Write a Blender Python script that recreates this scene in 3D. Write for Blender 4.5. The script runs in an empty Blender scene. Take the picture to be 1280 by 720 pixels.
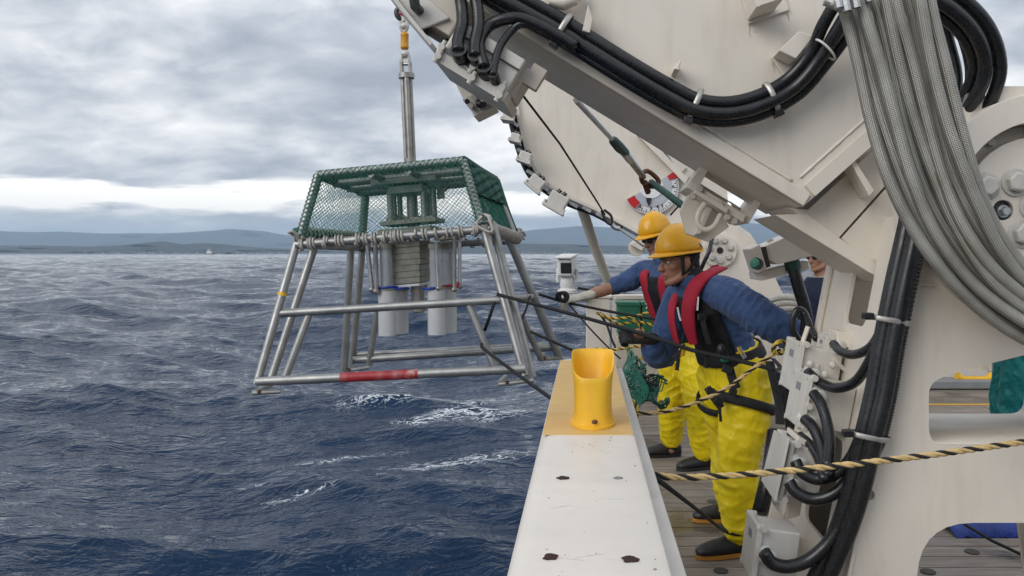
import bpy, bmesh, math, random
import numpy as np
from mathutils import Vector, Matrix, noise as mnoise
from mathutils.geometry import tessellate_polygon

random.seed(7)
S = bpy.context.scene
COL = S.collection
R = math.radians

# ---------------------------------------------------------------- camera
F = 1000.0            # focal length in photograph pixels (1280 wide)
VX, VY = 733.0, 316.0  # where the ship's fore-and-aft lines meet, on the horizon
EYE = Vector((0.0, 0.0, 1.5))   # metres above the wooden deck
SEA_Z = -2.7
cam = bpy.data.cameras.new('camera')
cam_ob = bpy.data.objects.new('camera', cam)
COL.objects.link(cam_ob)
cam_ob.location = EYE
cam_ob.rotation_euler = (R(90), 0, 0)
cam.sensor_width = 36.0
cam.lens = 36.0 * F / 1280.0
cam.shift_x = (640 - VX) / 1280.0
cam.shift_y = -(360 - VY) / 1280.0
cam.clip_start = 0.05
cam.clip_end = 90000
S.camera = cam_ob

# ---------------------------------------------------------------- world / light
SUN_EL, SUN_AZ = R(31), R(222)      # azimuth from +Y (forward), clockwise: behind the camera, a little to the left
W = bpy.data.worlds.new('World')
S.world = W
W.use_nodes = True
wn, wl = W.node_tree.nodes, W.node_tree.links
wn.clear()


def N(nodes, kind, **kw):
    n = nodes.new(kind)
    for k, v in kw.items():
        setattr(n, k, v)
    return n


def math_node(nodes, links, op, a, b=None, clamp=False):
    n = nodes.new('ShaderNodeMath')
    n.operation = op
    n.use_clamp = clamp
    for i, v in enumerate((a, b)):
        if v is None:
            continue
        if isinstance(v, (int, float)):
            n.inputs[i].default_value = v
        else:
            links.new(v, n.inputs[i])
    return n.outputs[0]


def ramp(nodes, links, fac, stops, interp='LINEAR'):
    n = nodes.new('ShaderNodeValToRGB')
    n.color_ramp.interpolation = interp
    e = n.color_ramp.elements
    while len(e) < len(stops):
        e.new(0.5)
    for el, (p, c) in zip(e, stops):
        el.position = p
        el.color = (c[0], c[1], c[2], 1) if not isinstance(c, (int, float)) else (c, c, c, 1)
    links.new(fac, n.inputs[0])
    return n.outputs[0]


def mix_col(nodes, links, fac, a, b, mode='MIX'):
    n = nodes.new('ShaderNodeMix')
    n.data_type = 'RGBA'
    n.blend_type = mode
    for sock, v in ((n.inputs[0], fac), (n.inputs[6], a), (n.inputs[7], b)):
        if isinstance(v, (int, float)):
            sock.default_value = v
        elif isinstance(v, tuple):
            sock.default_value = (v[0], v[1], v[2], 1)
        else:
            links.new(v, sock)
    return n.outputs[2]


def build_sky():
    m = lambda op, a, b=None, c=False: math_node(wn, wl, op, a, b, c)
    tc = N(wn, 'ShaderNodeTexCoord')
    sep = N(wn, 'ShaderNodeSeparateXYZ')
    wl.new(tc.outputs['Generated'], sep.inputs[0])
    x, y, z = sep.outputs
    zz = m('MAXIMUM', z, 0.0)
    den = m('ADD', zz, 0.33)
    px, py = m('DIVIDE', x, den), m('DIVIDE', y, den)
    comb = N(wn, 'ShaderNodeCombineXYZ')
    wl.new(px, comb.inputs[0]); wl.new(py, comb.inputs[1])

    def fbm(scale, detail, rough, off, dist=0.0, sq=(1, 1, 1)):
        mp = N(wn, 'ShaderNodeMapping')
        mp.inputs['Location'].default_value = off
        mp.inputs['Scale'].default_value = sq
        wl.new(comb.outputs[0], mp.inputs[0])
        t = N(wn, 'ShaderNodeTexNoise')
        t.inputs['Scale'].default_value = scale
        t.inputs['Detail'].default_value = detail
        t.inputs['Roughness'].default_value = rough
        t.inputs['Distortion'].default_value = dist
        wl.new(mp.outputs[0], t.inputs['Vector'])
        return t.outputs[0]
    big = fbm(1.75, 8, 0.50, (3.1, 1.7, 0.4), 0.35, (1, 1.2, 1))
    small = fbm(5.8, 8, 0.55, (7.3, 2.2, 5.0), 0.3, (1, 1.25, 1))
    v = m('ADD', m('MULTIPLY', big, 0.60), m('MULTIPLY', small, 0.40))
    cloud = ramp(wn, wl, v, [(0.36, (2.9, 3.2, 3.75)), (0.45, (4.0, 4.3, 4.8)), (0.51, (5.3, 5.5, 5.9)), (0.57, (6.7, 6.8, 7.0)), (0.66, (8.4, 8.45, 8.5))])
    # overcast dome: overhead is brighter than the horizon
    lift = m('ADD', 0.93, m('MULTIPLY', zz, 0.45))
    lc = N(wn, 'ShaderNodeCombineXYZ')
    for i in range(3):
        wl.new(lift, lc.inputs[i])
    cloud = mix_col(wn, wl, 1.0, cloud, lc.outputs[0], 'MULTIPLY')
    # a ragged bright break low over the horizon
    tc2 = N(wn, 'ShaderNodeCombineXYZ')
    az = m('ARCTAN2', x, y)
    wl.new(m('MULTIPLY', az, 5.0), tc2.inputs[0]); wl.new(m('MULTIPLY', z, 26.0), tc2.inputs[1])
    nb = N(wn, 'ShaderNodeTexNoise')
    nb.inputs['Scale'].default_value = 1.3
    nb.inputs['Detail'].default_value = 7
    nb.inputs['Roughness'].default_value = 0.5
    mp = N(wn, 'ShaderNodeMapping'); mp.inputs['Location'].default_value = (1.35, 0.2, 2.0)
    wl.new(tc2.outputs[0], mp.inputs[0]); wl.new(mp.outputs[0], nb.inputs['Vector'])
    edge = m('SUBTRACT', z, 0.064)
    band = m('SUBTRACT', 1.0, m('MULTIPLY', m('ABSOLUTE', edge), 38.0), True)
    g = m('SUBTRACT', m('ADD', m('MULTIPLY', nb.outputs[0], 1.9), m('MULTIPLY', band, 0.50)), 1.13)
    gap = m('MULTIPLY', m('MULTIPLY', g, 5.0, True), m('MULTIPLY', band, 3.0, True))
    cloud = mix_col(wn, wl, gap, cloud, (11.0, 10.6, 9.9))
    # pale layer right at the horizon
    low = m('SUBTRACT', 1.0, m('MULTIPLY', zz, 24.0), True)
    lown = m('MULTIPLY', low, 0.85)
    cloud = mix_col(wn, wl, lown, cloud, (6.9, 7.4, 8.0))
    sky = N(wn, 'ShaderNodeTexSky', sky_type='NISHITA', sun_disc=False)
    sky.sun_elevation = SUN_EL
    sky.sun_rotation = SUN_AZ
    sky.air_density = 1.0
    sky.dust_density = 2.0
    # thin blue showing where the cover is thinnest
    thin = ramp(wn, wl, fbm(1.6, 4, 0.5, (11, 4, 1)), [(0.60, 0.0), (0.75, 0.35)])
    out_c = mix_col(wn, wl, thin, cloud, sky.outputs[0])
    bg = N(wn, 'ShaderNodeBackground')
    bg.inputs['Strength'].default_value = 0.112
    wl.new(out_c, bg.inputs['Color'])
    o = N(wn, 'ShaderNodeOutputWorld')
    wl.new(bg.outputs[0], o.inputs['Surface'])


build_sky()
sun = bpy.data.lights.new('sun', 'SUN')
sun.energy = 1.5
sun.angle = R(40)
sun.color = (1.0, 0.96, 0.90)
sun_ob = bpy.data.objects.new('sun', sun)
COL.objects.link(sun_ob)
sd = Vector((math.sin(SUN_AZ) * math.cos(SUN_EL), math.cos(SUN_AZ) * math.cos(SUN_EL), math.sin(SUN_EL)))
sun_ob.rotation_euler = sd.to_track_quat('Z', 'Y').to_euler()
S.view_settings.view_transform = 'Standard'
S.view_settings.look = 'None'
S.view_settings.exposure = 0.32
S.view_settings.gamma = 1.0
S.view_settings.use_curve_mapping = False
S.render.engine = 'CYCLES'
S.cycles.use_denoising = True
S.cycles.max_bounces = 6
S.cycles.transparent_max_bounces = 12
S.cycles.volume_bounces = 0
S.cycles.caustics_reflective = False
S.cycles.caustics_refractive = False

# ---------------------------------------------------------------- materials
MATS = {}


def principled(name):
    m = bpy.data.materials.new(name)
    m.use_nodes = True
    nt = m.node_tree
    b = nt.nodes['Principled BSDF']
    return m, nt.nodes, nt.links, b


def objcoord(n, l, scale=(1, 1, 1), kind='Object'):
    tc = n.new('ShaderNodeTexCoord')
    mp = n.new('ShaderNodeMapping')
    mp.inputs['Scale'].default_value = scale
    l.new(tc.outputs[kind], mp.inputs[0])
    return mp.outputs[0]


def noise(n, l, vec, scale, detail=5, rough=0.55, dist=0.0):
    t = n.new('ShaderNodeTexNoise')
    t.inputs['Scale'].default_value = scale
    t.inputs['Detail'].default_value = detail
    t.inputs['Roughness'].default_value = rough
    t.inputs['Distortion'].default_value = dist
    l.new(vec, t.inputs['Vector'])
    return t.outputs[0]


def bump(n, l, b, h, strength, dist):
    bp = n.new('ShaderNodeBump')
    bp.inputs['Strength'].default_value = strength
    bp.inputs['Distance'].default_value = dist
    l.new(h, bp.inputs['Height'])
    l.new(bp.outputs[0], b.inputs['Normal'])
    return bp


def mat(name, col, rough=0.5, metal=0.0, var=0.12, vscale=6.0, bstr=0.15, bscale=60.0, bdist=0.003,
        rust=0.0, rustcol=(0.16, 0.07, 0.025), dirt=0.0, dirtcol=(0.12, 0.10, 0.08), spec=0.5, fine=0.0, sheen=0.0):
    """paint / metal / cloth: base colour with soft variation, grime, rust specks and fine relief"""
    if name in MATS:
        return MATS[name]
    m, n, l, b = principled(name)
    v = objcoord(n, l)
    a = noise(n, l, v, vscale, 6, 0.6)
    dark = tuple(c * (1 - var) for c in col)
    light = tuple(min(1, c * (1 + var * 0.6)) for c in col)
    c = ramp(n, l, a, [(0.3, dark), (0.7, light)])
    if dirt:
        vs = objcoord(n, l, (5, 5, 0.9))
        d = ramp(n, l, noise(n, l, vs, 2.2, 8, 0.62, 0.4), [(0.50, 0.0), (0.78, 1.0)])
        c = mix_col(n, l, math_node(n, l, 'MULTIPLY', d, dirt), c, dirtcol)
    if rust:
        rr = noise(n, l, v, 9.0, 9, 0.68, 0.6)
        rm = ramp(n, l, rr, [(0.70 - 0.12 * rust, 0.0), (0.74 - 0.10 * rust, 1.0)])
        c = mix_col(n, l, math_node(n, l, 'MULTIPLY', rm, 0.9), c, rustcol)
    if fine:
        f = noise(n, l, v, 350, 2, 0.5)
        c = mix_col(n, l, fine, c, ramp(n, l, f, [(0.3, dark), (0.7, light)]), 'OVERLAY')
    l.new(c, b.inputs['Base Color'])
    b.inputs['Metallic'].default_value = metal
    rr2 = noise(n, l, v, vscale * 2.5, 5, 0.6)
    l.new(ramp(n, l, rr2, [(0.25, max(0.02, rough - 0.10)), (0.75, min(1, rough + 0.12))]), b.inputs['Roughness'])
    b.inputs['Specular IOR Level'].default_value = spec
    if sheen:
        b.inputs['Sheen Weight'].default_value = sheen
    if bstr:
        bump(n, l, b, noise(n, l, v, bscale, 4, 0.6), bstr, bdist)
    MATS[name] = m
    return m


CREAM = (0.69, 0.64, 0.565)
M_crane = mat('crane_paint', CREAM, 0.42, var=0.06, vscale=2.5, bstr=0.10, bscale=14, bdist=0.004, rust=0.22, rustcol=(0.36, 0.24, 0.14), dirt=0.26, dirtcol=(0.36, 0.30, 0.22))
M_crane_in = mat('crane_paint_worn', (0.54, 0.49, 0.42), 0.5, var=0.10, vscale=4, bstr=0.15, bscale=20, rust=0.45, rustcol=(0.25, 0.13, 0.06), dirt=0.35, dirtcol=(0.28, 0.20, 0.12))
M_box = mat('junction_box_paint', (0.57, 0.55, 0.51), 0.45, var=0.08, vscale=8, bstr=0.08, rust=0.16, dirt=0.18)
M_bolt = mat('painted_bolt', (0.54, 0.52, 0.475), 0.45, var=0.15, vscale=30, rust=0.3)
M_white = mat('bulwark_paint', (0.70, 0.66, 0.605), 0.42, var=0.05, vscale=5, bstr=0.16, bscale=45, bdist=0.002, rust=0.14, rustcol=(0.30, 0.18, 0.12), dirt=0.22, dirtcol=(0.45, 0.40, 0.34))
M_white_old = mat('bulwark_side_paint', (0.56, 0.54, 0.51), 0.5, var=0.1, vscale=5, rust=0.28, rustcol=(0.28, 0.14, 0.07), dirt=0.3, dirtcol=(0.30, 0.26, 0.2))
M_ochre = mat('ochre_paint', (0.62, 0.40, 0.13), 0.5, var=0.10, vscale=9, bstr=0.3, bscale=25, bdist=0.003, dirt=0.25, dirtcol=(0.62, 0.53, 0.36))
M_yellow = mat('fairlead_paint', (0.76, 0.43, 0.020), 0.46, var=0.12, vscale=12, bstr=0.2, bscale=22, bdist=0.004, dirt=0.22, dirtcol=(0.62, 0.33, 0.05))
M_rusty = mat('rust', (0.12, 0.05, 0.03), 0.85, var=0.5, vscale=60, bstr=0.5, bscale=120)
M_hose = mat('black_rubber', (0.011, 0.012, 0.014), 0.27, var=0.4, vscale=20, bstr=0.06, bscale=40, dirt=0.10, dirtcol=(0.07, 0.075, 0.08))
M_black = mat('black_webbing', (0.012, 0.012, 0.014), 0.75, var=0.3, vscale=40, bstr=0.3, bscale=300, bdist=0.001)
M_plastic = mat('black_plastic', (0.02, 0.02, 0.022), 0.4, var=0.2)
M_steel = mat('galvanised_steel', (0.50, 0.51, 0.51), 0.36, metal=0.85, var=0.22, vscale=16, bstr=0.12, bscale=70, dirt=0.22, dirtcol=(0.20, 0.18, 0.16))
M_frame = mat('stainless_tube', (0.35, 0.355, 0.35), 0.42, metal=0.7, var=0.28, vscale=9, bstr=0.1, bscale=80, dirt=0.35, dirtcol=(0.16, 0.145, 0.125), rust=0.12)
M_pole = mat('weathered_steel', (0.36, 0.35, 0.33), 0.42, metal=0.7, var=0.3, vscale=14, dirt=0.5, dirtcol=(0.17, 0.12, 0.075), rust=0.1)
M_lead = mat('lead_plates', (0.31, 0.315, 0.27), 0.6, metal=0.15, var=0.25, vscale=22, bstr=0.3, bscale=60, dirt=0.3)
M_red = mat('red_tape', (0.33, 0.022, 0.03), 0.5, var=0.3, vscale=25, dirt=0.4, dirtcol=(0.45, 0.33, 0.32), rust=0.85, rustcol=(0.46, 0.36, 0.34))
M_rope_grey = mat('grey_rope', (0.44, 0.425, 0.39), 0.9, var=0.3, vscale=60, bstr=0.6, bscale=260, bdist=0.002)
M_net = mat('green_net', (0.010, 0.150, 0.105), 0.65, var=0.3, vscale=10, bstr=0)
M_net_dark = mat('dark_green_net', (0.008, 0.085, 0.062), 0.7, var=0.35, vscale=10, bstr=0)
M_rope_black = mat('black_rope', (0.010, 0.011, 0.013), 0.8, var=0.4, vscale=80, bstr=0.6, bscale=250, bdist=0.002)
M_strand_tan = mat('tan_strand', (0.58, 0.42, 0.19), 0.8, var=0.25, vscale=60, bstr=0.4, bscale=300, bdist=0.001)
M_strand_yel = mat('yellow_strand', (0.62, 0.44, 0.05), 0.75, var=0.25, vscale=60, bstr=0.4, bscale=300, bdist=0.001)
M_strand_blk = mat('black_strand', (0.012, 0.012, 0.013), 0.75, var=0.3, vscale=60, bstr=0.4, bscale=300, bdist=0.001)
M_clamp = mat('steel_clamp', (0.45, 0.44, 0.41), 0.42, metal=0.7, var=0.25, vscale=40)
M_gland = mat('white_gland', (0.60, 0.61, 0.58), 0.4, var=0.15, vscale=40)
M_dial = mat('dial_white', (0.72, 0.73, 0.74), 0.35, var=0.04, bstr=0)
M_dialgrey = mat('dial_grey', (0.42, 0.45, 0.50), 0.4, var=0.05, bstr=0)
M_ink = mat('black_ink', (0.015, 0.015, 0.018), 0.5, bstr=0)
M_dialred = mat('dial_red', (0.50, 0.012, 0.02), 0.4, var=0.1, bstr=0)
M_green = mat('green_plastic', (0.012, 0.13, 0.075), 0.5, var=0.2, vscale=10)
M_greenbtn = mat('green_button', (0.01, 0.26, 0.16), 0.3, var=0.1)
M_dgreen = mat('green_tape', (0.008, 0.055, 0.04), 0.6, var=0.3, vscale=40)
M_tarp = mat('blue_tarp', (0.008, 0.038, 0.26), 0.45, var=0.25, vscale=9, bstr=0.6, bscale=12, bdist=0.02)
M_greydeck = mat('grey_steel_paint', (0.22, 0.23, 0.235), 0.55, var=0.15, vscale=6, dirt=0.2)
M_brown = mat('dark_recess', (0.05, 0.045, 0.04), 0.8, var=0.2)
M_glass_dark = mat('dark_lens', (0.01, 0.013, 0.016), 0.08, bstr=0, var=0.1)
M_orange_rust = mat('yellow_swivel', (0.60, 0.28, 0.015), 0.5, var=0.25, vscale=40, rust=0.9, rustcol=(0.10, 0.04, 0.02))
M_shackle = mat('white_shackle', (0.56, 0.55, 0.52), 0.4, metal=0.2, var=0.25, vscale=60, rust=0.3)
M_blueband = mat('blue_strap', (0.01, 0.05, 0.38), 0.5, var=0.15)
M_redband = mat('red_strap', (0.40, 0.015, 0.05), 0.5, var=0.15)


def braided():
    m, n, l, b = principled('braided_steel')
    tc = n.new('ShaderNodeTexCoord')
    mp = n.new('ShaderNodeMapping')
    mp.inputs['Scale'].default_value = (1, 1, 1)
    l.new(tc.outputs['UV'], mp.inputs[0])
    s = n.new('ShaderNodeSeparateXYZ')
    l.new(mp.outputs[0], s.inputs[0])
    mm = lambda op, a, c=None: math_node(n, l, op, a, c)
    u = mm('MULTIPLY', s.outputs[0], 9.0)
    v = mm('MULTIPLY', s.outputs[1], 118.0)
    p = mm('SINE', mm('MULTIPLY', mm('ADD', u, v), 6.2832))
    q = mm('SINE', mm('MULTIPLY', mm('SUBTRACT', u, v), 6.2832))
    h = mm('ADD', mm('MULTIPLY', mm('MULTIPLY', p, q), 0.5), 0.5)
    ob = objcoord(n, l)
    g = noise(n, l, ob, 7, 6, 0.6)
    base = ramp(n, l, g, [(0.3, (0.26, 0.25, 0.215)), (0.7, (0.46, 0.45, 0.415))])
    c = mix_col(n, l, ramp(n, l, h, [(0.15, 0.60), (0.6, 0.0)]), base, (0.075, 0.068, 0.055))
    l.new(c, b.inputs['Base Color'])
    b.inputs['Metallic'].default_value = 0.6
    b.inputs['Roughness'].default_value = 0.45
    bump(n, l, b, h, 0.8, 0.002)
    MATS['braided_steel'] = m
    return m


M_braid = braided()


def wood():
    m, n, l, b = principled('weathered_teak')
    v = objcoord(n, l, (1.2, 14, 14))
    info = n.new('ShaderNodeObjectInfo')
    g = noise(n, l, v, 3.0, 9, 0.65, 0.8)
    c = ramp(n, l, g, [(0.25, (0.125, 0.098, 0.078)), (0.5, (0.225, 0.192, 0.162)), (0.75, (0.33, 0.295, 0.258))])
    tint = ramp(n, l, info.outputs['Random'], [(0, (0.74, 0.72, 0.71)), (0.5, (0.95, 0.94, 0.93)), (1, (1.1, 1.07, 1.05))])
    c = mix_col(n, l, 1.0, c, tint, 'MULTIPLY')
    geo = n.new('ShaderNodeNewGeometry')
    wet = ramp(n, l, noise(n, l, geo.outputs['Position'], 1.3, 6, 0.6, 0.5), [(0.50, 0.0), (0.60, 1.0)])
    c = mix_col(n, l, math_node(n, l, 'MULTIPLY', wet, 0.62), c, (0.055, 0.046, 0.042))
    l.new(c, b.inputs['Base Color'])
    l.new(ramp(n, l, wet, [(0, 0.75), (1, 0.22)]), b.inputs['Roughness'])
    bump(n, l, b, g, 0.3, 0.003)
    return m


M_wood = wood()


def cloth(name, col, rough=0.8, var=0.15, wr=0.5, wscale=9, stains=0.0, staincol=(0.3, 0.2, 0.05), sheen=0.0):
    m, n, l, b = principled(name)
    v = objcoord(n, l)
    a = noise(n, l, v, 7, 6, 0.6, 0.3)
    c = ramp(n, l, a, [(0.3, tuple(x * (1 - var) for x in col)), (0.7, tuple(x * (1 + var * .5) for x in col))])
    if stains:
        st = ramp(n, l, noise(n, l, v, 11, 8, 0.65, 0.5), [(0.56, 0.0), (0.74, 1.0)])
        c = mix_col(n, l, math_node(n, l, 'MULTIPLY', st, stains), c, staincol)
    l.new(c, b.inputs['Base Color'])
    b.inputs['Roughness'].default_value = rough
    b.inputs['Specular IOR Level'].default_value = 0.3
    b.inputs['Sheen Weight'].default_value = sheen
    # crumpled cloth: facets and creases from cells, bent by noise
    nz = n.new('ShaderNodeTexNoise')
    nz.inputs['Scale'].default_value = 5.0
    nz.inputs['Detail'].default_value = 3
    l.new(v, nz.inputs['Vector'])
    wv = n.new('ShaderNodeVectorMath'); wv.operation = 'MULTIPLY_ADD'
    l.new(nz.outputs['Color'], wv.inputs[0]); wv.inputs[1].default_value = (0.16, 0.16, 0.16); l.new(v, wv.inputs[2])
    st = n.new('ShaderNodeMapping'); st.inputs['Scale'].default_value = (1, 1, 0.62); st.inputs['Rotation'].default_value = (0.3, 0.5, 0)
    l.new(wv.outputs[0], st.inputs[0])
    vs_ = []
    for sc_ in (wscale, wscale * 2.3):
        vo = n.new('ShaderNodeTexVoronoi'); vo.feature = 'F1'
        vo.inputs['Scale'].default_value = sc_
        l.new(st.outputs[0], vo.inputs['Vector'])
        vs_.append(vo.outputs['Distance'])
    w2 = math_node(n, l, 'ADD', vs_[0], math_node(n, l, 'MULTIPLY', vs_[1], 0.40))
    w3 = noise(n, l, v, 500, 2, 0.5)
    h = math_node(n, l, 'ADD', w2, math_node(n, l, 'MULTIPLY', w3, 0.02))
    bump(n, l, b, h, wr, 0.045)
    return m


M_oilskin = cloth('yellow_oilskin', (0.82, 0.635, 0.012), 0.36, 0.10, 0.36, 9.5, 0.30, (0.50, 0.33, 0.015))
M_blueshirt = cloth('blue_workwear', (0.045, 0.086, 0.200), 0.85, 0.2, 0.45, 11, 0.25, (0.02, 0.05, 0.15), 0.1)
M_redvest = cloth('red_life_vest', (0.36, 0.014, 0.035), 0.7, 0.2, 0.12, 12)
M_vestblk = cloth('black_vest_fabric', (0.014, 0.014, 0.016), 0.8, 0.2, 0.4, 10)
M_teal = cloth('teal_oilskin', (0.006, 0.150, 0.150), 0.5, 0.15, 0.6, 11)
M_navy = cloth('navy_cloth', (0.014, 0.02, 0.045), 0.8, 0.2, 0.4, 9)
M_greyshirt = cloth('grey_cloth', (0.30, 0.32, 0.34), 0.85, 0.15, 0.4, 9)
M_boot = mat('rubber_boot', (0.016, 0.017, 0.019), 0.45, var=0.3, vscale=25, dirt=0.25, dirtcol=(0.06, 0.055, 0.05))
M_sole = mat('gum_sole', (0.42, 0.19, 0.02), 0.7, var=0.2)
M_glove_blk = cloth('black_glove', (0.022, 0.022, 0.024), 0.6, 0.3, 0.2, 40)
M_glove_wht = cloth('white_glove', (0.58, 0.55, 0.47), 0.9, 0.15, 0.15, 40)
M_helmet = mat('yellow_helmet', (0.75, 0.37, 0.008), 0.30, var=0.05, vscale=8, bstr=0.03, dirt=0.10, dirtcol=(0.5, 0.26, 0.02))
M_hair = mat('dark_hair', (0.018, 0.015, 0.013), 0.6, var=0.4, vscale=60, bstr=0.5, bscale=250)
M_eye = mat('eye_white', (0.62, 0.58, 0.54), 0.2, bstr=0)
M_sticker = mat('white_sticker', (0.7, 0.7, 0.68), 0.5, bstr=0)


def skin_mat():
    m, n, l, b = principled('tanned_skin')
    v = objcoord(n, l)
    a = noise(n, l, v, 14, 6, 0.6)
    c = ramp(n, l, a, [(0.3, (0.29, 0.14, 0.085)), (0.7, (0.39, 0.205, 0.13))])
    l.new(c, b.inputs['Base Color'])
    b.inputs['Roughness'].default_value = 0.5
    b.inputs['Subsurface Weight'].default_value = 0.08
    b.inputs['Subsurface Radius'].default_value = (0.02, 0.008, 0.004)
    bump(n, l, b, noise(n, l, v, 220, 3, 0.6), 0.12, 0.001)
    return m


M_skin = skin_mat()


def tube_glass():
    m, n, l, b = principled('frosted_core_tube')
    b.inputs['Base Color'].default_value = (0.88, 0.90, 0.92, 1)
    b.inputs['Roughness'].default_value = 0.25
    b.inputs['Alpha'].default_value = 0.74
    b.inputs['Transmission Weight'].default_value = 0.25
    return m


def tube_clear():
    m, n, l, b = principled('clear_core_tube')
    b.inputs['Base Color'].default_value = (0.62, 0.65, 0.68, 1)
    b.inputs['Roughness'].default_value = 0.12
    b.inputs['Alpha'].default_value = 0.38
    return m


M_tube = tube_glass()
M_tube2 = tube_clear()

# ---------------------------------------------------------------- geometry helpers
def P(px, py, Y):
    """a point of the place: picture column/row of the photograph at Y metres ahead"""
    return Vector(((px - VX) * Y / F, Y, EYE.z - (py - VY) * Y / F))


ORG = {}


class MB:
    def __init__(s):
        s.v, s.f, s.uv = [], [], []

    def add(s, vs, fs, uvs=None):
        o = len(s.v)
        s.v += [tuple(q) for q in vs]
        for i, f in enumerate(fs):
            s.f.append(tuple(o + k for k in f))
            s.uv.append(uvs[i] if uvs else None)
        return s

    def box(s, c, size, rot=None):
        x, y, z = (q / 2 for q in size)
        vs = [Vector(q) for q in ((-x, -y, -z), (x, -y, -z), (x, y, -z), (-x, y, -z), (-x, -y, z), (x, -y, z), (x, y, z), (-x, y, z))]
        if rot is not None:
            vs = [rot @ q for q in vs]
        c = Vector(c)
        return s.add([q + c for q in vs], [(0, 3, 2, 1), (4, 5, 6, 7), (0, 1, 5, 4), (1, 2, 6, 5), (2, 3, 7, 6), (3, 0, 4, 7)])

    def tube(s, pts, r, seg=10, cap=True, flat=None, up=None, closed=False):
        pts = [Vector(p) for p in pts]
        n = len(pts)
        rs = r if isinstance(r, (list, tuple)) else [r] * n
        rings, us = [], []
        L = 0.0
        prev = None
        for i, p in enumerate(pts):
            if closed:
                t = (pts[(i + 1) % n] - pts[i - 1])
            else:
                t = (pts[min(i + 1, n - 1)] - pts[max(i - 1, 0)])
            if t.length < 1e-9:
                t = Vector((0, 0, 1))
            t.normalize()
            if up is not None:
                a = Vector(up)
                a = a - t * a.dot(t)
                if a.length < 1e-5:
                    a = t.orthogonal()
            elif prev is None:
                a = t.orthogonal()
            else:
                a = prev - t * prev.dot(t)
                if a.length < 1e-6:
                    a = t.orthogonal()
            a.normalize()
            prev = a
            b = t.cross(a)
            if i:
                L += (p - pts[i - 1]).length
            us.append(L)
            k = flat if flat is not None else 1.0
            rings.append([p + (a * math.cos(6.28318530718 * j / seg) + b * math.sin(6.28318530718 * j / seg) * k) * rs[i] for j in range(seg)])
        vs = [q for ring in rings for q in ring]
        fs, uv = [], []
        m = n if closed else n - 1
        for i in range(m):
            i2 = (i + 1) % n
            for j in range(seg):
                j2 = (j + 1) % seg
                fs.append((i * seg + j, i * seg + j2, i2 * seg + j2, i2 * seg + j))
                u0, u1 = j / seg, (j + 1) / seg
                l0, l1 = us[i], us[i2] if i2 else us[i] + 0.01
                uv.append(((u0, l0), (u1, l0), (u1, l1), (u0, l1)))
        if cap and not closed:
            fs.append(tuple(reversed(range(seg)))); uv.append(None)
            fs.append(tuple((n - 1) * seg + j for j in range(seg))); uv.append(None)
        return s.add(vs, fs, uv)

    def cyl(s, a, b, r, seg=14, r2=None):
        return s.tube([a, b], [r, r if r2 is None else r2], seg)

    def lathe(s, c, prof, seg=24, axis=(0, 0, 1), up=None):
        """profile of (radius, height) pairs turned about an axis"""
        ax = Vector(axis).normalized()
        u = (Vector(up) if up is not None else ax.orthogonal())
        u = (u - ax * u.dot(ax)).normalized()
        w = ax.cross(u)
        c = Vector(c)
        vs, fs = [], []
        for (r, h) in prof:
            r = max(r, 1e-5)
            for j in range(seg):
                t = 6.28318530718 * j / seg
                vs.append(c + ax * h + (u * math.cos(t) + w * math.sin(t)) * r)
        for i in range(len(prof) - 1):
            for j in range(seg):
                j2 = (j + 1) % seg
                fs.append((i * seg + j, i * seg + j2, (i + 1) * seg + j2, (i + 1) * seg + j))
        return s.add(vs, fs)

    def ball(s, c, r, seg=14, rings=9, rot=None):
        rx, ry, rz = (r, r, r) if isinstance(r, (int, float)) else r
        vs, fs = [], []
        c = Vector(c)
        for i in range(rings + 1):
            a = math.pi * i / rings
            for j in range(seg):
                b = 6.28318530718 * j / seg
                q = Vector((rx * math.sin(a) * math.cos(b), ry * math.sin(a) * math.sin(b), -rz * math.cos(a)))
                vs.append(c + (rot @ q if rot is not None else q))
        for i in range(rings):
            for j in range(seg):
                j2 = (j + 1) % seg
                fs.append((i * seg + j, i * seg + j2, (i + 1) * seg + j2, (i + 1) * seg + j))
        return s.add(vs, fs)

    def plate(s, outer, holes, o, u, v, d):
        """flat plate: outline and holes in the (u,v) plane at o, thickened by vector d"""
        o, u, v, d = Vector(o), Vector(u), Vector(v), Vector(d)
        loops = [list(outer)] + [list(h) for h in holes]

        def area(l):
            return sum(l[i][0] * l[(i + 1) % len(l)][1] - l[(i + 1) % len(l)][0] * l[i][1] for i in range(len(l)))
        for k, l in enumerate(loops):
            if (area(l) > 0) != (k == 0):
                l.reverse()
        flat = [q for l in loops for q in l]
        tris = tessellate_polygon([[Vector((q[0], q[1], 0)) for q in l] for l in loops])
        n = len(flat)
        vs = [o + u * q[0] + v * q[1] for q in flat]
        vs += [q + d for q in vs]
        flip = u.cross(v).dot(d) > 0
        fs = []
        for t in tris:
            a, b, c = (flat[i] for i in t)
            ccw = (b[0] - a[0]) * (c[1] - a[1]) - (b[1] - a[1]) * (c[0] - a[0]) > 0
            t = tuple(t) if ccw else tuple(reversed(t))
            top, bot = t, tuple(reversed(t))
            if flip:
                fs.append(bot); fs.append(tuple(i + n for i in top))
            else:
                fs.append(top); fs.append(tuple(i + n for i in bot))
        base = 0
        for l in loops:
            m = len(l)
            for i in range(m):
                a, b = base + i, base + (i + 1) % m
                fs.append((a, b, b + n, a + n) if flip else (b, a, a + n, b + n))
            base += m
        return s.add(vs, fs)

    def prism(s, poly, y0, y1, holes=()):
        """XZ outline running from y0 to y1"""
        return s.plate(poly, holes, (0, y0, 0), (1, 0, 0), (0, 0, 1), (0, y1 - y0, 0))

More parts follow.
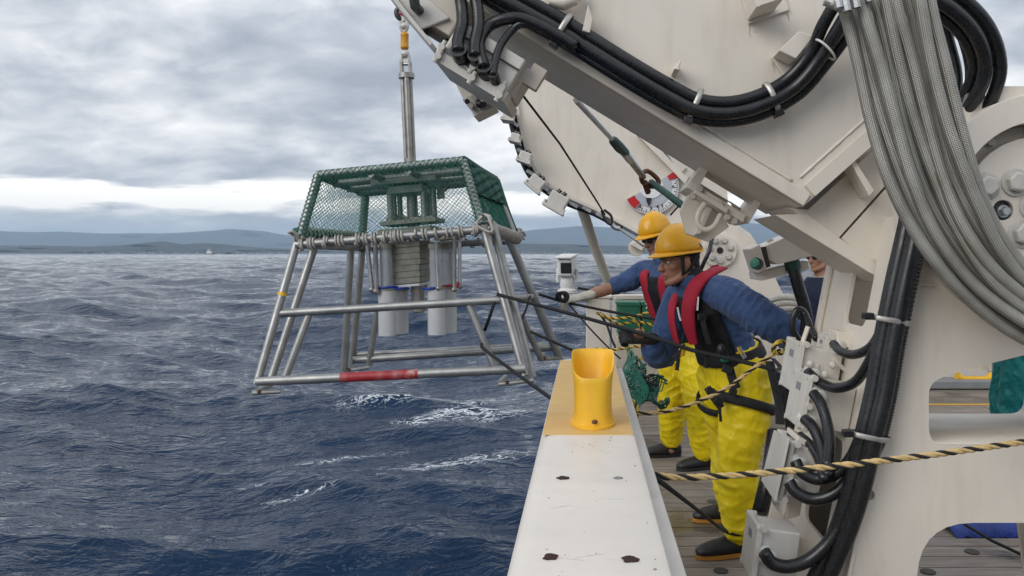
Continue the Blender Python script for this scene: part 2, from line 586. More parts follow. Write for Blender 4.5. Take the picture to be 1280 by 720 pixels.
    def mesh(s, name, origin=Vector((0, 0, 0))):
        me = bpy.data.meshes.new(name)
        me.from_pydata([(x - origin[0], y - origin[1], z - origin[2]) for x, y, z in s.v], [], s.f)
        if any(u is not None for u in s.uv):
            lay = me.uv_layers.new(name='UVMap')
            k = 0
            for f, u in zip(s.f, s.uv):
                for j in range(len(f)):
                    if u is not None:
                        lay.data[k].uv = u[j]
                    k += 1
        me.update()
        return me

    def build(s, name, material, parent=None, smooth=35, bevel=0.0, label=None, cat=None, group=None, kind=None, bseg=2):
        if parent is not None:
            org = ORG[parent.name]
        else:
            vs = np.array(s.v)
            org = Vector((float(vs[:, 0].mean()), float(vs[:, 1].mean()), float(vs[:, 2].min())))
        me = s.mesh(name, org)
        if material is not None:
            me.materials.append(material)
        if smooth:
            me.shade_smooth()
            if smooth < 180:
                me.set_sharp_from_angle(angle=R(smooth))
        ob = bpy.data.objects.new(name, me)
        COL.objects.link(ob)
        if parent is not None:
            ob.parent = parent
        else:
            ob.location = org
        ORG[ob.name] = org
        if bevel:
            md = ob.modifiers.new('bevel', 'BEVEL')
            md.width = bevel
            md.segments = bseg
            md.limit_method = 'ANGLE'
            md.angle_limit = R(40)
            md.harden_normals = True
        tag(ob, label, cat, group, kind)
        return ob


def tag(ob, label=None, cat=None, group=None, kind=None):
    for k, v in (('label', label), ('category', cat), ('group', group), ('kind', kind)):
        if v:
            ob[k] = v
    return ob


def thing(name, loc, label, cat, group=None, kind=None):
    o = bpy.data.objects.new(name, None)
    o.empty_display_size = 0.1
    COL.objects.link(o)
    o.location = loc
    ORG[o.name] = Vector(loc)
    return tag(o, label, cat, group, kind)


def spline(pts, n=8, closed=False):
    """Catmull-Rom through the points"""
    pts = [Vector(p) for p in pts]
    m = len(pts)
    out = []
    rng = range(m) if closed else range(m - 1)
    for i in rng:
        if closed:
            p0, p1, p2, p3 = pts[i - 1], pts[i], pts[(i + 1) % m], pts[(i + 2) % m]
        else:
            p1, p2 = pts[i], pts[i + 1]
            p0 = pts[i - 1] if i else p1 * 2 - p2
            p3 = pts[i + 2] if i + 2 < m else p2 * 2 - p1
        for k in range(n):
            t = k / n
            out.append(0.5 * ((2 * p1) + (p2 - p0) * t + (2 * p0 - 5 * p1 + 4 * p2 - p3) * t * t + (3 * p1 - p0 - 3 * p2 + p3) * t ** 3))
    if not closed:
        out.append(pts[-1])
    return out


def rrect(cx, cy, w, h, r, seg=5, ang=0.0):
    """rounded rectangle outline, turned by ang"""
    out = []
    for (sx, sy, a0) in ((1, 1, 0), (-1, 1, 90), (-1, -1, 180), (1, -1, 270)):
        for k in range(seg + 1):
            a = R(a0 + 90 * k / seg)
            out.append((sx * (w / 2 - r) + r * math.cos(a), sy * (h / 2 - r) + r * math.sin(a)))
    c, s_ = math.cos(ang), math.sin(ang)
    return [(cx + x * c - y * s_, cy + x * s_ + y * c) for x, y in out]


def circle(cx, cy, r, n=20):
    return [(cx + r * math.cos(6.28318530718 * k / n), cy + r * math.sin(6.28318530718 * k / n)) for k in range(n)]


def pxpoly(pts, Y):
    return [(P(a, b, Y).x, P(a, b, Y).z) for a, b in pts]


def hexbolt(mb, c, axis, r, h, washer=True):
    ax = Vector(axis).normalized()
    c = Vector(c)
    if washer:
        mb.tube([c, c + ax * h * 0.2], r * 1.35, 14)
    mb.tube([c + ax * h * 0.2, c + ax * h * 0.85, c + ax * h], [r, r, r * 0.82], 6)
    return mb


def twisted(name, path, r, pitch, label, cat='rope', strands=(M_strand_blk, M_strand_tan, M_strand_tan), group=None, seg=7):
    """laid rope: three strands wound round each other, each a mesh of its own"""
    path = [Vector(p) for p in path]
    base = min(path, key=lambda q: q.z)
    t = thing(name, base, label, cat, group)
    # resample evenly
    L = [0.0]
    for a, b in zip(path, path[1:]):
        L.append(L[-1] + (b - a).length)
    n = max(8, int(L[-1] / (pitch / 9)))
    pts = []
    k = 0
    for i in range(n + 1):
        d = L[-1] * i / n
        while k < len(path) - 2 and L[k + 1] < d:
            k += 1
        f = (d - L[k]) / max(1e-9, L[k + 1] - L[k])
        pts.append(path[k].lerp(path[k + 1], f))
    prev = None
    fr = []
    for i, p in enumerate(pts):
        tg = (pts[min(i + 1, n)] - pts[max(i - 1, 0)]).normalized()
        a = tg.orthogonal() if prev is None else (prev - tg * prev.dot(tg))
        a.normalize()
        prev = a
        fr.append((a, tg.cross(a)))
    for s_, m_ in enumerate(strands):
        q = []
        for i, p in enumerate(pts):
            ph = 6.28318530718 * (i * L[-1] / n / pitch + s_ / 3.0)
            q.append(p + (fr[i][0] * math.cos(ph) + fr[i][1] * math.sin(ph)) * r * 0.52)
        MB().tube(q, r * 0.56, seg).build('strand', m_, t, smooth=180)
    return t


def rope(name, path, r, material, label, cat='rope', group=None, seg=7):
    return MB().tube(path, r, seg).build(name, material, None, 180, label=label, cat=cat, group=group)


def sag(a, b, drop, n=14):
    a, b = Vector(a), Vector(b)
    return [a.lerp(b, i / n) - Vector((0, 0, drop * 4 * (i / n) * (1 - i / n))) for i in range(n + 1)]

# ================================================================ SEA
def sea_material():
    m, n, l, b = principled('sea_water')
    geo = n.new('ShaderNodeNewGeometry')
    at = n.new('ShaderNodeAttribute')
    at.attribute_name = 'foam'
    pos = geo.outputs['Position']
    mp = n.new('ShaderNodeMapping')
    mp.inputs['Rotation'].default_value = (0, 0, R(18))
    mp.inputs['Scale'].default_value = (0.75, 1.5, 1)
    l.new(pos, mp.inputs[0])
    f1 = noise(n, l, mp.outputs[0], 2.4, 8, 0.62, 1.2)
    f3 = noise(n, l, mp.outputs[0], 9.0, 4, 0.6, 0.5)
    f2 = noise(n, l, mp.outputs[0], 0.55, 5, 0.6, 0.6)
    # lacy foam: thin ridges of noise where the crests break
    ridge = math_node(n, l, 'SUBTRACT', 1.0, math_node(n, l, 'MULTIPLY', math_node(n, l, 'ABSOLUTE', math_node(n, l, 'SUBTRACT', f1, 0.5)), 13.0), True)
    amt = math_node(n, l, 'MULTIPLY', at.outputs['Fac'], math_node(n, l, 'ADD', 0.25, f2))
    lace = math_node(n, l, 'MULTIPLY', math_node(n, l, 'SUBTRACT', math_node(n, l, 'ADD', ridge, math_node(n, l, 'MULTIPLY', amt, 1.0)), 1.10), 4.0, True)
    fleck = math_node(n, l, 'MULTIPLY', math_node(n, l, 'SUBTRACT', math_node(n, l, 'ADD', f3, math_node(n, l, 'MULTIPLY', amt, 0.26)), 0.78), 12.0, True)
    fm = math_node(n, l, 'MAXIMUM', lace, fleck)
    fm = math_node(n, l, 'MULTIPLY', fm, ramp(n, l, at.outputs['Fac'], [(0.05, 0.0), (0.40, 1.0)]))
    body = ramp(n, l, f2, [(0.3, (0.0026, 0.0150, 0.043)), (0.7, (0.0040, 0.0210, 0.056))])
    c = mix_col(n, l, fm, body, (0.62, 0.66, 0.70))
    l.new(c, b.inputs['Base Color'])
    l.new(ramp(n, l, fm, [(0, 0.05), (1, 0.7)]), b.inputs['Roughness'])
    b.inputs['IOR'].default_value = 1.333
    b.inputs['Specular IOR Level'].default_value = 0.28
    b.inputs['Specular Tint'].default_value = (0.80, 0.92, 1.0, 1)
    r1 = noise(n, l, mp.outputs[0], 1.5, 4, 0.58, 0.6)
    r2 = noise(n, l, mp.outputs[0], 5.5, 2, 0.5, 0.9)
    h = math_node(n, l, 'ADD', math_node(n, l, 'MULTIPLY', r1, 0.54), math_node(n, l, 'MULTIPLY', r2, 0.10))
    bump(n, l, b, h, 1.0, 0.28)
    return m


def build_sea():
    rng = np.random.default_rng(11)
    # columns: fine where the picture looks, coarse all round
    az = np.concatenate([np.linspace(-41, 9, 740), np.linspace(9, 42, 150)[1:], np.linspace(42, 319, 100)[1:-1]]) * math.pi / 180
    rad = np.concatenate([np.geomspace(2.2, 8.6, 24)[:-1], np.geomspace(8.6, 2600, 820), np.geomspace(2600, 20000, 26)[1:]])
    na, nr = len(az), len(rad)
    A, Rr = np.meshgrid(az, rad)
    X = (Rr * np.sin(A)).ravel()
    Y = (Rr * np.cos(A)).ravel()
    r = Rr.ravel()
    dA = np.abs(np.gradient(np.concatenate([az])))
    sp_a = (Rr * np.broadcast_to(dA, Rr.shape)).ravel()
    sp_r = (np.broadcast_to(np.gradient(rad)[:, None], Rr.shape)).ravel()
    spacing = np.maximum(sp_a, sp_r * 0.6)
    n = 120
    lam = np.geomspace(0.28, 34, n) * rng.uniform(0.93, 1.07, n)
    wind = R(248)
    th = wind + rng.normal(0, 0.55, n) * (1.15 - 0.35 * (np.log(lam) - np.log(0.28)) / 4.8)
    amp = 0.0052 * lam ** 0.95
    amp *= np.interp(np.log(lam), np.log([0.28, 1.0, 2.0, 5.0, 10.0, 34]), [0.75, 1.05, 1.30, 1.25, 0.95, 0.7])
    ph = rng.uniform(0, 6.283, n)
    Z = np.zeros_like(X); DX = np.zeros_like(X); DY = np.zeros_like(X)
    J = np.zeros_like(X)
    # gusts: patches of rougher and calmer water
    gust = 1.0 + 0.22 * np.sin(X * 0.21 + 1.3 * np.sin(Y * 0.11)) * np.sin(Y * 0.17 + 0.8) + 0.15 * np.sin(X * 0.07 - Y * 0.05)
    for i in range(n):
        k = 6.28318 / lam[i]
        kx, ky = k * math.cos(th[i]), k * math.sin(th[i])
        fade = np.clip((lam[i] / spacing - 2.2) / 3.0, 0, 1)
        if lam[i] < 6:
            fade = fade * gust
        arg = kx * X + ky * Y + ph[i]
        s, c = np.sin(arg), np.cos(arg)
        a = amp[i] * fade
        Z += a * c
        q = 1.05
        DX -= q * a * math.cos(th[i]) * s
        DY -= q * a * math.sin(th[i]) * s
        J += q * a * k * c
    far = np.clip((r - 2600) / 1200, 0, 1)
    Z *= (1 - far)
    foam = np.clip((J - 0.72) / 0.5, 0, 1)
    # broken water the ship and the passing crests leave behind

    def wash(cx, cy, sx, sy, ang, amt):
        c, s = math.cos(ang), math.sin(ang)
        u = ((X - cx) * c + (Y - cy) * s) / sx
        v = (-(X - cx) * s + (Y - cy) * c) / sy
        return amt * np.exp(-(u * u + v * v))
    h = EYE.z - SEA_Z

    def spot(px, py):
        Yd = h * F / (py - VY)
        return (px - VX) * Yd / F, Yd
    for px, py, sx, sy, ang, am in ((540, 512, 2.6, 0.9, 0.25, 0.36), (470, 520, 2.2, 0.7, 0.1, 0.36), (520, 575, 2.4, 0.35, 0.1, 0.6), (620, 530, 1.5, 0.8, 0.5, 0.6), (420, 560, 2.0, 0.3, 0.2, 0.5), (40, 500, 2.5, 0.5, 0.1, 0.5), (150, 640, 1.2, 0.2, 0.2, 0.4), (600, 505, 1.6, 0.5, 0.5, 0.42), (500, 536, 1.7, 0.4, 0.15, 0.42), (560, 530, 1.6, 0.3, 0.6, 0.65), (650, 492, 1.2, 0.5, 0.6, 0.6), (350, 612, 0.8, 0.16, 0.2, 0.75), (430, 600, 0.8, 0.14, 0.0, 0.65), (300, 598, 0.6, 0.14, 0.1, 0.5), (260, 570, 0.9, 0.15, 0.1, 0.5),
                                    (20, 615, 0.8, 0.25, 0.3, 0.45), (600, 570, 1.6, 0.4, 0.1, 0.42), (85, 348, 9, 2.2, 0.0, 0.8), (115, 349, 7, 1.6, 0.0, 0.7), (330, 495, 1.5, 0.5, 0.2, 0.36), (60, 326, 12, 5, 0, 0.8), (250, 336, 7, 3, 0, 0.7), (650, 360, 5, 1.4, 0.2, 0.8), (780, 353, 6, 1.5, 0, 0.8), (980, 392, 4, 1.5, 0, 0.6)):
        cx, cy = spot(px, py)
        foam += wash(cx, cy, sx, sy, ang, am)
    foam = np.clip(foam, 0, 1)
    co = np.empty((X.size + 1, 3), np.float32)
    co[:-1, 0] = X + DX * (1 - far); co[:-1, 1] = Y + DY * (1 - far); co[:-1, 2] = SEA_Z + Z
    co[-1] = (0, 0, SEA_Z)
    i = np.arange(nr - 1)[:, None] * na
    j = np.arange(na)[None, :]
    j2 = (j + 1) % na
    quads = np.stack([(i + j), (i + j2), (i + na + j2), (i + na + j)], -1).reshape(-1, 4)
    quads = quads[:, ::-1]
    jj = np.arange(na)
    tri = np.stack([np.full(na, X.size), (jj + 1) % na, jj], -1)
    nq, ntr = len(quads), len(tri)
    me = bpy.data.meshes.new('water')
    me.vertices.add(len(co)); me.vertices.foreach_set('co', co.ravel())
    loops = np.concatenate([quads.ravel(), tri.ravel()]).astype(np.int32)
    me.loops.add(len(loops)); me.loops.foreach_set('vertex_index', loops)
    me.polygons.add(nq + ntr)
    me.polygons.foreach_set('loop_start', np.concatenate([np.arange(nq) * 4, nq * 4 + np.arange(ntr) * 3]).astype(np.int32))
    me.update(calc_edges=True)
    me.validate()
    me.shade_smooth()
    at = me.attributes.new('foam', 'FLOAT', 'POINT')
    at.data.foreach_set('value', np.append(foam, 0).astype(np.float32))
    me.materials.append(sea_material())
    ob = bpy.data.objects.new('water', me)
    COL.objects.link(ob)
    tag(ob, 'dark blue choppy sea with flecks of foam', None, None, 'structure')


build_sea()

# ================================================================ FAR SHORE
M_hill_near = mat('wooded_hills', (0.030, 0.040, 0.045), 0.95, var=0.3, vscale=0.002, bstr=0)
M_hill_far = mat('mountain_woods', (0.035, 0.045, 0.05), 0.95, var=0.2, vscale=0.001, bstr=0)


def ridge_line(name, D, prof, material, wob, seed, label):
    xs = [q[0] for q in prof]
    ys = [q[1] for q in prof]
    vs, fs = [], []
    cols = np.linspace(-1150, 2500, 520)
    rows = 7
    for i, px in enumerate(cols):
        top = float(np.interp(px, xs, ys))
        hpx = (VY - top) + wob * (mnoise.fractal(Vector((px * 0.018 + seed, seed, 0)), 0.9, 2.1, 5) * 1.6)
        hpx = max(1.0, hpx)
        Hm = hpx * D / F
        for k in range(rows):
            t = k / (rows - 1)
            d = D * (1 - 0.10 * (1 - t) + (0.03 * mnoise.noise(Vector((px * 0.02, k, seed))) if 0 < k < rows - 1 else 0))
            vs.append((((px - VX) * D / F), d, SEA_Z - 3 + (Hm + 5) * (t ** 0.75) + (Hm * 0.10 * mnoise.noise(Vector((px * 0.05, k * 3.1, seed))) if 0 < k < rows - 1 else 0)))
        vs.append(((px - VX) * D / F, D * 1.06, SEA_Z - 3))
    m = rows + 1
    for i in range(len(cols) - 1):
        for k in range(rows):
            a = i * m + k
            fs.append((a, a + m, a + m + 1, a + 1))
    mb = MB()
    mb.add(vs, fs)
    mb.build(name, material, None, 60, label=label, kind='structure')


ridge_line('hills', 4600, [(-1100, 309), (-300, 307), (0, 306.6), (50, 306.6), (100, 307.6), (150, 306.6), (175, 304), (205, 301.5), (230, 305), (256, 303.4), (280, 305), (312, 308), (360, 311), (480, 310), (600, 306), (650, 304.4), (715, 304.4), (745, 306), (800, 307), (900, 305), (1000, 308), (1200, 306), (2500, 308)], M_hill_near, 0.7, 3.3, 'dark blue wooded coastal hills on the horizon')
ridge_line('mountains', 12000, [(-1100, 290), (-300, 291), (0, 288), (60, 290), (130, 291), (205, 291.5), (245, 289.5), (290, 286.5), (330, 289), (365, 294), (450, 300), (560, 297), (620, 291), (650, 289), (720, 282.5), (765, 284), (830, 292), (880, 289), (930, 279), (960, 279), (990, 287), (1050, 293), (1200, 291), (2500, 292)], M_hill_far, 0.8, 9.1, 'pale blue mountain range behind the coastal hills')

# harbour town: a line of pale specks too far off to count
tw = MB()
rt = random.Random(5)
for k in range(150):
    px = rt.choice((rt.uniform(95, 350), rt.uniform(640, 790), rt.uniform(-250, 1200)))
    D = rt.uniform(3900, 4050)
    w, hh = rt.uniform(2.5, 9), rt.uniform(2, 4.5) * (1.8 if rt.random() < 0.08 else 1)
    tw.box(((px - VX) * D / F, D, SEA_Z + hh / 2 + rt.uniform(0, 6)), (w, 12, hh))
M_town = mat('far_town_walls', (0.34, 0.34, 0.33), 0.8, var=0.2, vscale=0.02, bstr=0)
tw.build('shore_town', M_town, None, 0, label='thin line of pale harbour buildings along the far shore', kind='stuff')
M_hullblk = mat('dark_hull', (0.02, 0.022, 0.028), 0.5, bstr=0)
M_shipwht = mat('ship_white', (0.72, 0.72, 0.72), 0.5, bstr=0)


def far_ship(px, D, length, label, tall, white):
    c = P(px, 316, D)
    c.z = SEA_Z
    t = thing('ship', c, label, 'ship', 'ships far off on the horizon')
    L = length / 2
    hull = [(-L, 2.6), (-L * 0.94, -1), (L * 0.86, -1), (L, 3.2), (L * 0.6, 2.2), (-L * 0.5, 2.0)]
    MB().prism([(c.x + a, c.z + b) for a, b in hull], D - 3.5, D + 3.5).build('hull', M_hullblk, t, 30)
    sm = M_shipwht if white else M_hullblk
    dk = MB()
    dk.box(c + Vector((-L * 0.1, 0, 2.2 + tall * 0.25)), (L * 0.95, 6, tall * 0.5))
    dk.build('deckhouse', sm, t, 0)
    MB().box(c + Vector((-L * 0.02, 0, 2.2 + tall * 0.68)), (L * 0.5, 5, tall * 0.36)).build('wheelhouse', sm, t, 0)
    MB().box(c + Vector((L * 0.05, -2.55, 2.2 + tall * 0.72)), (L * 0.42, 0.1, tall * 0.12)).build('window', M_glass_dark, t, 0)
    MB().cyl(c + Vector((-L * 0.05, 0, 2 + tall * 0.8)), c + Vector((-L * 0.05, 0, 2 + tall * 1.7)), 0.35, 8).build('mast', sm, t)
    MB().prism([(c.x - L * 0.38, c.z + 2.2 + tall * 0.5), (c.x - L * 0.22, c.z + 2.2 + tall * 0.5), (c.x - L * 0.25, c.z + 2.2 + tall * 1.05), (c.x - L * 0.38, c.z + 2.2 + tall * 1.05)], D - 1.5, D + 1.5).build('funnel', sm, t, 0)
    return t


far_ship(262, 2300, 28, 'small white and dark ship far off on the horizon left of the metal frame', 11, True)
far_ship(286, 2450, 19, 'tiny dark low boat on the horizon just right of the white ship', 4, False)

# ================================================================ HAZE
def haze():
    mb = MB()
    mb.box((0, 0, 0), (44000, 44000, 480))
    m = bpy.data.materials.new('sea_air')
    m.use_nodes = True
    n, l = m.node_tree.nodes, m.node_tree.links
    n.clear()
    o = n.new('ShaderNodeOutputMaterial')
    v = n.new('ShaderNodeVolumePrincipled')
    v.inputs['Color'].default_value = (0.58, 0.78, 1.0, 1)
    v.inputs['Density'].default_value = 0.8e-4
    v.inputs['Anisotropy'].default_value = 0.0
    l.new(v.outputs[0], o.inputs['Volume'])
    mb.v = [(x, y, z + 240 + SEA_Z - 5.0) for x, y, z in mb.v]
    mb.build('haze', m, None, 0, kind='stuff', label='thin blue sea haze fading the far shore')


haze()

# ================================================================ SHIP: DECK, BULWARKS
DECK_X0, DECK_X1, DECK_Y0, DECK_Y1 = 0.19, 7.4, -0.6, 9.0
deck = MB()
deck.box(((DECK_X0 + DECK_X1) / 2 - 0.1, (DECK_Y0 + DECK_Y1) / 2 + 0.2, -0.145), (DECK_X1 - DECK_X0 + 0.6, DECK_Y1 - DECK_Y0 + 1.0, 0.25))
M_caulk = mat('black_caulk', (0.018, 0.017, 0.016), 0.8, bstr=0.2)
deck_ob = deck.build('deck', M_caulk, None, 0, label='weathered grey timber deck planks with black seams', kind='structure')
PW = 0.138
rows = int((DECK_Y1 - DECK_Y0) / PW)
plank_mesh = {}
rp = random.Random(3)
for i in range(rows):
    y = DECK_Y0 + PW * (i + 0.5)
    cuts = [DECK_X0, rp.choice((2.3, 3.1, 3.9)) + rp.uniform(-0.2, 0.2), DECK_X1]
    if i % 3 == 1:
        cuts = [DECK_X0, rp.uniform(4.4, 5.2), DECK_X1]
    for a, b in zip(cuts, cuts[1:]):
        ln = round(b - a - 0.006, 2)
        if ln not in plank_mesh:
            q = MB().box((0, 0, 0), (ln, PW - 0.009, 0.03))
            me = q.mesh('plank')
            me.materials.append(M_wood)
            plank_mesh[ln] = me
        o = bpy.data.objects.new('plank', plank_mesh[ln])
        COL.objects.link(o)
        o.parent = deck_ob
        o.location = Vector(((a + b) / 2, y, -0.0155 + rp.uniform(-0.0012, 0.0012))) - ORG[deck_ob.name]
MB().box((0.0335, 6.22, -0.009), (0.307, 5.6, 0.02)).build('margin_plate', M_greydeck, deck_ob, 30, bevel=0.004)
MB().box((-0.105, 6.22, 0.05), (0.02, 5.6, 0.13)).build('deck_coaming', M_white_old, deck_ob, 30, bevel=0.004)
# wooden plugs let into the planks
for (px, py) in ((891, 627), (901, 714), (1215, 690), (1160, 715)):
    c = P(px, py, 1.5 * F / (py - VY))
    MB().cyl((c.x, c.y, -0.004), (c.x, c.y, 0.0045), 0.035, 16).build('plug', M_brown, deck_ob)

# hull side under the bulwark
MB().prism([(-0.14, -4.0), (0.2, -4.0), (0.2, -0.30), (-0.115, -0.30)], -2.5, 9.35).build('hull', M_white_old, None, 0, label='white steel hull side below the bulwark', cat='ship hull')

BZ = 1.05
bw = thing('bulwark', (0, 1.2, 0), 'white painted bulwark with rounded edge running towards the yellow fairlead', 'bulwark')
prof = []
for k in range(7):     # rounded outboard edge
    a = R(180 - 90 * k / 6)
    prof.append((-0.118 + 0.035 + 0.035 * math.cos(a), BZ - 0.035 + 0.035 * math.sin(a)))
prof += [(0.110, BZ), (0.119, BZ - 0.004), (0.122, BZ - 0.012), (0.122, -0.02), (-0.118, -0.30)]
b = MB()
Yend = 3.41
b.prism(prof, -1.2, Yend - 0.03)
b.build('body', M_white, bw, 30)
e = MB()
pe = [(x * 0.97, z - 0.012 if z > 0.5 else z) for x, z in prof]
e.prism(pe, Yend - 0.0295, Yend)
e.build('end_plate', M_white, bw, 30, bevel=0.006)
MB().box((0.1385, 1.085, 0.99), (0.028, 4.6, 0.045)).build('inner_flange', M_white_old, bw, 30, bevel=0.004)
for yy in np.arange(-0.9, 3.3, 0.62):
    MB().prism([(0.1225, 0.96), (0.145, 0.96), (0.1225, 0.45)], float(yy), float(yy) + 0.012).build('stiffener', M_white_old, bw, 0)
# ochre painted patch round the fairlead
op = MB()
op.box((0.0035, (1.975 + 3.34) / 2, BZ + 0.0008), (0.224, 3.34 - 1.975, 0.0016))
op.build('ochre_paint_patch', M_ochre, bw, 0)
# drain holes with rusty rims
M_void = mat('drain_void', (0.035, 0.012, 0.010), 0.9, bstr=0)
for (px, py, r, m_) in ((704, 598, 0.0115, M_void), (773, 598, 0.0085, M_greydeck), (689, 697, 0.0115, M_void), (788, 700, 0.012, M_void)):
    c = P(px, py, (EYE.z - BZ) * F / (py - VY))
    h = MB()
    pts = [(c.x + r * (1 + 0.25 * math.sin(k * 2.3 + px)) * math.cos(k * 0.5236), c.y + r * 1.0 * (1 + 0.2 * math.cos(k * 1.7)) * math.sin(k * 0.5236)) for k in range(12)]
    h.plate(pts, [], (0, 0, BZ + 0.0004), (1, 0, 0), (0, 1, 0), (0, 0, 0.0016))
    h.build('drain_hole', m_, bw, 0)
# rope scuffs, paint chips and rust freckles on the top plate
M_scuff = mat('paint_scuff', (0.50, 0.47, 0.43), 0.6, var=0.3, vscale=90, bstr=0.3)
M_chip = mat('paint_chip', (0.36, 0.26, 0.20), 0.8, var=0.5, vscale=90)
rc_ = random.Random(44)
for k in range(24):
    y_ = rc_.uniform(1.1, 1.95)
    x_ = rc_.uniform(-0.085, 0.105)
    r_ = rc_.choice((0.0008, 0.001, 0.0014, 0.002))
    pts = [(x_ + r_ * (1 + 0.5 * rc_.random()) * math.cos(a), y_ + r_ * 1.3 * (1 + 0.5 * rc_.random()) * math.sin(a)) for a in np.linspace(0, 6.283, 8)[:-1]]
    MB().plate(pts, [], (0, 0, BZ + 0.0001), (1, 0, 0), (0, 1, 0), (0, 0, 0.0007)).build('paint_chip', M_chip if k % 3 else M_scuff, bw, 0)
for k in range(9):
    y_, x_ = rc_.uniform(1.15, 1.9), rc_.uniform(-0.07, 0.06)
    a_ = rc_.uniform(-0.5, 0.5)
    L_ = rc_.uniform(0.02, 0.06)
    MB().tube([(x_, y_, BZ), (x_ + L_ * 0.5 * math.cos(a_), y_ + L_ * 0.5 * math.sin(a_) + 0.002, BZ), (x_ + L_ * math.cos(a_), y_ + L_ * math.sin(a_), BZ)], [0.0004, 0.0009, 0.0003], 6).build('scuff', M_scuff, bw, 180)
# small scuffs
for (px, py, r) in ((819, 573, 0.006), (812, 603, 0.004), (827, 676, 0.004)):
    c = P(px, py, 2.2)
    MB().ball((0.1235, c.y + (600 - py) * 0.004, 0.995), (0.002, r, r), 8, 5).build('rust_spot', M_rusty, bw)

# ---- yellow fairlead: an open horn, low lip towards us, high rounded back
fl = thing('fairlead', (0.009, 2.06, BZ), 'bright yellow scoop shaped fairlead standing on the bulwark', 'fairlead')


def fair():
    mb = MB()
    cx, cy = 0.017, 2.115
    n = 40
    rings = []
    hgts = [0.0, 0.012, 0.02, 0.05, 0.09, 0.13, 0.17, 0.2]

    def top(t):      # rim height round the plan, t: 0 = towards us
        d = abs(((t + math.pi) % (2 * math.pi)) - math.pi)
        if d < 0.75:
            return 0.130 + 0.010 * (d / 0.75) ** 4
        k = min(1, (d - 0.75) / 1.1)
        return 0.140 + 0.052 * (k * k * (3 - 2 * k))

    def plan(t, hw, hd, e=2.7):
        c, s = math.sin(t), -math.cos(t)
        return (hw * math.copysign(abs(c) ** (2 / e), c), hd * math.copysign(abs(s) ** (2 / e), s))
    outer, inner = [], []
    for j in range(n):
        t = 2 * math.pi * j / n
        col = []
        for k in range(9):
            f = k / 8
            z = top(t) * f
            w = 0.052 + 0.007 * f ** 2 - 0.004 * math.sin(f * math.pi)
            if f < 0.12:
                w += 0.006
            dpt = 0.085 - 0.012 * f
            x, y = plan(t, w, dpt)
            # back leans towards us at the top so that the hollow is a scoop
            col.append((cx + x, cy + y + 0.015 * f * (1 if y > 0 else 0), BZ + 0.002 + z))
        for k in range(1, 7):
            f = k / 6
            z = top(t) * (1 - f) + 0.075 * f
            w = (0.059 - 0.010) * (1 - 0.35 * f * f)
            x, y = plan(t, w, (0.073 - 0.010) * (1 - 0.35 * f * f))
            col.append((cx + x, cy + y + 0.015 * (1 - f) * (1 if y > 0 else 0), BZ + 0.002 + z + (0.004 if k == 1 else 0)))
        col.append((cx, cy + 0.004, BZ + 0.07))
        rings.append(col)
    m = len(rings[0])
    vs = [q for c in rings for q in c]
    fs = []
    for j in range(n):
        j2 = (j + 1) % n
        for k in range(m - 1):
            fs.append((j * m + k, j2 * m + k, j2 * m + k + 1, j * m + k + 1))
    mb.add(vs, fs)
    return mb


fo = fair().build('horn', M_yellow, fl, 50)
fo.modifiers.new('sub', 'SUBSURF').levels = 1
fo.modifiers['sub'].render_levels = 1
MB().plate([(0.007 + 0.060 * math.sin(t) * (1.0), 2.112 - 0.098 * math.cos(t)) for t in np.linspace(0, 6.2, 30)], [], (0.010, 0, BZ + 0.0017), (1, 0, 0), (0, 1, 0), (0, 0, 0.007)).build('base', M_yellow, fl, 40, bevel=0.003)
MB().ball((0.021, 2.0245, BZ + 0.022), (0.008, 0.003, 0.006), 10, 6).build('drain_hole', M_rusty, fl)

# ---- stern bulwark, corner post
sb = thing('stern_bulwark', (1.5, 9.0, 0), 'low cream bulwark across the stern behind the two workers', 'bulwark')
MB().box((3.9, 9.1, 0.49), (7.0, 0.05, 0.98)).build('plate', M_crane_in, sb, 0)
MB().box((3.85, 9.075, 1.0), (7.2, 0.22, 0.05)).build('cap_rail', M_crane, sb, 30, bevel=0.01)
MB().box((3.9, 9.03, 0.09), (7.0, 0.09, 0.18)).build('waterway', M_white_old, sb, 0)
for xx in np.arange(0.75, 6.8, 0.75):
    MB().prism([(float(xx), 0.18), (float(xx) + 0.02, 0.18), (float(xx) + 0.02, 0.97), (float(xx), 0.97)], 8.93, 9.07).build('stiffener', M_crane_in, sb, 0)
ps = thing('corner_post', (0.16, 8.95, 0), 'white steel corner post below the camera head at the stern', 'post')
MB().box((0.13, 8.98, 0.36), (0.27, 0.28, 1.28)).build('column', M_crane, ps, 30, bevel=0.012)
MB().box((0.13, 8.98, 1.01), (0.30, 0.31, 0.025)).build('cap', M_crane, ps, 30, bevel=0.004)
MB().lathe((0.14, 8.93, 1.02), [(0.06, 0), (0.07, 0.02), (0.05, 0.05), (0.06, 0.085), (0.055, 0.1), (0.0, 0.1)], 18).build('yellow_cap', M_yellow, ps)
MB().box((0.31, 8.9, 0.40), (0.05, 0.1, 1.2)).build('edge_flange', M_crane, ps, 30, bevel=0.004)

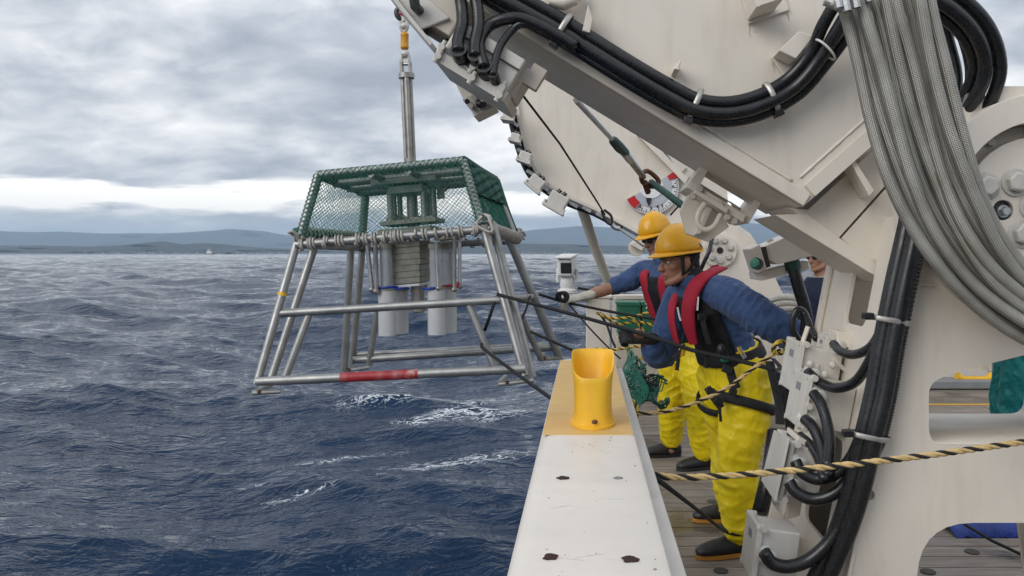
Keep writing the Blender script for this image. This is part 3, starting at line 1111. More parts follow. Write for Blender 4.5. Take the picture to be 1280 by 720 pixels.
# ---- pan and tilt camera head
ch = thing('surveillance_camera', P(709, 368, 8.8), 'white pan and tilt camera head with dark window beside corner post', 'camera')
c0 = P(709, 333, 8.8)
hd = MB()
rz = Matrix.Rotation(R(-12), 3, 'Z') @ Matrix.Rotation(R(6), 3, 'X')
hd.box(c0, (0.17, 0.28, 0.20), rz)
hd.build('housing', M_shipwht, ch, 35, bevel=0.03, bseg=3)
MB().box(c0 + rz @ Vector((0.02, -0.14, 0.0)), (0.12, 0.02, 0.12), rz).build('window', M_glass_dark, ch, 35, bevel=0.008)
MB().box(c0 + rz @ Vector((0, -0.02, 0.115)), (0.19, 0.32, 0.025), rz).build('sunshade', M_shipwht, ch, 35, bevel=0.01)
MB().lathe(P(709, 366, 8.8), [(0.105, 0), (0.105, 0.03), (0.07, 0.05), (0.085, 0.09), (0.075, 0.17), (0.05, 0.2), (0.0, 0.2)], 18).build('pan_base', M_shipwht, ch)
for s_ in (-1, 1):
    MB().box(c0 + Vector((0.105 * s_, 0, -0.10)), (0.03, 0.09, 0.16)).build('yoke_arm', M_shipwht, ch, 35, bevel=0.01)
MB().tube([P(722, 360, 8.75), P(735, 362, 8.75), P(745, 364, 8.8)], 0.016, 8).build('cable', M_hose, ch)
MB().box(P(714, 370, 8.8), (0.34, 0.2, 0.04)).build('bracket', M_crane, ch, 30, bevel=0.004)

# ---- leaning stay pole
MB().tube([P(722, 243, 7.9), P(742, 305, 8.2), P(764, 362, 8.6)], [0.055, 0.052, 0.05], 12).build('stay_pole', M_crane, None, label='slanted cream pole rising from the stern corner to the far crane arm', cat='pole')

# ---- green crate and lashings by the stern
gc = thing('storage_case', P(797, 420, 8.2), 'dark green plastic case lashed at the stern behind the gate', 'case')
for (x0, x1) in ((772, 800), (803, 838)):
    a, d = P(x0, 379, 8.2), P(x1, 418, 8.2)
    MB().box(((a.x + d.x) / 2, 8.4, (a.z + d.z) / 2), (d.x - a.x, 0.36, a.z - d.z)).build('case_body', M_green, gc, 30, bevel=0.02)
    MB().box(((a.x + d.x) / 2, 8.4, a.z - 0.012), (d.x - a.x + 0.02, 0.38, 0.045)).build('lid', M_green, gc, 30, bevel=0.01)
rb = MB().box(P(815, 440, 8.3) + Vector((0, 0.1, -0.04)), (0.75, 0.4, 0.42)).build('locker', M_crane_in, None, 30, bevel=0.01, label='worn cream steel locker under the green case', cat='locker')
YB = (M_strand_blk, M_strand_yel, M_strand_yel)
for i, pts in enumerate((((745, 391), (765, 398), (790, 396), (812, 390), (836, 383)), ((752, 393), (772, 405), (796, 402), (822, 408)), ((745, 436), (770, 437), (795, 433), (812, 436)), ((790, 396), (800, 408), (808, 420), (800, 424), (792, 412)), ((785, 436), (792, 446), (806, 447), (812, 437)))):
    twisted('lashing_rope', spline([P(a, b_, 7.9 + 0.05 * i) for a, b_ in pts], 6), 0.013, 0.075,
            ('upper yellow and black lashing across the green case', 'second yellow and black lashing sagging below the case lid', 'yellow and black lashing along the locker top', 'loose loop of yellow and black rope on the green case', 'small hanging loop of yellow black rope on the locker')[i], strands=YB, group='lashings at the stern')
# thin chain hanging by the post
ck = MB()
cp = spline([P(750, 392, 8.6), P(758, 405, 8.6), P(765, 425, 8.4), P(772, 440, 8.2)], 10)
for i in range(0, len(cp) - 1, 1):
    ck.ball(cp[i], (0.012, 0.008, 0.02), 6, 4)
ck.build('chain', M_hose, None, label='dark thin chain hanging beside the corner post', cat='chain')

# ---- green net on the gate rope
def net_sheet(mb, f, nu, nv, r, seg=4, jit=0.0):
    """diamond mesh on a surface f(u,v), u,v in 0..1, nu by nv cells"""
    rj = random.Random(nu * 31 + nv)
    J = {}

    def q(i, j):
        if (i, j) not in J:
            J[(i, j)] = (rj.uniform(-jit, jit) / nu, rj.uniform(-jit, jit) / nv)
        a, b_ = J[(i, j)]
        return f(min(1, max(0, i / nu + a)), min(1, max(0, j / nv + b_)))
    for s0 in range(-nv, nu + 1):
        for sgn in (1, -1):
            line = []
            for j in range(nv + 1):
                i = s0 + j if sgn == 1 else s0 + nv - j
                if 0 <= i <= nu:
                    line.append(q(i, j))
            if len(line) > 1:
                mb.tube(line, r, seg, cap=False)
    return mb


gn = MB()
c00, c10, c01, c11 = P(778, 432, 4.6), P(803, 460, 4.3), P(778, 500, 4.7), P(806, 520, 4.2)


def gate_net(u, v):
    p = (c00.lerp(c10, u)).lerp(c01.lerp(c11, u), v)
    return p + Vector((0.03 * math.sin(v * 7 + u * 5), 0.04 * math.sin(u * 6), 0.015 * math.sin(u * 9 + v * 4)))


net_sheet(gn, gate_net, 8, 15, 0.0028, 4, 0.3)
gn.build('gate_net', M_net, None, 180, label='green cord net hanging at the bulwark gate behind the fairlead', cat='net')
gb = MB()
e00, e10, e01, e11 = P(786, 452, 5.2), P(822, 470, 5.0), P(792, 505, 5.2), P(828, 508, 4.9)


def heap_net(u, v):
    p = (e00.lerp(e10, u)).lerp(e01.lerp(e11, u), v)
    return p + Vector((0.05 * math.sin(v * 11 + u * 5), 0.09 * math.sin(u * 16 + v * 3), 0.04 * math.sin(u * 13 + v * 8)))


net_sheet(gb, heap_net, 14, 16, 0.0040, 4, 0.35)
gb.build('gathered_net', M_net_dark, None, 180, label='dark green gathered net heaped behind the gate net', cat='net')

# ---- blue tarpaulin on deck behind the pedestal
tp = MB()
nx, ny = 40, 10
vs, fs = [], []
a0, a1 = P(1165, 676, 4.5), P(1420, 676, 4.5)
for i in range(nx + 1):
    for j in range(ny + 1):
        u, v = i / nx, j / ny
        arch = min(1.0, v * 6.0, (1 - v) * 6.0)
        vs.append((a0.x + (a1.x - a0.x) * u, 4.20 + 0.75 * v, 0.006 + arch * (0.12 + 0.06 * mnoise.noise(Vector((u * 9, v * 4, 1)))) * min(1, u * 7 + 0.25) + 0.012 * mnoise.noise(Vector((u * 30, v * 9, 4)))))
for i in range(nx):
    for j in range(ny):
        k = i * (ny + 1) + j
        fs.append((k, k + ny + 1, k + ny + 2, k + 1))
tp.add(vs, fs)
tpo = tp.build('tarpaulin', M_tarp, None, 180, label='crumpled blue tarpaulin lying on deck seen through the pedestal opening', cat='tarpaulin')
tpo.modifiers.new('solid', 'SOLIDIFY').thickness = 0.004
rope('deck_line', [P(1205, 655, 4.2), P(1240, 676, 4.05), P(1300, 704, 3.9)], 0.008, M_rope_black, 'thin black line crossing the pedestal opening above the blue tarpaulin', 'rope')

# ---- grey base with yellow cleat on the far deck
cb = thing('mooring_cleat', P(1218, 482, 8.9), 'yellow double horned cleat on a grey base far behind the pedestal', 'cleat')
cc = P(1218, 474, 8.86)
MB().tube([cc + Vector((-0.20, 0, 0.03)), cc + Vector((-0.12, 0, 0.0)), cc + Vector((0.12, 0, 0.0)), cc + Vector((0.20, 0, 0.03))], [0.055, 0.035, 0.035, 0.055], 12).build('horn', M_yellow, cb)
for s_ in (-1, 1):
    MB().cyl(cc + Vector((0.09 * s_, 0, -0.09)), cc + Vector((0.09 * s_, 0, 0)), 0.035, 12).build('stem', M_yellow, cb)
MB().box((cc.x + 0.2, 8.87, 0.055), (3.4, 0.26, 0.10)).build('machinery_base', M_greydeck, None, 30, bevel=0.02, label='long grey painted steel plinth carrying the yellow cleat', cat='plinth')
yl = P(1190, 506, 7.9)
MB().box((yl.x + 0.3, 7.9, 0.003), (2.6, 0.04, 0.005)).build('deck_stripe', M_yellow, None, 0, label='thin yellow line painted on the far deck', cat='marking')

# ================================================================ NEAR CRANE: pedestal, arm
YN, YFAR = 2.4, 3.15       # near and far side plates
ped = thing('crane_pedestal', (1.2, 2.8, 0), 'cream steel pedestal with rounded cut-outs carrying the near crane arm', 'crane pedestal')


def ped_x(z):      # sloping seaward face
    return 1.0 - 0.195 * (1.61 - z)


outer = [(ped_x(-0.0), 0.0), (ped_x(1.62), 1.62), (1.02, 1.78), (1.10, 1.92), (1.25, 2.0), (1.45, 2.0), (1.66, 1.85), (1.78, 1.6), (1.98, 1.0), (2.2, 0.0)]
Xp = lambda px: (px - VX) * YN / F
Zp = lambda py: EYE.z - (py - VY) * YN / F


def hole_up(low=0.0):
    # rounded opening seen at right: slanted top edge
    pts = []
    r = 0.055
    x0, x1, z0 = Xp(1161), 1.72, Zp(557) - low
    ztl, ztr = Zp(492), 1.26
    c = [(x0, z0), (x1, z0), (1.74, 1.29), (1.313, 1.193), (1.092, 1.138), (x0, Zp(480))]
    n = len(c)
    for i in range(n):
        p, a, b_ = Vector(c[i]), Vector(c[i - 1]), Vector(c[(i + 1) % n])
        da, db = (a - p).normalized(), (b_ - p).normalized()
        rr = min(r, (a - p).length * 0.45, (b_ - p).length * 0.45)
        for k in range(6):
            t = k / 5
            q = (p + da * rr) * (1 - t) ** 2 + p * 2 * t * (1 - t) + (p + db * rr) * t * t
            pts.append((q.x, q.y))
    return pts


def hole_low():
    pts = []
    c = [(Xp(1134), -0.02), (1.75, -0.02), (1.66, 0.69), (Xp(1150), 0.69)]
    rs = [0.005, 0.005, 0.12, 0.16]
    n = len(c)
    for i in range(n):
        p, a, b_ = Vector(c[i]), Vector(c[i - 1]), Vector(c[(i + 1) % n])
        da, db = (a - p).normalized(), (b_ - p).normalized()
        rr = rs[i]
        for k in range(8):
            t = k / 7
            q = (p + da * rr) * (1 - t) ** 2 + p * 2 * t * (1 - t) + (p + db * rr) * t * t
            pts.append((q.x, max(q.y, 0.012)))
    return pts


hu, hl = hole_up(), hole_low()
hu2 = hole_up(0.055)
bolt_hole = circle(Xp(1087), Zp(619), 0.016, 16)
MB().prism(outer, YN, YN + 0.018, [hu, hl, bolt_hole]).build('side_plate', M_crane, ped, 30, bevel=0.003)
MB().prism(outer, YFAR - 0.018, YFAR, [hu2, hl]).build('side_plate', M_crane, ped, 30, bevel=0.003)
# seaward face plate with an opening, sloping with the side plates
s0, s1 = Vector((ped_x(0), 0, 0.0)), Vector((ped_x(1.62), 0, 1.62))
vdir = (s1 - s0).normalized()
ndir = Vector((vdir.z, 0, -vdir.x))
zz = lambda z: (z / vdir.z)
hole1 = rrect(2.80, zz(1.365), 0.22, 0.235, 0.035)
hole2 = rrect(2.80, zz(0.70), 0.26, 0.34, 0.04)
MB().plate([(YN + 0.019, 0.0), (YFAR - 0.019, 0.0), (YFAR - 0.019, zz(1.62)), (YN + 0.019, zz(1.62))], [hole1, hole2], (ped_x(0) + 0.004, 0, 0), (0, 1, 0), vdir, ndir * 0.016).build('face_plate', M_crane, ped, 30, bevel=0.002)
# proud edge flange down the near corner
ef = MB()
ef.plate([(0, 0.0), (0.035, 0.0), (0.035, zz(1.62)), (0, zz(1.62))], [], (ped_x(0) - 0.012, YN - 0.014, 0), (0, 1, 0), vdir, ndir * 0.012)
ef.build('edge_flange', M_crane, ped, 30, bevel=0.002)
MB().plate([(0, 0.0), (0.05, 0.0), (0.05, zz(1.62)), (0, zz(1.62))], [], (ped_x(0) - 0.016, YFAR - 0.02, 0), (0, 1, 0), vdir, ndir * 0.014).build('edge_flange', M_crane, ped, 30, bevel=0.002)
# linings of the openings
for h0, h1 in ((hu, hu2), (hl, hl)):
    def grow(h_, k_):
        c = (sum(q[0] for q in h_) / len(h_), sum(q[1] for q in h_) / len(h_))
        return [(c[0] + (q[0] - c[0]) * k_, max(0.011, c[1] + (q[1] - c[1]) * k_)) for q in h_]
    a_, b_ = grow(h0, 1.004), grow(h1, 1.004)
    m_ = len(a_)
    ln_ = MB()
    ln_.add([(x, YN + 0.0185, z) for x, z in a_] + [(x, YFAR - 0.0185, z) for x, z in b_], [(i_, (i_ + 1) % m_, m_ + (i_ + 1) % m_, m_ + i_) for i_ in range(m_)])
    lo_ = ln_.build('opening_lining', M_crane, ped, 40)
    md_ = lo_.modifiers.new('solid', 'SOLIDIFY'); md_.thickness = 0.006; md_.offset = 0
MB().cyl((Xp(1087), YN + 0.09, Zp(619)), (Xp(1087), YN + 0.1, Zp(619)), 0.03, 12).build('blue_plug', M_tarp, ped)
# weld marks / little welded tab
MB().tube([P(1146, 358, 2.395), P(1150, 355, 2.392), P(1168, 357, 2.392)], 0.004, 6).build('weld_tab', M_crane, ped)
MB().tube([P(1070, 568, 2.395), P(1086, 571, 2.392)], 0.003, 6).build('weld_tab', M_crane, ped)
# round bearing housing
hc = P(1283, 264, YN)
hx, hz = hc.x, hc.z
MB().prism(circle(hx, hz, 0.335, 56), YN - 0.10, YN - 0.001, [circle(hx, hz, 0.255, 48)]).build('bearing_ring', M_crane, ped, 30, bevel=0.008)
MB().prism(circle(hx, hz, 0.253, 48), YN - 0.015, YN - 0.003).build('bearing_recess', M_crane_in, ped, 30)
MB().prism(circle(hx, hz, 0.215, 48), YN - 0.055, YN - 0.016, [circle(Xp(1242), Zp(264), 0.030, 20)]).build('cover_disc', M_crane, ped, 30, bevel=0.006)
for k in range(6):
    a = R(-68 + 60 * k)
    q = Vector((Xp(1242) + 0.088 * math.cos(a + 2.36), YN - 0.056, Zp(264) + 0.088 * math.sin(a + 2.36)))
    hexbolt(MB(), q, (0, -1, 0), 0.031, 0.03).build('bolt', M_bolt, ped, 25, bevel=0.002)
for a in range(0, 360, 30):
    q = Vector((hx + 0.236 * math.cos(R(a)), YN - 0.0155, hz + 0.236 * math.sin(R(a))))
    hexbolt(MB(), q, (0, -1, 0), 0.014, 0.014).build('bolt', M_bolt, ped, 25)
MB().cyl((Xp(1242), YN - 0.04, Zp(264)), (Xp(1242), YN - 0.012, Zp(264)), 0.031, 16).build('pin_socket', M_plastic, ped)
hexbolt(MB(), (Xp(1245), YN - 0.04, Zp(265)), (0, -1, 0), 0.014, 0.024).build('grease_nipple', M_steel, ped, 25)

# ---- near arm
YW_ = 2.612
M_rustrun = mat('rust_run', (0.50, 0.41, 0.31), 0.7, var=0.3, vscale=80, bstr=0)
arm = thing('crane_boom', P(1100, 300, 2.8), 'huge cream box girder crane arm rising to the upper left edge', 'crane arm')
YA0, YA1 = 2.6, 3.15
px_low = [(250, -202), (1005, 258)]
web = [(250, -202), (1005, 258), (1112, 163), (1146, 60), (1150, -60), (1080, -240), (650, -420), (250, -560)]
wp = pxpoly(web, YA0)
MB().prism(wp, YA0 + 0.012, YA0 + 0.028).build('near_web', M_crane, arm, 30)
MB().prism(wp, YA1 - 0.028, YA1 - 0.012).build('far_web', M_crane, arm, 30)


def strip(a, b_, th, y0, y1, up):
    """plate whose visible edge runs a->b (X,Z), th thick to the 'up' side"""
    a, b_ = Vector(a), Vector(b_)
    d = (b_ - a).normalized()
    nrm = Vector((-d.y, d.x)) * up
    return [(a.x, a.y), (b_.x, b_.y), (b_.x + nrm.x * th, b_.y + nrm.y * th), (a.x + nrm.x * th, a.y + nrm.y * th)]


MB().prism(strip(wp[0], wp[1], 0.045, 0, 0, 1), YA0, YA1).build('bottom_flange', M_crane, arm, 30, bevel=0.005)
e1 = (Vector(wp[1]) + (Vector(wp[2]) - Vector(wp[1])).normalized() * 0.047)
MB().prism(strip(tuple(e1), wp[2], 0.05, 0, 0, 1), YA0 + 0.001, YA1 - 0.001).build('end_flange', M_crane, arm, 30, bevel=0.005)
for a, b_ in ((2, 3), (3, 4), (4, 5), (5, 6)):
    MB().prism(strip(wp[a], wp[b_], 0.03, 0, 0, 1), YA0 + 0.002, YA1 - 0.002).build('back_flange', M_crane, arm, 30, bevel=0.004)
# brackets welded to the near web
def lug(pts, Y0, depth, m=M_crane, nm='lug'):
    MB().prism(pxpoly(pts, Y0), Y0 - depth, Y0 - 0.001).build(nm, m, arm, 30, bevel=0.004)


YW = YA0 + 0.012
lug([(925, -6), (935, 31), (986, 14), (978, -14)], YW, 0.012)
lug([(929, -14), (934, 26), (939, 25), (934, -16)], YW - 0.0125, 0.14)
lug([(937, 24), (968, 14), (967, 8), (936, 18)], YW - 0.0125, 0.14)
lug([(963, 73), (990, 47), (1012, 58), (978, 98)], YW, 0.02)
lug([(965, 72), (990, 48), (1008, 54), (986, 82)], YW - 0.0205, 0.09)
lug([(728, 49), (735, 17), (741, 33), (737, 52)], YW, 0.10)
lug([(838, 95), (847, 82), (845, 97)], YW, 0.10)
MB().tube([P(690, -14, 2.58), P(693, 2, 2.56), P(704, 5, 2.56), P(716, 0, 2.56), P(726, -12, 2.58)], 0.022, 12).build('pipe_stub', M_crane, arm)
# underside details: small welded clips
for (cx_, cy_) in ((812, 122), (868, 160)):
    q = P(cx_ - 80, cy_ - 22, 2.83)
    q = P(733 + (cx_ - 733) * 0.97, 316 + (cy_ - 316) * 0.97, 2.86)
    rm = Matrix.Rotation(R(31), 3, 'Y')
    MB().box(q, (0.05, 0.02, 0.07), rm).build('clip', M_crane, arm, 30, bevel=0.003)
    MB().box(q + Vector((0.014, 0.012, -0.03)), (0.03, 0.10, 0.012), rm).build('clip', M_crane, arm, 30, bevel=0.003)
MB().tube([P(745, 108, 2.92), P(790, 138, 2.92), P(842, 172, 2.92)], 0.006, 6).build('conduit', M_crane, arm)

# weld beads where flanges meet the web, and a seam across the web
def weld(name, a, b_, Y, par, r=0.0055):
    a, b_ = P(*a, Y), P(*b_, Y)
    n = max(6, int((b_ - a).length / 0.012))
    rw = random.Random(int(a.x * 1e4) & 0xffff)
    MB().tube([a.lerp(b_, i / n) for i in range(n + 1)], [r * (0.75 + 0.45 * rw.random()) for _ in range(n + 1)], 6).build(name, M_crane, par, 180)


weld('weld_bead', (420, -122), (990, 226), YA0 + 0.012, arm)
weld('weld_bead', (1000, 222), (1100, 132), YA0 + 0.012, arm)
rs_ = random.Random(12)
for (px, py, ln) in ((936, 30, 16), (984, 17, 10), (966, 76, 14), (1030, 214, 10)):
    k_ = 5
    pts = [P(px + rs_.uniform(-1, 1) + i * 0.5, py + ln * i / k_, YW_ - 0.0006) for i in range(k_ + 1)]
    MB().tube(pts, [0.0032 * (1 - i / (k_ + 1)) for i in range(k_ + 1)], 6, flat=0.2, up=(1, 0, 0)).build('rust_run', M_rustrun, arm, 180)
# lower gusset of the arm, two plates with an open joint between them
g1 = pxpoly([(985, 259), (1010, 262), (1112, 168), (1139, 196), (1049, 297), (1000, 270)], 2.72)
g2 = pxpoly([(1052, 298), (1141, 199), (1190, 205), (1215, 330), (1108, 347), (1100, 343)], 2.72)
MB().prism(g1, 2.72, 3.05).build('gusset', M_crane, arm, 30, bevel=0.003)
MB().prism(g2, 2.72, 3.05).build('gusset', M_crane, arm, 30, bevel=0.003)
lw = pxpoly([(962, 270), (1000, 268), (1110, 349), (1098, 353)], 2.78)
MB().prism(lw, 2.70, 3.06).build('lower_flange', M_crane, arm, 30, bevel=0.003)
MB().prism(pxpoly([(1057, 203), (1063, 201), (1088, 240), (1082, 247)], 2.66), 2.62, 2.719).build('rib', M_crane, arm, 30, bevel=0.004)
# shield beside the hoses at the top of the pedestal
MB().prism(pxpoly([(1114, 240), (1133, 252), (1138, 275), (1128, 298), (1118, 300)], 2.5), 2.47, 2.5).build('shield_plate', M_crane, arm, 30, bevel=0.004)

# bracket under the arm: two lugs, a bar, a gusset and a U-shaped handle
YB_ = 3.02
def brk(nm, pts, y0, y1, holes=(), m=M_crane):
    MB().prism(pxpoly(pts, YB_), y0, y1, [pxpoly(h, YB_) for h in holes]).build(nm, m, arm, 30, bevel=0.004)


def pcirc(cx_, cy_, rx, ry, n=14):
    return [(cx_ + rx * math.cos(6.2832 * k / n), cy_ + ry * math.sin(6.2832 * k / n)) for k in range(n)]


brk('bracket_lug', [(876, 207), (886, 210), (868, 242), (857, 235)], YB_ - 0.03, YB_ + 0.22)
brk('bracket_lug', [(945, 246), (952, 250), (934, 280), (924, 274)], YB_ - 0.03, YB_ + 0.22)
brk('bracket_web', [(868, 216), (944, 262), (930, 272), (860, 232)], YB_ + 0.16, YB_ + 0.18, [pcirc(878, 227, 6, 4), pcirc(921, 254, 4, 6)], M_crane_in)
brk('bracket_bar', [(858, 236), (863, 229), (930, 270), (926, 279)], YB_ - 0.05, YB_ + 0.21)
brk('bracket_gusset', [(862, 242), (905, 268), (914, 283), (888, 302), (860, 292), (852, 262)], YB_ + 0.04, YB_ + 0.08)
brk('bracket_pad', [(864, 243), (866, 238), (907, 262), (905, 268)], YB_ - 0.07, YB_ + 0.05)
hdl = spline([P(881, 254, 2.97), P(873, 268, 2.96), P(873, 280, 2.96), P(882, 287, 2.96), P(893, 282, 2.96), P(901, 268, 2.97)], 6)
MB().tube(hdl, 0.010, 10).build('handle', M_crane, arm)
brk('bracket_rib', [(886, 258), (891, 260), (876, 292), (868, 294)], YB_ + 0.0, YB_ + 0.04)
for (cx_, cy_) in ((866, 246), (909, 272), (900, 256), (875, 237), (918, 277)):
    hexbolt(MB(), P(cx_, cy_, YB_ - 0.051), (0, -1, 0), 0.011, 0.016).build('bolt', M_bolt, arm, 25)

# ---- box beam with green button behind the pedestal (local valve stand)
vb = thing('valve_box', P(990, 345, 3.6), 'cream steel box beam with a green push button behind the worker', 'control box')
MB().prism(pxpoly([(953, 309), (1000, 288), (1046, 300), (1040, 314), (972, 331), (958, 324)], 3.5), 3.5, 3.72).build('beam', M_crane, vb, 30, bevel=0.005)
MB().prism(pxpoly([(948, 340), (1008, 326), (1010, 336), (950, 351)], 3.58), 3.55, 3.8).build('tray', M_crane, vb, 30, bevel=0.004)
MB().prism(pxpoly([(938, 311), (950, 305), (959, 337), (948, 342)], 3.47), 3.47, 3.66).build('end_box', M_crane, vb, 30, bevel=0.006)
MB().prism(pxpoly([(953, 309), (957, 308), (963, 333), (958, 335)], 3.48), 3.475, 3.60).build('end_gap', M_brown, vb, 0)
bt = P(944, 330, 3.45)
MB().cyl(bt + Vector((0.01, 0, 0)), bt + Vector((-0.005, -0.035, 0.003)), 0.026, 18).build('button_collar', M_plastic, vb)
MB().lathe(bt + Vector((-0.006, -0.03, 0.003)), [(0.021, 0), (0.021, 0.014), (0.017, 0.02), (0, 0.021)], 18, axis=(-0.5, -0.85, 0.1)).build('button', M_greenbtn, vb)
for (cx_, cy_) in ((963, 303), (985, 293)):
    hexbolt(MB(), P(cx_, cy_, 3.6), (0.2, 0, 1), 0.014, 0.016).build('bolt', M_bolt, vb, 25)
hs = spline([P(990, 328, 3.54), P(997, 355, 3.54), P(1008, 395, 3.56), P(1006, 425, 3.58), P(1000, 450, 3.58)], 8)
rope('control_hose', hs, 0.028, M_hose, 'thick black hose dropping from the cream valve box', 'hose', seg=12)
MB().cyl(P(989, 325, 3.54), P(992, 337, 3.54), 0.034, 12).build('hose_collar', M_dgreen, vb)
rope('loop_hose', spline([P(1002, 430, 3.2), P(992, 415, 3.2), P(991, 398, 3.2), P(997, 387, 3.2), P(1006, 392, 3.2), P(1013, 410, 3.15), P(1021, 424, 3.1)], 8), 0.014, M_hose, 'thin black hose loop standing up above the junction boxes', 'hose', seg=10)
tr = [P(985, 402, 6.4) + Vector((0.33 * math.cos(R(a)), 0.1, 0.33 * math.sin(R(a)) - 0.14)) for a in range(20, 165, 6)]
for k in range(3):
    rope('hose_coil', [q + Vector((0.02 * k, 0, -0.045 * k)) for q in tr], 0.028, M_rope_grey, ('top', 'middle', 'bottom')[k] + ' arc of the grey hose coil behind the valve box', 'hose', 'grey hose coil', seg=10)

# ================================================================ FAR ARM AND PEDESTAL
YF0, YF1 = 7.6, 8.15
fa = thing('crane_boom', P(880, 320, 7.8), 'far cream crane arm carrying the round angle dial', 'crane arm')
tip = [(520, -80), (600, 40), (640, 105), (647, 150), (657, 190), (668, 215), (684, 233), (705, 246), (745, 264), (800, 294), (850, 322), (885, 345), (930, 345), (935, 300), (905, 272), (862, 236), (800, 172), (742, 122), (700, 60), (640, -60)]
fp = pxpoly(tip, YF0)
MB().prism(fp, YF0, YF1).build('girder', M_crane, fa, 30, bevel=0.01)
# flange lip along the seaward edge
lip = [Vector((x, 0, z)) for x, z in pxpoly(tip[2:12], YF0)]
lm = MB()
for a, b_ in zip(lip, lip[1:]):
    lm.prism(strip((a.x, a.z), (b_.x, b_.z), 0.03, 0, 0, 1), YF0 - 0.05, YF0 - 0.001)
lm.build('edge_flange', M_crane, fa, 30)
MB().prism(pxpoly([(796, 170), (805, 168), (866, 232), (862, 238)], YF0), YF0 - 0.08, YF0 - 0.001).build('upper_flange', M_crane, fa, 30)
# pale housing further aft seen between the two arms
dh = MB()
dh.prism(pxpoly([(815, 165), (905, 200), (912, 272), (870, 245)], 9.6), 9.6, 10.4)
dho = dh.build('winch_housing', M_crane, None, 30, label='pale ribbed housing glimpsed between the two crane arms', cat='housing')
for (a, b_) in (((832, 188), (822, 196)), ((858, 210), (843, 222))):
    MB().tube([P(*a, 9.58), P(*b_, 9.58)], 0.012, 6).build('rib', M_crane_in, dho)

fped = thing('crane_pedestal', P(905, 480, 8), 'far cream pedestal with bolted pivot disc behind the workers', 'crane pedestal')
pp = [(862, 330), (868, 300), (880, 284), (900, 277), (920, 280), (938, 292), (955, 318), (985, 380), (1012, 440), (1035, 505), (860, 505), (848, 420)]
MB().prism(pxpoly(pp, 7.4), 7.4, 7.58).build('side_plate', M_crane, fped, 30, bevel=0.008)
MB().prism(pxpoly(pp, 7.4), 8.2, 8.35).build('side_plate', M_crane, fped, 30, bevel=0.008)
dc = P(899, 313, 7.4)
MB().prism(circle(dc.x, dc.z, 0.155, 36), 7.36, 7.399).build('pivot_disc', M_crane, fped, 30, bevel=0.008)
for k in range(7):
    a = R(15 + 51.4 * k)
    hexbolt(MB(), (dc.x + 0.098 * math.cos(a), 7.361, dc.z + 0.098 * math.sin(a)), (0, -1, 0), 0.027, 0.03).build('bolt', M_bolt, fped, 25)
MB().cyl((dc.x, 7.352, dc.z), (dc.x, 7.362, dc.z), 0.03, 16).build('centre_hole', M_ink, fped)
rope('black_brace', [P(872, 345, 7.2), P(886, 315, 7.2), P(892, 290, 7.25)], 0.02, M_hose, 'short black hose rising past the far pivot disc', 'hose')

# ---- angle dial on the far arm
dl = thing('angle_dial', P(821, 268, 7.55), 'white half round angle dial with red ends on the far crane arm', 'dial')
D0 = P(814, 233, 7.55)
def arcpoly(r0, r1, a0, a1, n=28):
    o_ = [(D0.x + r1 * math.cos(R(a0 + (a1 - a0) * k / n)), D0.z + r1 * math.sin(R(a0 + (a1 - a0) * k / n))) for k in range(n + 1)]
    i_ = [(D0.x + r0 * math.cos(R(a1 + (a0 - a1) * k / n)), D0.z + r0 * math.sin(R(a1 + (a0 - a1) * k / n))) for k in range(n + 1)]
    return o_ + i_


PX = 7.55 / 1000
MB().prism(arcpoly(3 * PX, 35 * PX, -152, 33), 7.56, 7.575).build('scale_plate', M_dial, dl, 30)
MB().prism(arcpoly(15 * PX, 25.5 * PX, -152, 33), 7.553, 7.5595).build('grey_ring', M_dialgrey, dl, 30)
MB().prism(arcpoly(9 * PX, 15 * PX, -165, 10), 7.546, 7.5525).build('hub_ring', M_dial, dl, 30)
for a0, a1 in ((-152, -126), (19, 33)):
    MB().prism(arcpoly(24 * PX, 34.5 * PX, a0, a1, 8), 7.548, 7.5525).build('red_sector', M_dialred, dl, 30)
for k in range(28):
    a = -122 + k * 5
    MB().prism(arcpoly((31.5 if k % 2 else 29) * PX, 34 * PX, a - 0.55, a + 0.55, 1), 7.554, 7.5595).build('tick', M_ink, dl, 0)
for a in (-120, -90, -60, -30, 0):
    MB().box((D0.x + 27.3 * PX * math.cos(R(a)), 7.551, D0.z + 27.3 * PX * math.sin(R(a))), (0.012, 0.003, 0.022)).build('tick', M_ink, dl, 0)
pt = P(811, 250, 7.54)
MB().prism([(pt.x - 3.2 * PX, pt.z + 0.02), (pt.x + 3.2 * PX, pt.z + 0.02), (pt.x + 3 * PX, pt.z - 0.005), (pt.x, pt.z - 0.062), (pt.x - 3 * PX, pt.z - 0.005)], 7.538, 7.5455).build('pointer', M_ink, dl, 0)
for (cx_, cy_) in ((800, 258), (822, 258)):
    MB().ball(P(cx_, cy_, 7.545), 0.012, 8, 6).build('screw', M_rusty, dl)

# ---- cable run with clip-on terminal boxes along the seaward edge of the far arm
ctr = spline([P(634, 130, 7.5), P(640, 160, 7.5), P(650, 195, 7.5), P(662, 220, 7.5), P(680, 238, 7.5), P(703, 252, 7.5), P(735, 264, 7.5), P(770, 282, 7.5)], 6)
cr = thing('cable_run', P(690, 262, 7.5), 'black cables clipped along the curved edge of the far arm', 'cable')
for k in range(3):
    MB().tube([q + Vector((0.030 * k, 0.05 * k, -0.012 * k)) for q in ctr], 0.021, 8).build('cable', M_hose, cr)
for q in ctr[2:-3:3]:
    MB().box(q + Vector((0.03, -0.005, 0)), (0.09, 0.05, 0.03), Matrix.Rotation(R(30), 3, 'Y')).build('clip', M_steel, cr)
tb = ((636, 145, 0.13, 8, 'topmost'), (645, 172, 0.12, 15, 'second'), (657, 196, 0.15, 20, 'third'), (671, 228, 0.19, 40, 'fourth'), (697, 251, 0.24, 30, 'lowest and largest'))
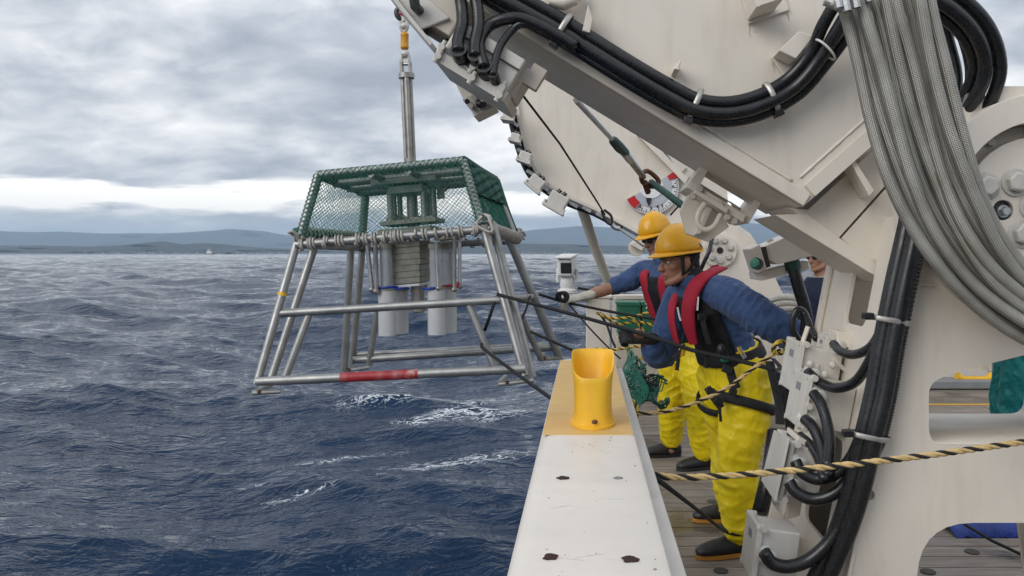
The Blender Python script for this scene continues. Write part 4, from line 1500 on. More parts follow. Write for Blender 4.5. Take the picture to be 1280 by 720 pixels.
for (px, py, sz, an, nm) in tb:
    sz *= 0.74
    q = P(px, py + 1, 7.4)
    rm = Matrix.Rotation(R(an), 3, 'Y')
    t = thing('terminal_box', q - Vector((0, 0, sz / 2)), nm + ' grey terminal box on the curved edge of the far arm', 'terminal box', 'terminal boxes on the far arm')
    MB().box(q, (sz * 1.0, 0.20, sz * 0.8), rm).build('body', M_box, t, 30, bevel=0.012)
    MB().box(q + rm @ Vector((0, -0.01, -sz * 0.46)), (sz * 1.25, 0.22, sz * 0.16), rm).build('lid', M_box, t, 30, bevel=0.006)
    for s_ in (-1, 1):
        MB().cyl(q + rm @ Vector((s_ * sz * 0.55, -0.1, -sz * 0.5)), q + rm @ Vector((s_ * sz * 0.55, -0.1, -sz * 0.2)), 0.012, 8).build('bolt', M_bolt, t)
    for k in range(2 if sz < 0.2 else 4):
        a_ = q + rm @ Vector(((k - 0.8) * sz * 0.3, -0.05, sz * 0.3))
        MB().tube([a_, a_ + rm @ Vector((0.02, 0, sz * 0.3))], 0.02, 8).build('gland', M_hose, t)

# ---- guy rope with thimble, and turnbuckle stay between the arms
rope('guy_rope', [P(648, 112, 4.6), P(700, 180, 5.4), P(745, 250, 6.4), P(756, 268, 6.7)], 0.0075, M_rope_black, 'thin black guy rope slanting across the far crane arm', 'rope')
gs = thing('rigging_shackle', P(776, 290, 7.0), 'small steel shackles and wire at the foot of the black guy rope', 'shackle')
MB().tube(spline([P(752, 263, 6.9), P(757, 276, 6.9), P(764, 280, 6.9), P(764, 270, 6.9), P(755, 262, 6.9)], 5), 0.012, 8).build('thimble', M_hose, gs)
MB().tube(spline([P(762, 276, 6.95), P(768, 284, 6.95), P(775, 286, 6.95)], 5), 0.022, 8).build('shackle', M_steel, gs)
for k in (-1, 1):
    MB().tube([P(773, 285 + k, 6.95), P(805 + k, 308, 7.2)], 0.008, 6).build('wire', M_steel, gs)
ey = thing('eye_plate', P(796, 320, 7.3), 'cream eye plate and round pad at the foot of the far arm', 'eye plate')
MB().prism(pxpoly([(788, 306), (802, 294), (812, 300), (802, 314)], 7.3), 7.3, 7.36).build('plate', M_crane, ey, 30, bevel=0.006)
MB().prism(circle(P(796, 310, 7.36).x, P(796, 310, 7.36).z, 0.075, 20), 7.37, 7.45).build('pad', M_crane, ey, 30, bevel=0.012)

tbk = thing('turnbuckle', P(815, 240, 5.6), 'steel turnbuckle stay with green taped sleeve below the near arm', 'turnbuckle')
A_, B_, C_, D_ = P(720, 125, 3.6), P(767, 176, 4.6), P(790, 205, 5.2), P(806, 225, 5.6)
MB().tube([A_, B_], 0.014, 8).build('rod', M_steel, tbk)
MB().tube([B_ + (A_ - B_) * 0.06, B_, P(774, 184, 4.78), P(782, 191, 4.95)], [0.016, 0.028, 0.033, 0.026], 9).build('taped_sleeve', M_dgreen, tbk)
MB().tube([P(780, 190, 4.92), P(788, 200, 5.12)], 0.027, 12).build('sleeve_nut', M_steel, tbk)
MB().tube([P(787, 199, 5.1), P(804, 221, 5.55)], 0.022, 10).build('threaded_rod', M_pole, tbk)
shk = spline([P(802, 218, 5.5), P(810, 214, 5.55), P(822, 224, 5.6), P(822, 231, 5.6), P(812, 233, 5.6), P(803, 227, 5.55)], 5, True)
MB().tube(shk, 0.017, 8, closed=True).build('shackle', M_rusty, tbk)
MB().cyl(P(806, 228, 5.55), P(810, 240, 5.65), 0.022, 8).build('shackle', M_rusty, tbk)
rope('green_strop', [P(814, 228, 5.6), P(835, 243, 5.3), P(856, 259, 4.9)], 0.024, M_dgreen, 'short dark green strop from the rusty shackle to the arm bracket', 'strop')
rope('thin_lanyard', spline([P(838, 269, 5.2), P(848, 258, 5.2), P(856, 252, 5.1)], 5), 0.006, M_rope_black, 'thin black lanyard beside the green strop', 'rope')

# ================================================================ JUNCTION BOXES ON THE PEDESTAL
TILT = math.atan(0.195)       # lean of the seaward face


def jbox(near_top, near_bot, Y0, depth, bodyw, label, glands=(), plate_only=False, nb=4):
    """box on the seaward face: lid looks out to sea, glands look towards us"""
    a, b = P(*near_top, Y0), P(*near_bot, Y0)
    up = (a - b); h = up.length; up.normalize()
    out = Vector((-up.z, 0, up.x))          # away from the pedestal
    t = thing('junction_box', b, label, 'junction box', 'junction boxes on the pedestal')
    y1 = Y0 + depth

    def pl(nm, u0, u1, v0, v1, ya, yb, m_=M_box, bev=0.006):
        q = []
        for u, v in ((u0, v0), (u1, v0), (u1, v1), (u0, v1)):
            w = b + up * v - out * u
            q.append((w.x, w.z))
        MB().prism(q, ya, yb).build(nm, m_, t, 30, bevel=bev)
    pl('lid', 0, 0.018, 0, h, Y0, y1)
    pl('body', 0.0182, bodyw, h * 0.06, h * 0.94, Y0 + 0.018, y1 - 0.018)
    pl('label_plate', -0.0015, 0.0, h * 0.66, h * 0.80, Y0 + depth * 0.35, Y0 + depth * 0.62, M_greydeck, 0)
    for v in (0.04, 0.96):
        for yy in (Y0 + 0.012, y1 - 0.012):
            c = b + up * (h * v) - out * (-0.002)
            MB().cyl((c.x, yy, c.z), (c.x - out.x * -0.0 - out.x * 0.03, yy, c.z - out.z * 0.03), 0.010, 10).build('bolt', M_bolt, t)
    # hinge ears standing proud at the corners
    for v in (0.02, 0.45, 0.98):
        c = b + up * (h * v) - out * 0.02
        MB().cyl((c.x, Y0 - 0.010, c.z), (c.x, Y0 + 0.012, c.z), 0.011, 10).build('ear', M_bolt, t)
    for (gx, gy) in glands:
        g = P(gx, gy, Y0 + 0.016)
        MB().lathe(g, [(0.024, 0.012), (0.024, -0.006), (0.020, -0.010), (0.020, -0.030), (0.023, -0.032), (0.023, -0.044), (0.017, -0.048), (0.0, -0.048)], 16, axis=(-0.25, 1, 0.1)).build('gland', M_gland, t)
    return t


jbox((1001, 428), (990, 491), 2.78, 0.19, 0.16, 'upper slim grey junction box behind the waist of the near worker', ((1010, 465),))
jbox((1011, 470), (998, 536), 2.62, 0.19, 0.17, 'middle slim grey junction box with two hoses below the upper one', ((1017, 492), (1006, 524)))
jbox((1033, 420), (1028, 452), 2.82, 0.10, 0.10, 'smallest grey junction box near the top of the pedestal', ((1042, 430),))
# folded cover plate of the third box
jb3 = jbox((989, 552), (972, 624), 2.52, 0.18, 0.13, 'third junction box behind a flat slanted cover plate', ((994, 576), (986, 602)))
cvp = [P(988, 549, 2.49), P(970, 538, 2.7), P(954, 601, 2.72), P(971, 627, 2.49)]
q = MB()
n_ = (cvp[1] - cvp[0]).cross(cvp[3] - cvp[0]).normalized() * 0.008
q.add([*cvp, *[v + n_ for v in cvp]], [(0, 1, 2, 3), (7, 6, 5, 4), (0, 4, 5, 1), (1, 5, 6, 2), (2, 6, 7, 3), (3, 7, 4, 0)])
q.build('cover_plate', M_box, jb3, 0, bevel=0.002)
jbox((947, 658), (938, 726), 2.42, 0.16, 0.14, 'lowest and largest grey junction box at the foot of the pedestal', ((955, 690),))

# mounting brackets between boxes and pedestal
mk = thing('box_bracket', P(1010, 640, 2.6), 'cream angled bracket holding the lower junction boxes', 'bracket')
for pts, y0, y1 in ((((965, 628), (999, 672), (1030, 678), (1030, 700), (990, 700), (958, 660)), 2.62, 2.63), (((998, 545), (1026, 560), (1022, 566), (996, 552)), 2.56, 2.70), (((1022, 563), (1026, 560), (1010, 628), (1006, 626)), 2.58, 2.70), (((985, 618), (1005, 616), (1000, 645), (983, 650)), 2.66, 2.68)):
    MB().prism(pxpoly(pts, y0), y0, y1).build('plate', M_crane, mk, 30, bevel=0.003)
mk2 = thing('box_bracket', P(1045, 470, 2.8), 'cream mounting pad behind the upper junction boxes', 'bracket')
for pts, y0, y1 in ((((1046, 414), (1074, 416), (1074, 436), (1046, 434)), 2.80, 2.90), (((1006, 436), (1022, 438), (1018, 466), (1002, 464)), 2.92, 2.98), (((1032, 440), (1052, 440), (1052, 452), (1040, 458), (1032, 452)), 2.80, 2.86), (((1010, 474), (1050, 486), (1042, 540), (1020, 536)), 2.84, 2.88)):
    MB().prism(pxpoly(pts, y0), y0, y1).build('pad', M_crane, mk2, 30, bevel=0.006)
for (a, b_) in (((1040, 448), (1060, 466)), ((1060, 466), (1080, 468)), ((1022, 455), (1018, 485)), ((1002, 432), (1010, 408))):
    MB().tube([P(*a, 2.8), P(*b_, 2.8)], 0.008, 6).build('strut', M_crane, mk2)
for (a, b_) in ((1041, 456), (1046, 440), (1031, 468), (1036, 500), (1050, 500), (1013, 455)):
    MB().ball(P(a, b_, 2.76), 0.014, 8, 6).build('bolt', M_bolt, mk2)

# dark safety handle and cable behind the boxes
rope('stanchion_strap', [P(968, 540, 3.3), P(962, 590, 3.2), P(950, 640, 3.1)], 0.032, M_hose, 'black padded strap hanging behind the junction boxes', 'strap', seg=10)
rope('power_cable', spline([P(975, 460, 3.3), P(985, 500, 3.3), P(990, 540, 3.3), P(1000, 560, 3.2)], 6), 0.024, M_hose, 'black cable dropping behind the slim junction boxes', 'cable', seg=10)

# ================================================================ BLACK HOSES DOWN THE PEDESTAL
pb = thing('hose_bundle', P(1030, 730, 2.35), 'thick black hoses clamped down the seaward edge of the pedestal', 'hose bundle')
main = [(1150, 225, 2.42), (1140, 280, 2.34), (1124, 350, 2.33), (1108, 430, 2.33), (1098, 490, 2.33), (1085, 545, 2.33), (1070, 610, 2.34), (1050, 670, 2.36), (1020, 735, 2.38)]
for k, (dx, dy, r) in enumerate(((-6, 0.03, 0.027), (8, 0.0, 0.027))):
    MB().tube(spline([P(a + dx, b_, c + dy) for a, b_, c in main], 6), r, 14).build('hose', M_hose, pb, 180)
# a corrugated conduit beside them
cp = spline([P(a + 19, b_ + 4, c - 0.0) for a, b_, c in main[:6]] + [P(1090, 580, 2.34), P(1078, 620, 2.36)], 60)
MB().tube(cp, [0.0115 if i % 4 < 2 else 0.0095 for i in range(len(cp))], 10).build('conduit', M_hose, pb, 180)
for (cx, cy) in ((1112, 400), (1087, 545)):
    c = P(cx, cy, 2.34)
    tdir = (P(1098, 490, 2.33) - P(1124, 350, 2.33)).normalized()
    side = tdir.cross(Vector((0, -1, 0))).normalized()
    loop = []
    for a in range(0, 360, 15):
        loop.append(c + side * (0.062 * math.cos(R(a))) + Vector((0, -1, 0)) * (0.036 * math.sin(R(a))))
    MB().tube(loop, 0.008, 8, closed=True, flat=0.45, up=tdir).build('clamp', M_clamp, pb)
    MB().box(c + side * 0.072 + Vector((0, -0.02, 0)), (0.03, 0.03, 0.02)).build('clamp_nut', M_hose, pb, bevel=0.004)
br = (((1042, 430), (1052, 440), (1070, 443), (1090, 432), (1106, 405)), ((1010, 465), (1024, 477), (1045, 485), (1068, 478), (1085, 455), (1098, 425)),
      ((1017, 492), (1026, 505), (1034, 530), (1037, 556), (1034, 584)), ((1006, 524), (1016, 534), (1026, 556), (1031, 580), (1036, 596)),
      ((994, 576), (1002, 590), (1022, 599), (1045, 592), (1064, 572), (1078, 540)), ((986, 602), (996, 616), (1018, 624), (1044, 616), (1066, 592), (1080, 556)),
      ((955, 690), (966, 704), (988, 708), (1014, 698), (1040, 672), (1062, 628), (1075, 590)), ((1000, 545), (1016, 560), (1026, 580), (1030, 600)))
for k, pts in enumerate(br):
    y0 = (2.70, 2.70, 2.56, 2.56, 2.46, 2.46, 2.38, 2.62)[k]
    n = len(pts)
    path = [P(a, b_, y0 + (2.38 - y0) * i / (n - 1)) for i, (a, b_) in enumerate(pts)]
    MB().tube(spline(path, 7), (0.015, 0.0165, 0.0175, 0.018, 0.018, 0.019, 0.020, 0.016)[k], 12).build('branch_hose', M_hose, pb, 180)

# ================================================================ HOSES ALONG THE NEAR ARM
ab = thing('hose_bundle', P(880, 140, 2.5), 'glossy black hydraulic hoses clamped along the near crane arm', 'hose bundle')
mainp = [(560, -60), (610, -18), (655, 8), (705, 36), (785, 86), (840, 118), (872, 133), (910, 137), (950, 128), (990, 106), (1020, 72), (1040, 36), (1062, 2), (1095, -22), (1140, -20), (1190, 4), (1225, 40), (1238, 84), (1226, 124), (1205, 150), (1195, 175)]
YY = [2.55] * 4 + [2.53] * 6 + [2.5, 2.45, 2.4, 2.32, 2.3, 2.3, 2.32, 2.36, 2.4, 2.45, 2.5]
for k, (d, dy, r) in enumerate(((-9, 0.0, 0.020), (5, -0.012, 0.021), (16, 0.018, 0.016))):
    path = []
    m = len(mainp)
    for i, (a, b_) in enumerate(mainp):
        p0, p1 = mainp[max(0, i - 1)], mainp[min(m - 1, i + 1)]
        tx, ty = p1[0] - p0[0], p1[1] - p0[1]
        ln = math.hypot(tx, ty)
        nx, ny = -ty / ln, tx / ln
        spread = 1.0 if i < 11 else 1.35
        path.append(P(a + nx * d * spread, b_ + ny * d * spread, YY[i] + dy))
    MB().tube(spline(path, 6), r, 14).build('hose', M_hose, ab, 180)
# extra loops beside the ribbon
for k, (dx, dy) in enumerate(((-16, 6), (-34, 14), (-48, 22))):
    pts = [(1100, -20), (1150, -14), (1200, 10), (1222, 46), (1230, 86), (1222, 124), (1200, 156)]
    MB().tube(spline([P(a + dx * (0.3 + 0.7 * min(1, i / 3)), b_ + dy, 2.42 + 0.05 * k) for i, (a, b_) in enumerate(pts)], 6), 0.018, 12).build('hose', M_hose, ab, 180)
for pts in (((573, 64), (573, 50), (578, 30), (577, 8), (572, -20)), ((594, 70), (594, 54), (598, 32), (596, 6), (588, -20)), ((605, 84), (600, 66), (600, 48), (612, 32), (632, 24), (655, 24), (690, 40), (720, 58)), ((616, 94), (619, 76), (626, 56), (640, 38), (654, 30), (680, 38), (720, 62))):
    r = 0.0195 if pts[0][0] < 612 else 0.0125
    n = len(pts)
    MB().tube(spline([P(a, b_, 2.45 + 0.06 * min(1, i / 3)) for i, (a, b_) in enumerate(pts)], 7), r, 12).build('branch_hose', M_hose, ab, 180)
    g = P(*pts[0], 2.45)
    MB().cyl(g + Vector((0.004, 0.045, -0.012)), g + Vector((0, 0.0, 0.006)), r * 1.35, 14).build('boot', M_hose, ab)
for (cx, cy, ang, rr) in ((704, 36, 31, 0.052), (869, 130, 24, 0.052), (964, 122, -24, 0.050)):
    c = P(cx, cy, 2.54)
    tdir = Vector((math.cos(R(ang)), 0, -math.sin(R(ang))))
    side = Vector((math.sin(R(ang)), 0, math.cos(R(ang))))
    loop = [c + side * (rr * math.cos(R(a))) + Vector((0, -1, 0)) * (0.034 * math.sin(R(a))) for a in range(0, 360, 15)]
    MB().tube(loop, 0.009, 8, closed=True, flat=0.4, up=tdir).build('clamp', M_clamp, ab)
    MB().box(c - side * (rr + 0.006), (0.03, 0.04, 0.02), Matrix.Rotation(R(ang), 3, 'Y')).build('clamp_nut', M_hose, ab, bevel=0.003)
tie = [P(1031, 62, 2.47) + Vector((math.cos(R(a)) * 0.040 * 0.75, -math.sin(R(a)) * 0.03, math.cos(R(a)) * 0.040 * -0.75)) for a in range(0, 360, 20)]
MB().tube(tie, 0.004, 6, closed=True).build('cable_tie', M_gland, ab)

# ================================================================ BOXES AT THE ARM'S LOWER EDGE
SL = 31.4
def ebox(name, cx, cy, L, Wd, Y0, Y1, label):
    c = P(cx, cy, Y0)
    t = thing(name, c - Vector((0, 0, Wd * Y0 / 2000)), label, 'junction box', 'boxes under the near arm')
    s = Y0 / F
    rect = lambda l, w, ox=0, oy=0: [(c.x + (x * math.cos(R(SL)) + z * math.sin(R(SL))) * s, c.z + (-x * math.sin(R(SL)) + z * math.cos(R(SL))) * s) for x, z in ((ox - l / 2, oy - w / 2), (ox + l / 2, oy - w / 2), (ox + l / 2, oy + w / 2), (ox - l / 2, oy + w / 2))]
    return t, rect, c, s


t, rect, c, s = ebox('terminal_chest', 602, 74, 92, 40, 2.50, 2.82, 'large grey terminal chest under the near arm where four hoses enter')
MB().prism(rect(96, 46, 0, 5), 2.50, 2.74).build('body', M_box, t, 30, bevel=0.006)
MB().prism(rect(104, 14, 0, -25), 2.485, 2.80).build('lid', M_box, t, 30, bevel=0.004)
MB().prism(rect(9, 44, 50, 3), 2.56, 2.72).build('end_bracket', M_crane_in, t, 30, bevel=0.004)
MB().prism(rect(20, 30, 64, 20), 2.56, 2.60).build('gusset', M_crane_in, t, 30, bevel=0.003)
for (ox, oy) in ((-48, -14), (-46, -26), (-2, -15), (4, -27), (42, -18), (44, -28)):
    q = rect(0, 0, ox, oy)[0]
    MB().cyl((q[0], 2.47, q[1]), (q[0], 2.50, q[1]), 0.011, 10).build('bolt', M_bolt, t)
    MB().cyl((q[0] - 0.012, 2.478, q[1] - 0.018), (q[0] + 0.012, 2.478, q[1] + 0.018), 0.008, 8).build('bolt', M_bolt, t)
for oy in (4,):
    q = [rect(0, 0, ox, 12)[0] for ox in (-44, 48)]
    MB().tube([(q[0][0], 2.492, q[0][1]), (q[1][0], 2.492, q[1][1])], 0.003, 6).build('seam', M_brown, t)
# markings scrawled on the lid
q = rect(0, 0, -22, -20)[0]
for k in range(5):
    MB().tube([(q[0] + 0.006 * k, 2.4845, q[1] - 0.0035 * k), (q[0] + 0.006 * k + 0.004, 2.4845, q[1] - 0.0035 * k - 0.012)], 0.0012, 4).build('marking', M_ink, t)

t, rect, c, s = ebox('terminal_chest', 534, 4, 88, 46, 2.55, 2.85, 'grey terminal chest beside the lifting shackle at the top edge')
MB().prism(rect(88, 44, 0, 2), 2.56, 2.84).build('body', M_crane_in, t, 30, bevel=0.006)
MB().prism([(a, b_) for a, b_ in pxpoly([(478, -14), (484, -18), (541, 54), (538, 58)], 2.5)], 2.50, 2.86).build('lid', M_box, t, 30, bevel=0.004)
MB().prism(pxpoly([(486, -16), (520, -16), (562, 22), (526, 36)], 2.54), 2.545, 2.559).build('front_panel', M_box, t, 30, bevel=0.004)
MB().tube([P(517, -4, 2.5), P(519, 8, 2.5), P(524, 13, 2.54)], 0.016, 10).build('gland', M_hose, t)
rope('chest_cable', spline([P(540, -10, 2.6), P(552, 18, 2.6), P(560, 36, 2.62), P(563, 50, 2.66)], 6), 0.012, M_hose, 'black cable running between the two terminal chests', 'cable', seg=8)
rope('cable_tail', spline([P(557, 32, 2.62), P(566, 42, 2.64), P(562, 52, 2.64)], 6), 0.016, M_hose, 'short black cable end beside the large terminal chest', 'cable', seg=8)
# small lamp-like sensor under the chest
t = thing('limit_switch', P(592, 138, 3.0), 'small grey bolted switch unit hanging below the large terminal chest', 'switch')
MB().prism(pxpoly([(566, 88), (594, 104), (604, 126), (578, 122), (570, 106)], 3.0), 3.0, 3.14).build('body', M_crane, t, 30, bevel=0.01)
MB().prism(pxpoly([(576, 122), (600, 112), (614, 128), (590, 140)], 2.98), 2.98, 3.12).build('flange', M_box, t, 30, bevel=0.01)
MB().prism(pxpoly([(588, 136), (612, 126), (620, 132), (592, 146)], 2.96), 2.97, 3.1).build('cover', M_box, t, 30, bevel=0.006)
for k, (a, b_) in enumerate(((584, 127), (592, 122), (598, 119), (603, 124), (610, 122), (588, 132))):
    MB().cyl(P(a, b_, 2.97), P(a, b_, 2.93), 0.010, 10).build('bolt', M_bolt if k % 2 else M_plastic, t)
MB().ball(P(601, 130, 2.95), (0.02, 0.02, 0.016), 8, 6).build('knob', M_plastic, t)
MB().tube(spline([P(612, 128, 3.0), P(622, 125, 3.0), P(632, 132, 3.0)], 5), 0.008, 8).build('cable', M_hose, t)

# ================================================================ BRAIDED STEEL HOSES (in front)
rbn = thing('braided_hose_bundle', P(1200, 420, 2.0), 'wide ribbon of braided steel hoses curving down in front of the crane', 'hose bundle')
Lf = [(1040, -30), (1056, 22), (1072, 80), (1090, 150), (1114, 226), (1148, 298), (1196, 362), (1250, 406), (1310, 436), (1400, 470), (1520, 500), (1660, 500), (1800, 470)]
Rt = [(1158, -30), (1168, 22), (1180, 80), (1196, 150), (1216, 214), (1236, 262), (1262, 310), (1296, 350), (1345, 386), (1420, 420), (1520, 440), (1640, 430), (1760, 390)]
NH = 9
for k in range(NH):
    f = k / (NH - 1)
    path = []
    for i, (a, b_) in enumerate(zip(Lf, Rt)):
        wob = 2.2 * math.sin(i * 1.3 + k * 2.1)
        path.append(P(a[0] + (b_[0] - a[0]) * f + wob, a[1] + (b_[1] - a[1]) * f - wob * 0.4, 1.98 + 0.022 * math.sin(k * 2.4) + 0.012 * math.sin(i + k)))
    MB().tube(spline(path, 9), 0.0155, 16).build('braided_hose', M_braid, rbn, 180)
# end fittings at the top
for k in range(NH):
    f = k / (NH - 1)
    a, b_ = Lf[0], Rt[0]
    q = P(a[0] + (b_[0] - a[0]) * f, -2 - 6 * math.sin(k), 1.97 + 0.022 * math.sin(k * 2.4))
for (a, b_) in ((1046, 6), (1056, 10), (1068, 6), (1084, -2)):
    MB().cyl(P(a, b_ - 10, 1.94), P(a + 3, b_ + 4, 1.94), 0.011, 8).build('fitting', M_steel, rbn)
MB().cyl(P(1030, 2, 1.95), P(1060, 14, 1.95), 0.010, 8).build('fitting', M_steel, rbn)
MB().ball(P(1040, 4, 1.95), (0.016, 0.012, 0.012), 8, 6).build('fitting', M_crane, rbn)
MB().box(P(1050, -16, 2.0), (0.07, 0.05, 0.04)).build('fitting', M_crane, rbn, bevel=0.006)

# ================================================================ YELLOW AND BLACK ROPES
twisted('barrier_rope', spline([P(812, 593, 1.95), P(850, 597, 1.98), P(920, 594, 2.02), P(1010, 586, 2.06), P(1120, 574, 2.1), P(1220, 561, 2.14), P(1340, 543, 2.2), P(1460, 524, 2.28), P(1560, 505, 2.385)], 10), 0.0086, 0.080, 'thick tan and black twisted barrier rope across the foreground')
twisted('barrier_rope', spline([P(796, 517, 3.2), P(830, 515, 3.2), P(870, 503, 3.25), P(910, 484, 3.3), P(945, 458, 3.35), P(975, 437, 3.4)], 10), 0.0082, 0.085, 'thinner tan and black twisted rope across the thighs of the near worker')
kn = spline([P(965, 440, 3.36), P(970, 430, 3.34), P(979, 426, 3.36), P(984, 434, 3.4), P(976, 442, 3.36), P(967, 438, 3.34), P(972, 428, 3.33), P(984, 428, 3.38)], 6)
twisted('rope_knot', kn, 0.009, 0.06, 'knot of tan and black rope beside the upper junction box', strands=YB)
twisted('rope_end', spline([P(790, 500, 3.3), P(796, 508, 3.25), P(797, 518, 3.2), P(793, 524, 3.2)], 6), 0.008, 0.07, 'short yellow and black rope end tied at the bulwark edge', strands=YB)

# ================================================================ THE HANGING SAMPLER FRAME
fr = thing('sampler_frame', P(510, 490, 5.25), 'steel tube frame of a seabed sampler hanging over the sea', 'sampler frame')
RT = 0.0255


def bar(name, pts, r=RT, m_=M_frame, par=None, seg=14):
    return MB().tube([P(*q) for q in pts], r, seg).build(name, m_, par or fr, 60)


# legs, in pairs
for pts, r in ((((371, 304, 4.86), (321, 480, 4.66)), 0.024), (((394, 306, 5.06), (338, 476, 4.90)), 0.024),
               (((604, 282, 4.86), (656, 470, 4.64)), 0.026), (((616, 280, 4.98), (666, 473, 4.74)), 0.026),
               (((630, 284, 5.62), (699, 446, 5.84)), 0.030),
               (((439, 306, 5.62), (430, 462, 5.80)), 0.025), (((453, 310, 5.78), (440, 455, 5.96)), 0.025)):
    bar('leg', pts, r)
# braces
for pts in (((387, 391, 4.78), (355, 476, 4.74)), ((585, 378, 4.77), (621, 466, 4.74)), ((472, 388, 5.78), (461, 456, 5.86)), ((650, 392, 5.55), (676, 448, 5.72))):
    bar('brace', pts, 0.0225)
# rails
bar('middle_rail', ((347, 392, 4.77), (626, 375, 4.76)), 0.025)
bar('middle_rail', ((626, 376, 4.76), (664, 371, 5.68)), 0.022)
bar('bottom_rail', ((321, 477, 4.64), (657, 461, 4.63)), 0.0275)
bar('bottom_rail', ((442, 450, 5.86), (690, 434, 5.84)), 0.027)
bar('bottom_rail', ((446, 443, 5.96), (684, 431, 5.94)), 0.020)
ring = {'FL': (370, 306, 4.85), 'FR': (605, 287, 4.85), 'BR': (648, 301, 5.68), 'BL': (449, 310, 5.74)}
top = {'FL': (398, 219, 4.95), 'FR': (579, 201, 4.95), 'BR': (617, 226, 5.66), 'BL': (457, 241, 5.70)}
bar('ring_tube', (ring['FL'], ring['FR']), 0.026)
bar('ring_tube', (ring['FL'], ring['BL']), 0.023)
bar('ring_tube', (ring['FR'], ring['BR']), 0.023)
bar('ring_tube', (ring['BL'], ring['BR']), 0.024)
for a, b_ in (('FL', 'FR'), ('FR', 'BR'), ('BR', 'BL'), ('BL', 'FL')):
    bar('cage_tube', (top[a], top[b_]), 0.026)
for k in ('FL', 'FR', 'BR', 'BL'):
    e_ = {'FL': (376, 296, 4.86), 'FR': (602, 280, 4.86), 'BR': (641, 290, 5.64), 'BL': (453, 304, 5.74)}[k]
    bar('cage_post', (top[k], e_), 0.026)
T = {k: P(*v) for k, v in top.items()}
G = {k: P(*v) for k, v in ring.items()}
for f in (0.30, 0.58, 0.80):
    MB().tube([T['FL'].lerp(T['BL'], f) - Vector((0, 0, 0.02)), T['FR'].lerp(T['BR'], f) - Vector((0, 0, 0.02))], 0.025, 12).build('cross_tube', M_frame, fr, 60)
for f in (0.36, 0.62):
    MB().tube([T['FL'].lerp(T['FR'], f) - Vector((0, 0, 0.025)), T['BL'].lerp(T['BR'], f) - Vector((0, 0, 0.025))], 0.022, 12).build('cross_tube', M_frame, fr, 60)
# feet
for a, b_, c in (((316, 491, 4.63), (351, 489, 4.66), 0.016), ((623, 480, 4.66), (667, 475, 4.66), 0.016), ((674, 449, 5.72), (702, 447, 5.84), 0.016), ((429, 464, 5.8), (461, 459, 5.84), 0.016)):
    MB().tube([P(*a), P(*b_)], c, 10, flat=0.8).build('foot', M_frame, fr, 60)
    p0, p1 = P(*a), P(*b_)
    MB().tube([p0 + Vector((0, 0.0, 0)), p0 + Vector((0.02, 0.22, 0.01))], 0.014, 8).build('foot', M_frame, fr, 60)
    MB().ball(p0.lerp(p1, 0.25) + Vector((0, -0.012, 0.006)), 0.012, 8, 6).build('rust_spot', M_rusty, fr)
# red painted band and yellow tape
a, b_ = P(321, 477, 4.64), P(657, 461, 4.63)
MB().tube([a.lerp(b_, 0.313), a.lerp(b_, 0.603)], 0.0283, 16, cap=False).build('red_band', M_red, fr, 180)
a, b_ = P(371, 304, 4.86), P(321, 480, 4.66)
MB().tube([a.lerp(b_, 0.36), a.lerp(b_, 0.385)], 0.0255, 14).build('yellow_tape', M_yellow, fr, 60)

# ---- the corer carried in the frame
co = thing('sediment_corer', P(520, 420, 5.3), 'corer head with lead plates and clear tubes inside the steel frame', 'corer')
ax0, ax1 = P(512.5, 198, 5.3), P(520.5, 362, 5.3)
MB().tube([ax0, ax1], 0.036, 14).build('centre_shaft', M_pole, co)
MB().tube([P(522, 356, 5.28), P(523, 388, 5.28), P(523, 391, 5.28)], [0.044, 0.042, 0.036], 18).build('piston', M_pole, co, 40)
MB().cyl(P(523, 386, 5.28), P(523, 389, 5.28), 0.047, 18).build('piston_collar', M_lead, co)
# top plate and hanging damper cylinders
pc = P(513, 229, 5.32)
rm = Matrix.Rotation(R(5), 3, 'Y').transposed() if False else Matrix.Rotation(R(-5), 3, 'Y')
MB().box(pc, (0.42, 0.42, 0.03), rm).build('top_plate', M_pole, co, 30, bevel=0.004)
MB().box(pc + Vector((0.0, 0, -0.05)), (0.22, 0.30, 0.05), rm).build('top_block', M_pole, co, 30, bevel=0.004)
MB().box(P(551, 243, 5.3), (0.05, 0.02, 0.06), rm).build('lug', M_pole, co, 30, bevel=0.004)
for (px, Yd, r) in ((489, 5.2, 0.021), (494, 5.4, 0.016), (501, 5.42, 0.018), (531, 5.2, 0.021), (536, 5.42, 0.016), (543, 5.25, 0.021)):
    MB().tube([P(px - 2, 236, Yd), P(px, 276, Yd)], r, 12).build('damper', M_frame, co, 60)
    MB().cyl(P(px, 272, Yd), P(px, 280, Yd), r * 1.5, 12).build('damper_foot', M_pole, co)
MB().box(P(517, 278, 5.3), (0.36, 0.34, 0.028), rm).build('release_plate', M_lead, co, 30, bevel=0.004)
rr = random.Random(9)
for k in range(14):
    MB().cyl(P(488 + rr.uniform(0, 60), 276, 5.15 + rr.uniform(0, 0.3)), P(488 + rr.uniform(0, 60), 271, 5.15 + rr.uniform(0, 0.3)), 0.011, 8).build('bolt', M_pole, co)
MB().box(P(514, 291, 5.3), (0.34, 0.40, 0.06), rm).build('carrier_plate', M_lead, co, 30, bevel=0.005)
for sx in (-1, 1):
    MB().box(P(518 + 43 * sx, 297, 5.3), (0.14, 0.3, 0.03), rm).build('side_carrier', M_lead, co, 30, bevel=0.004)
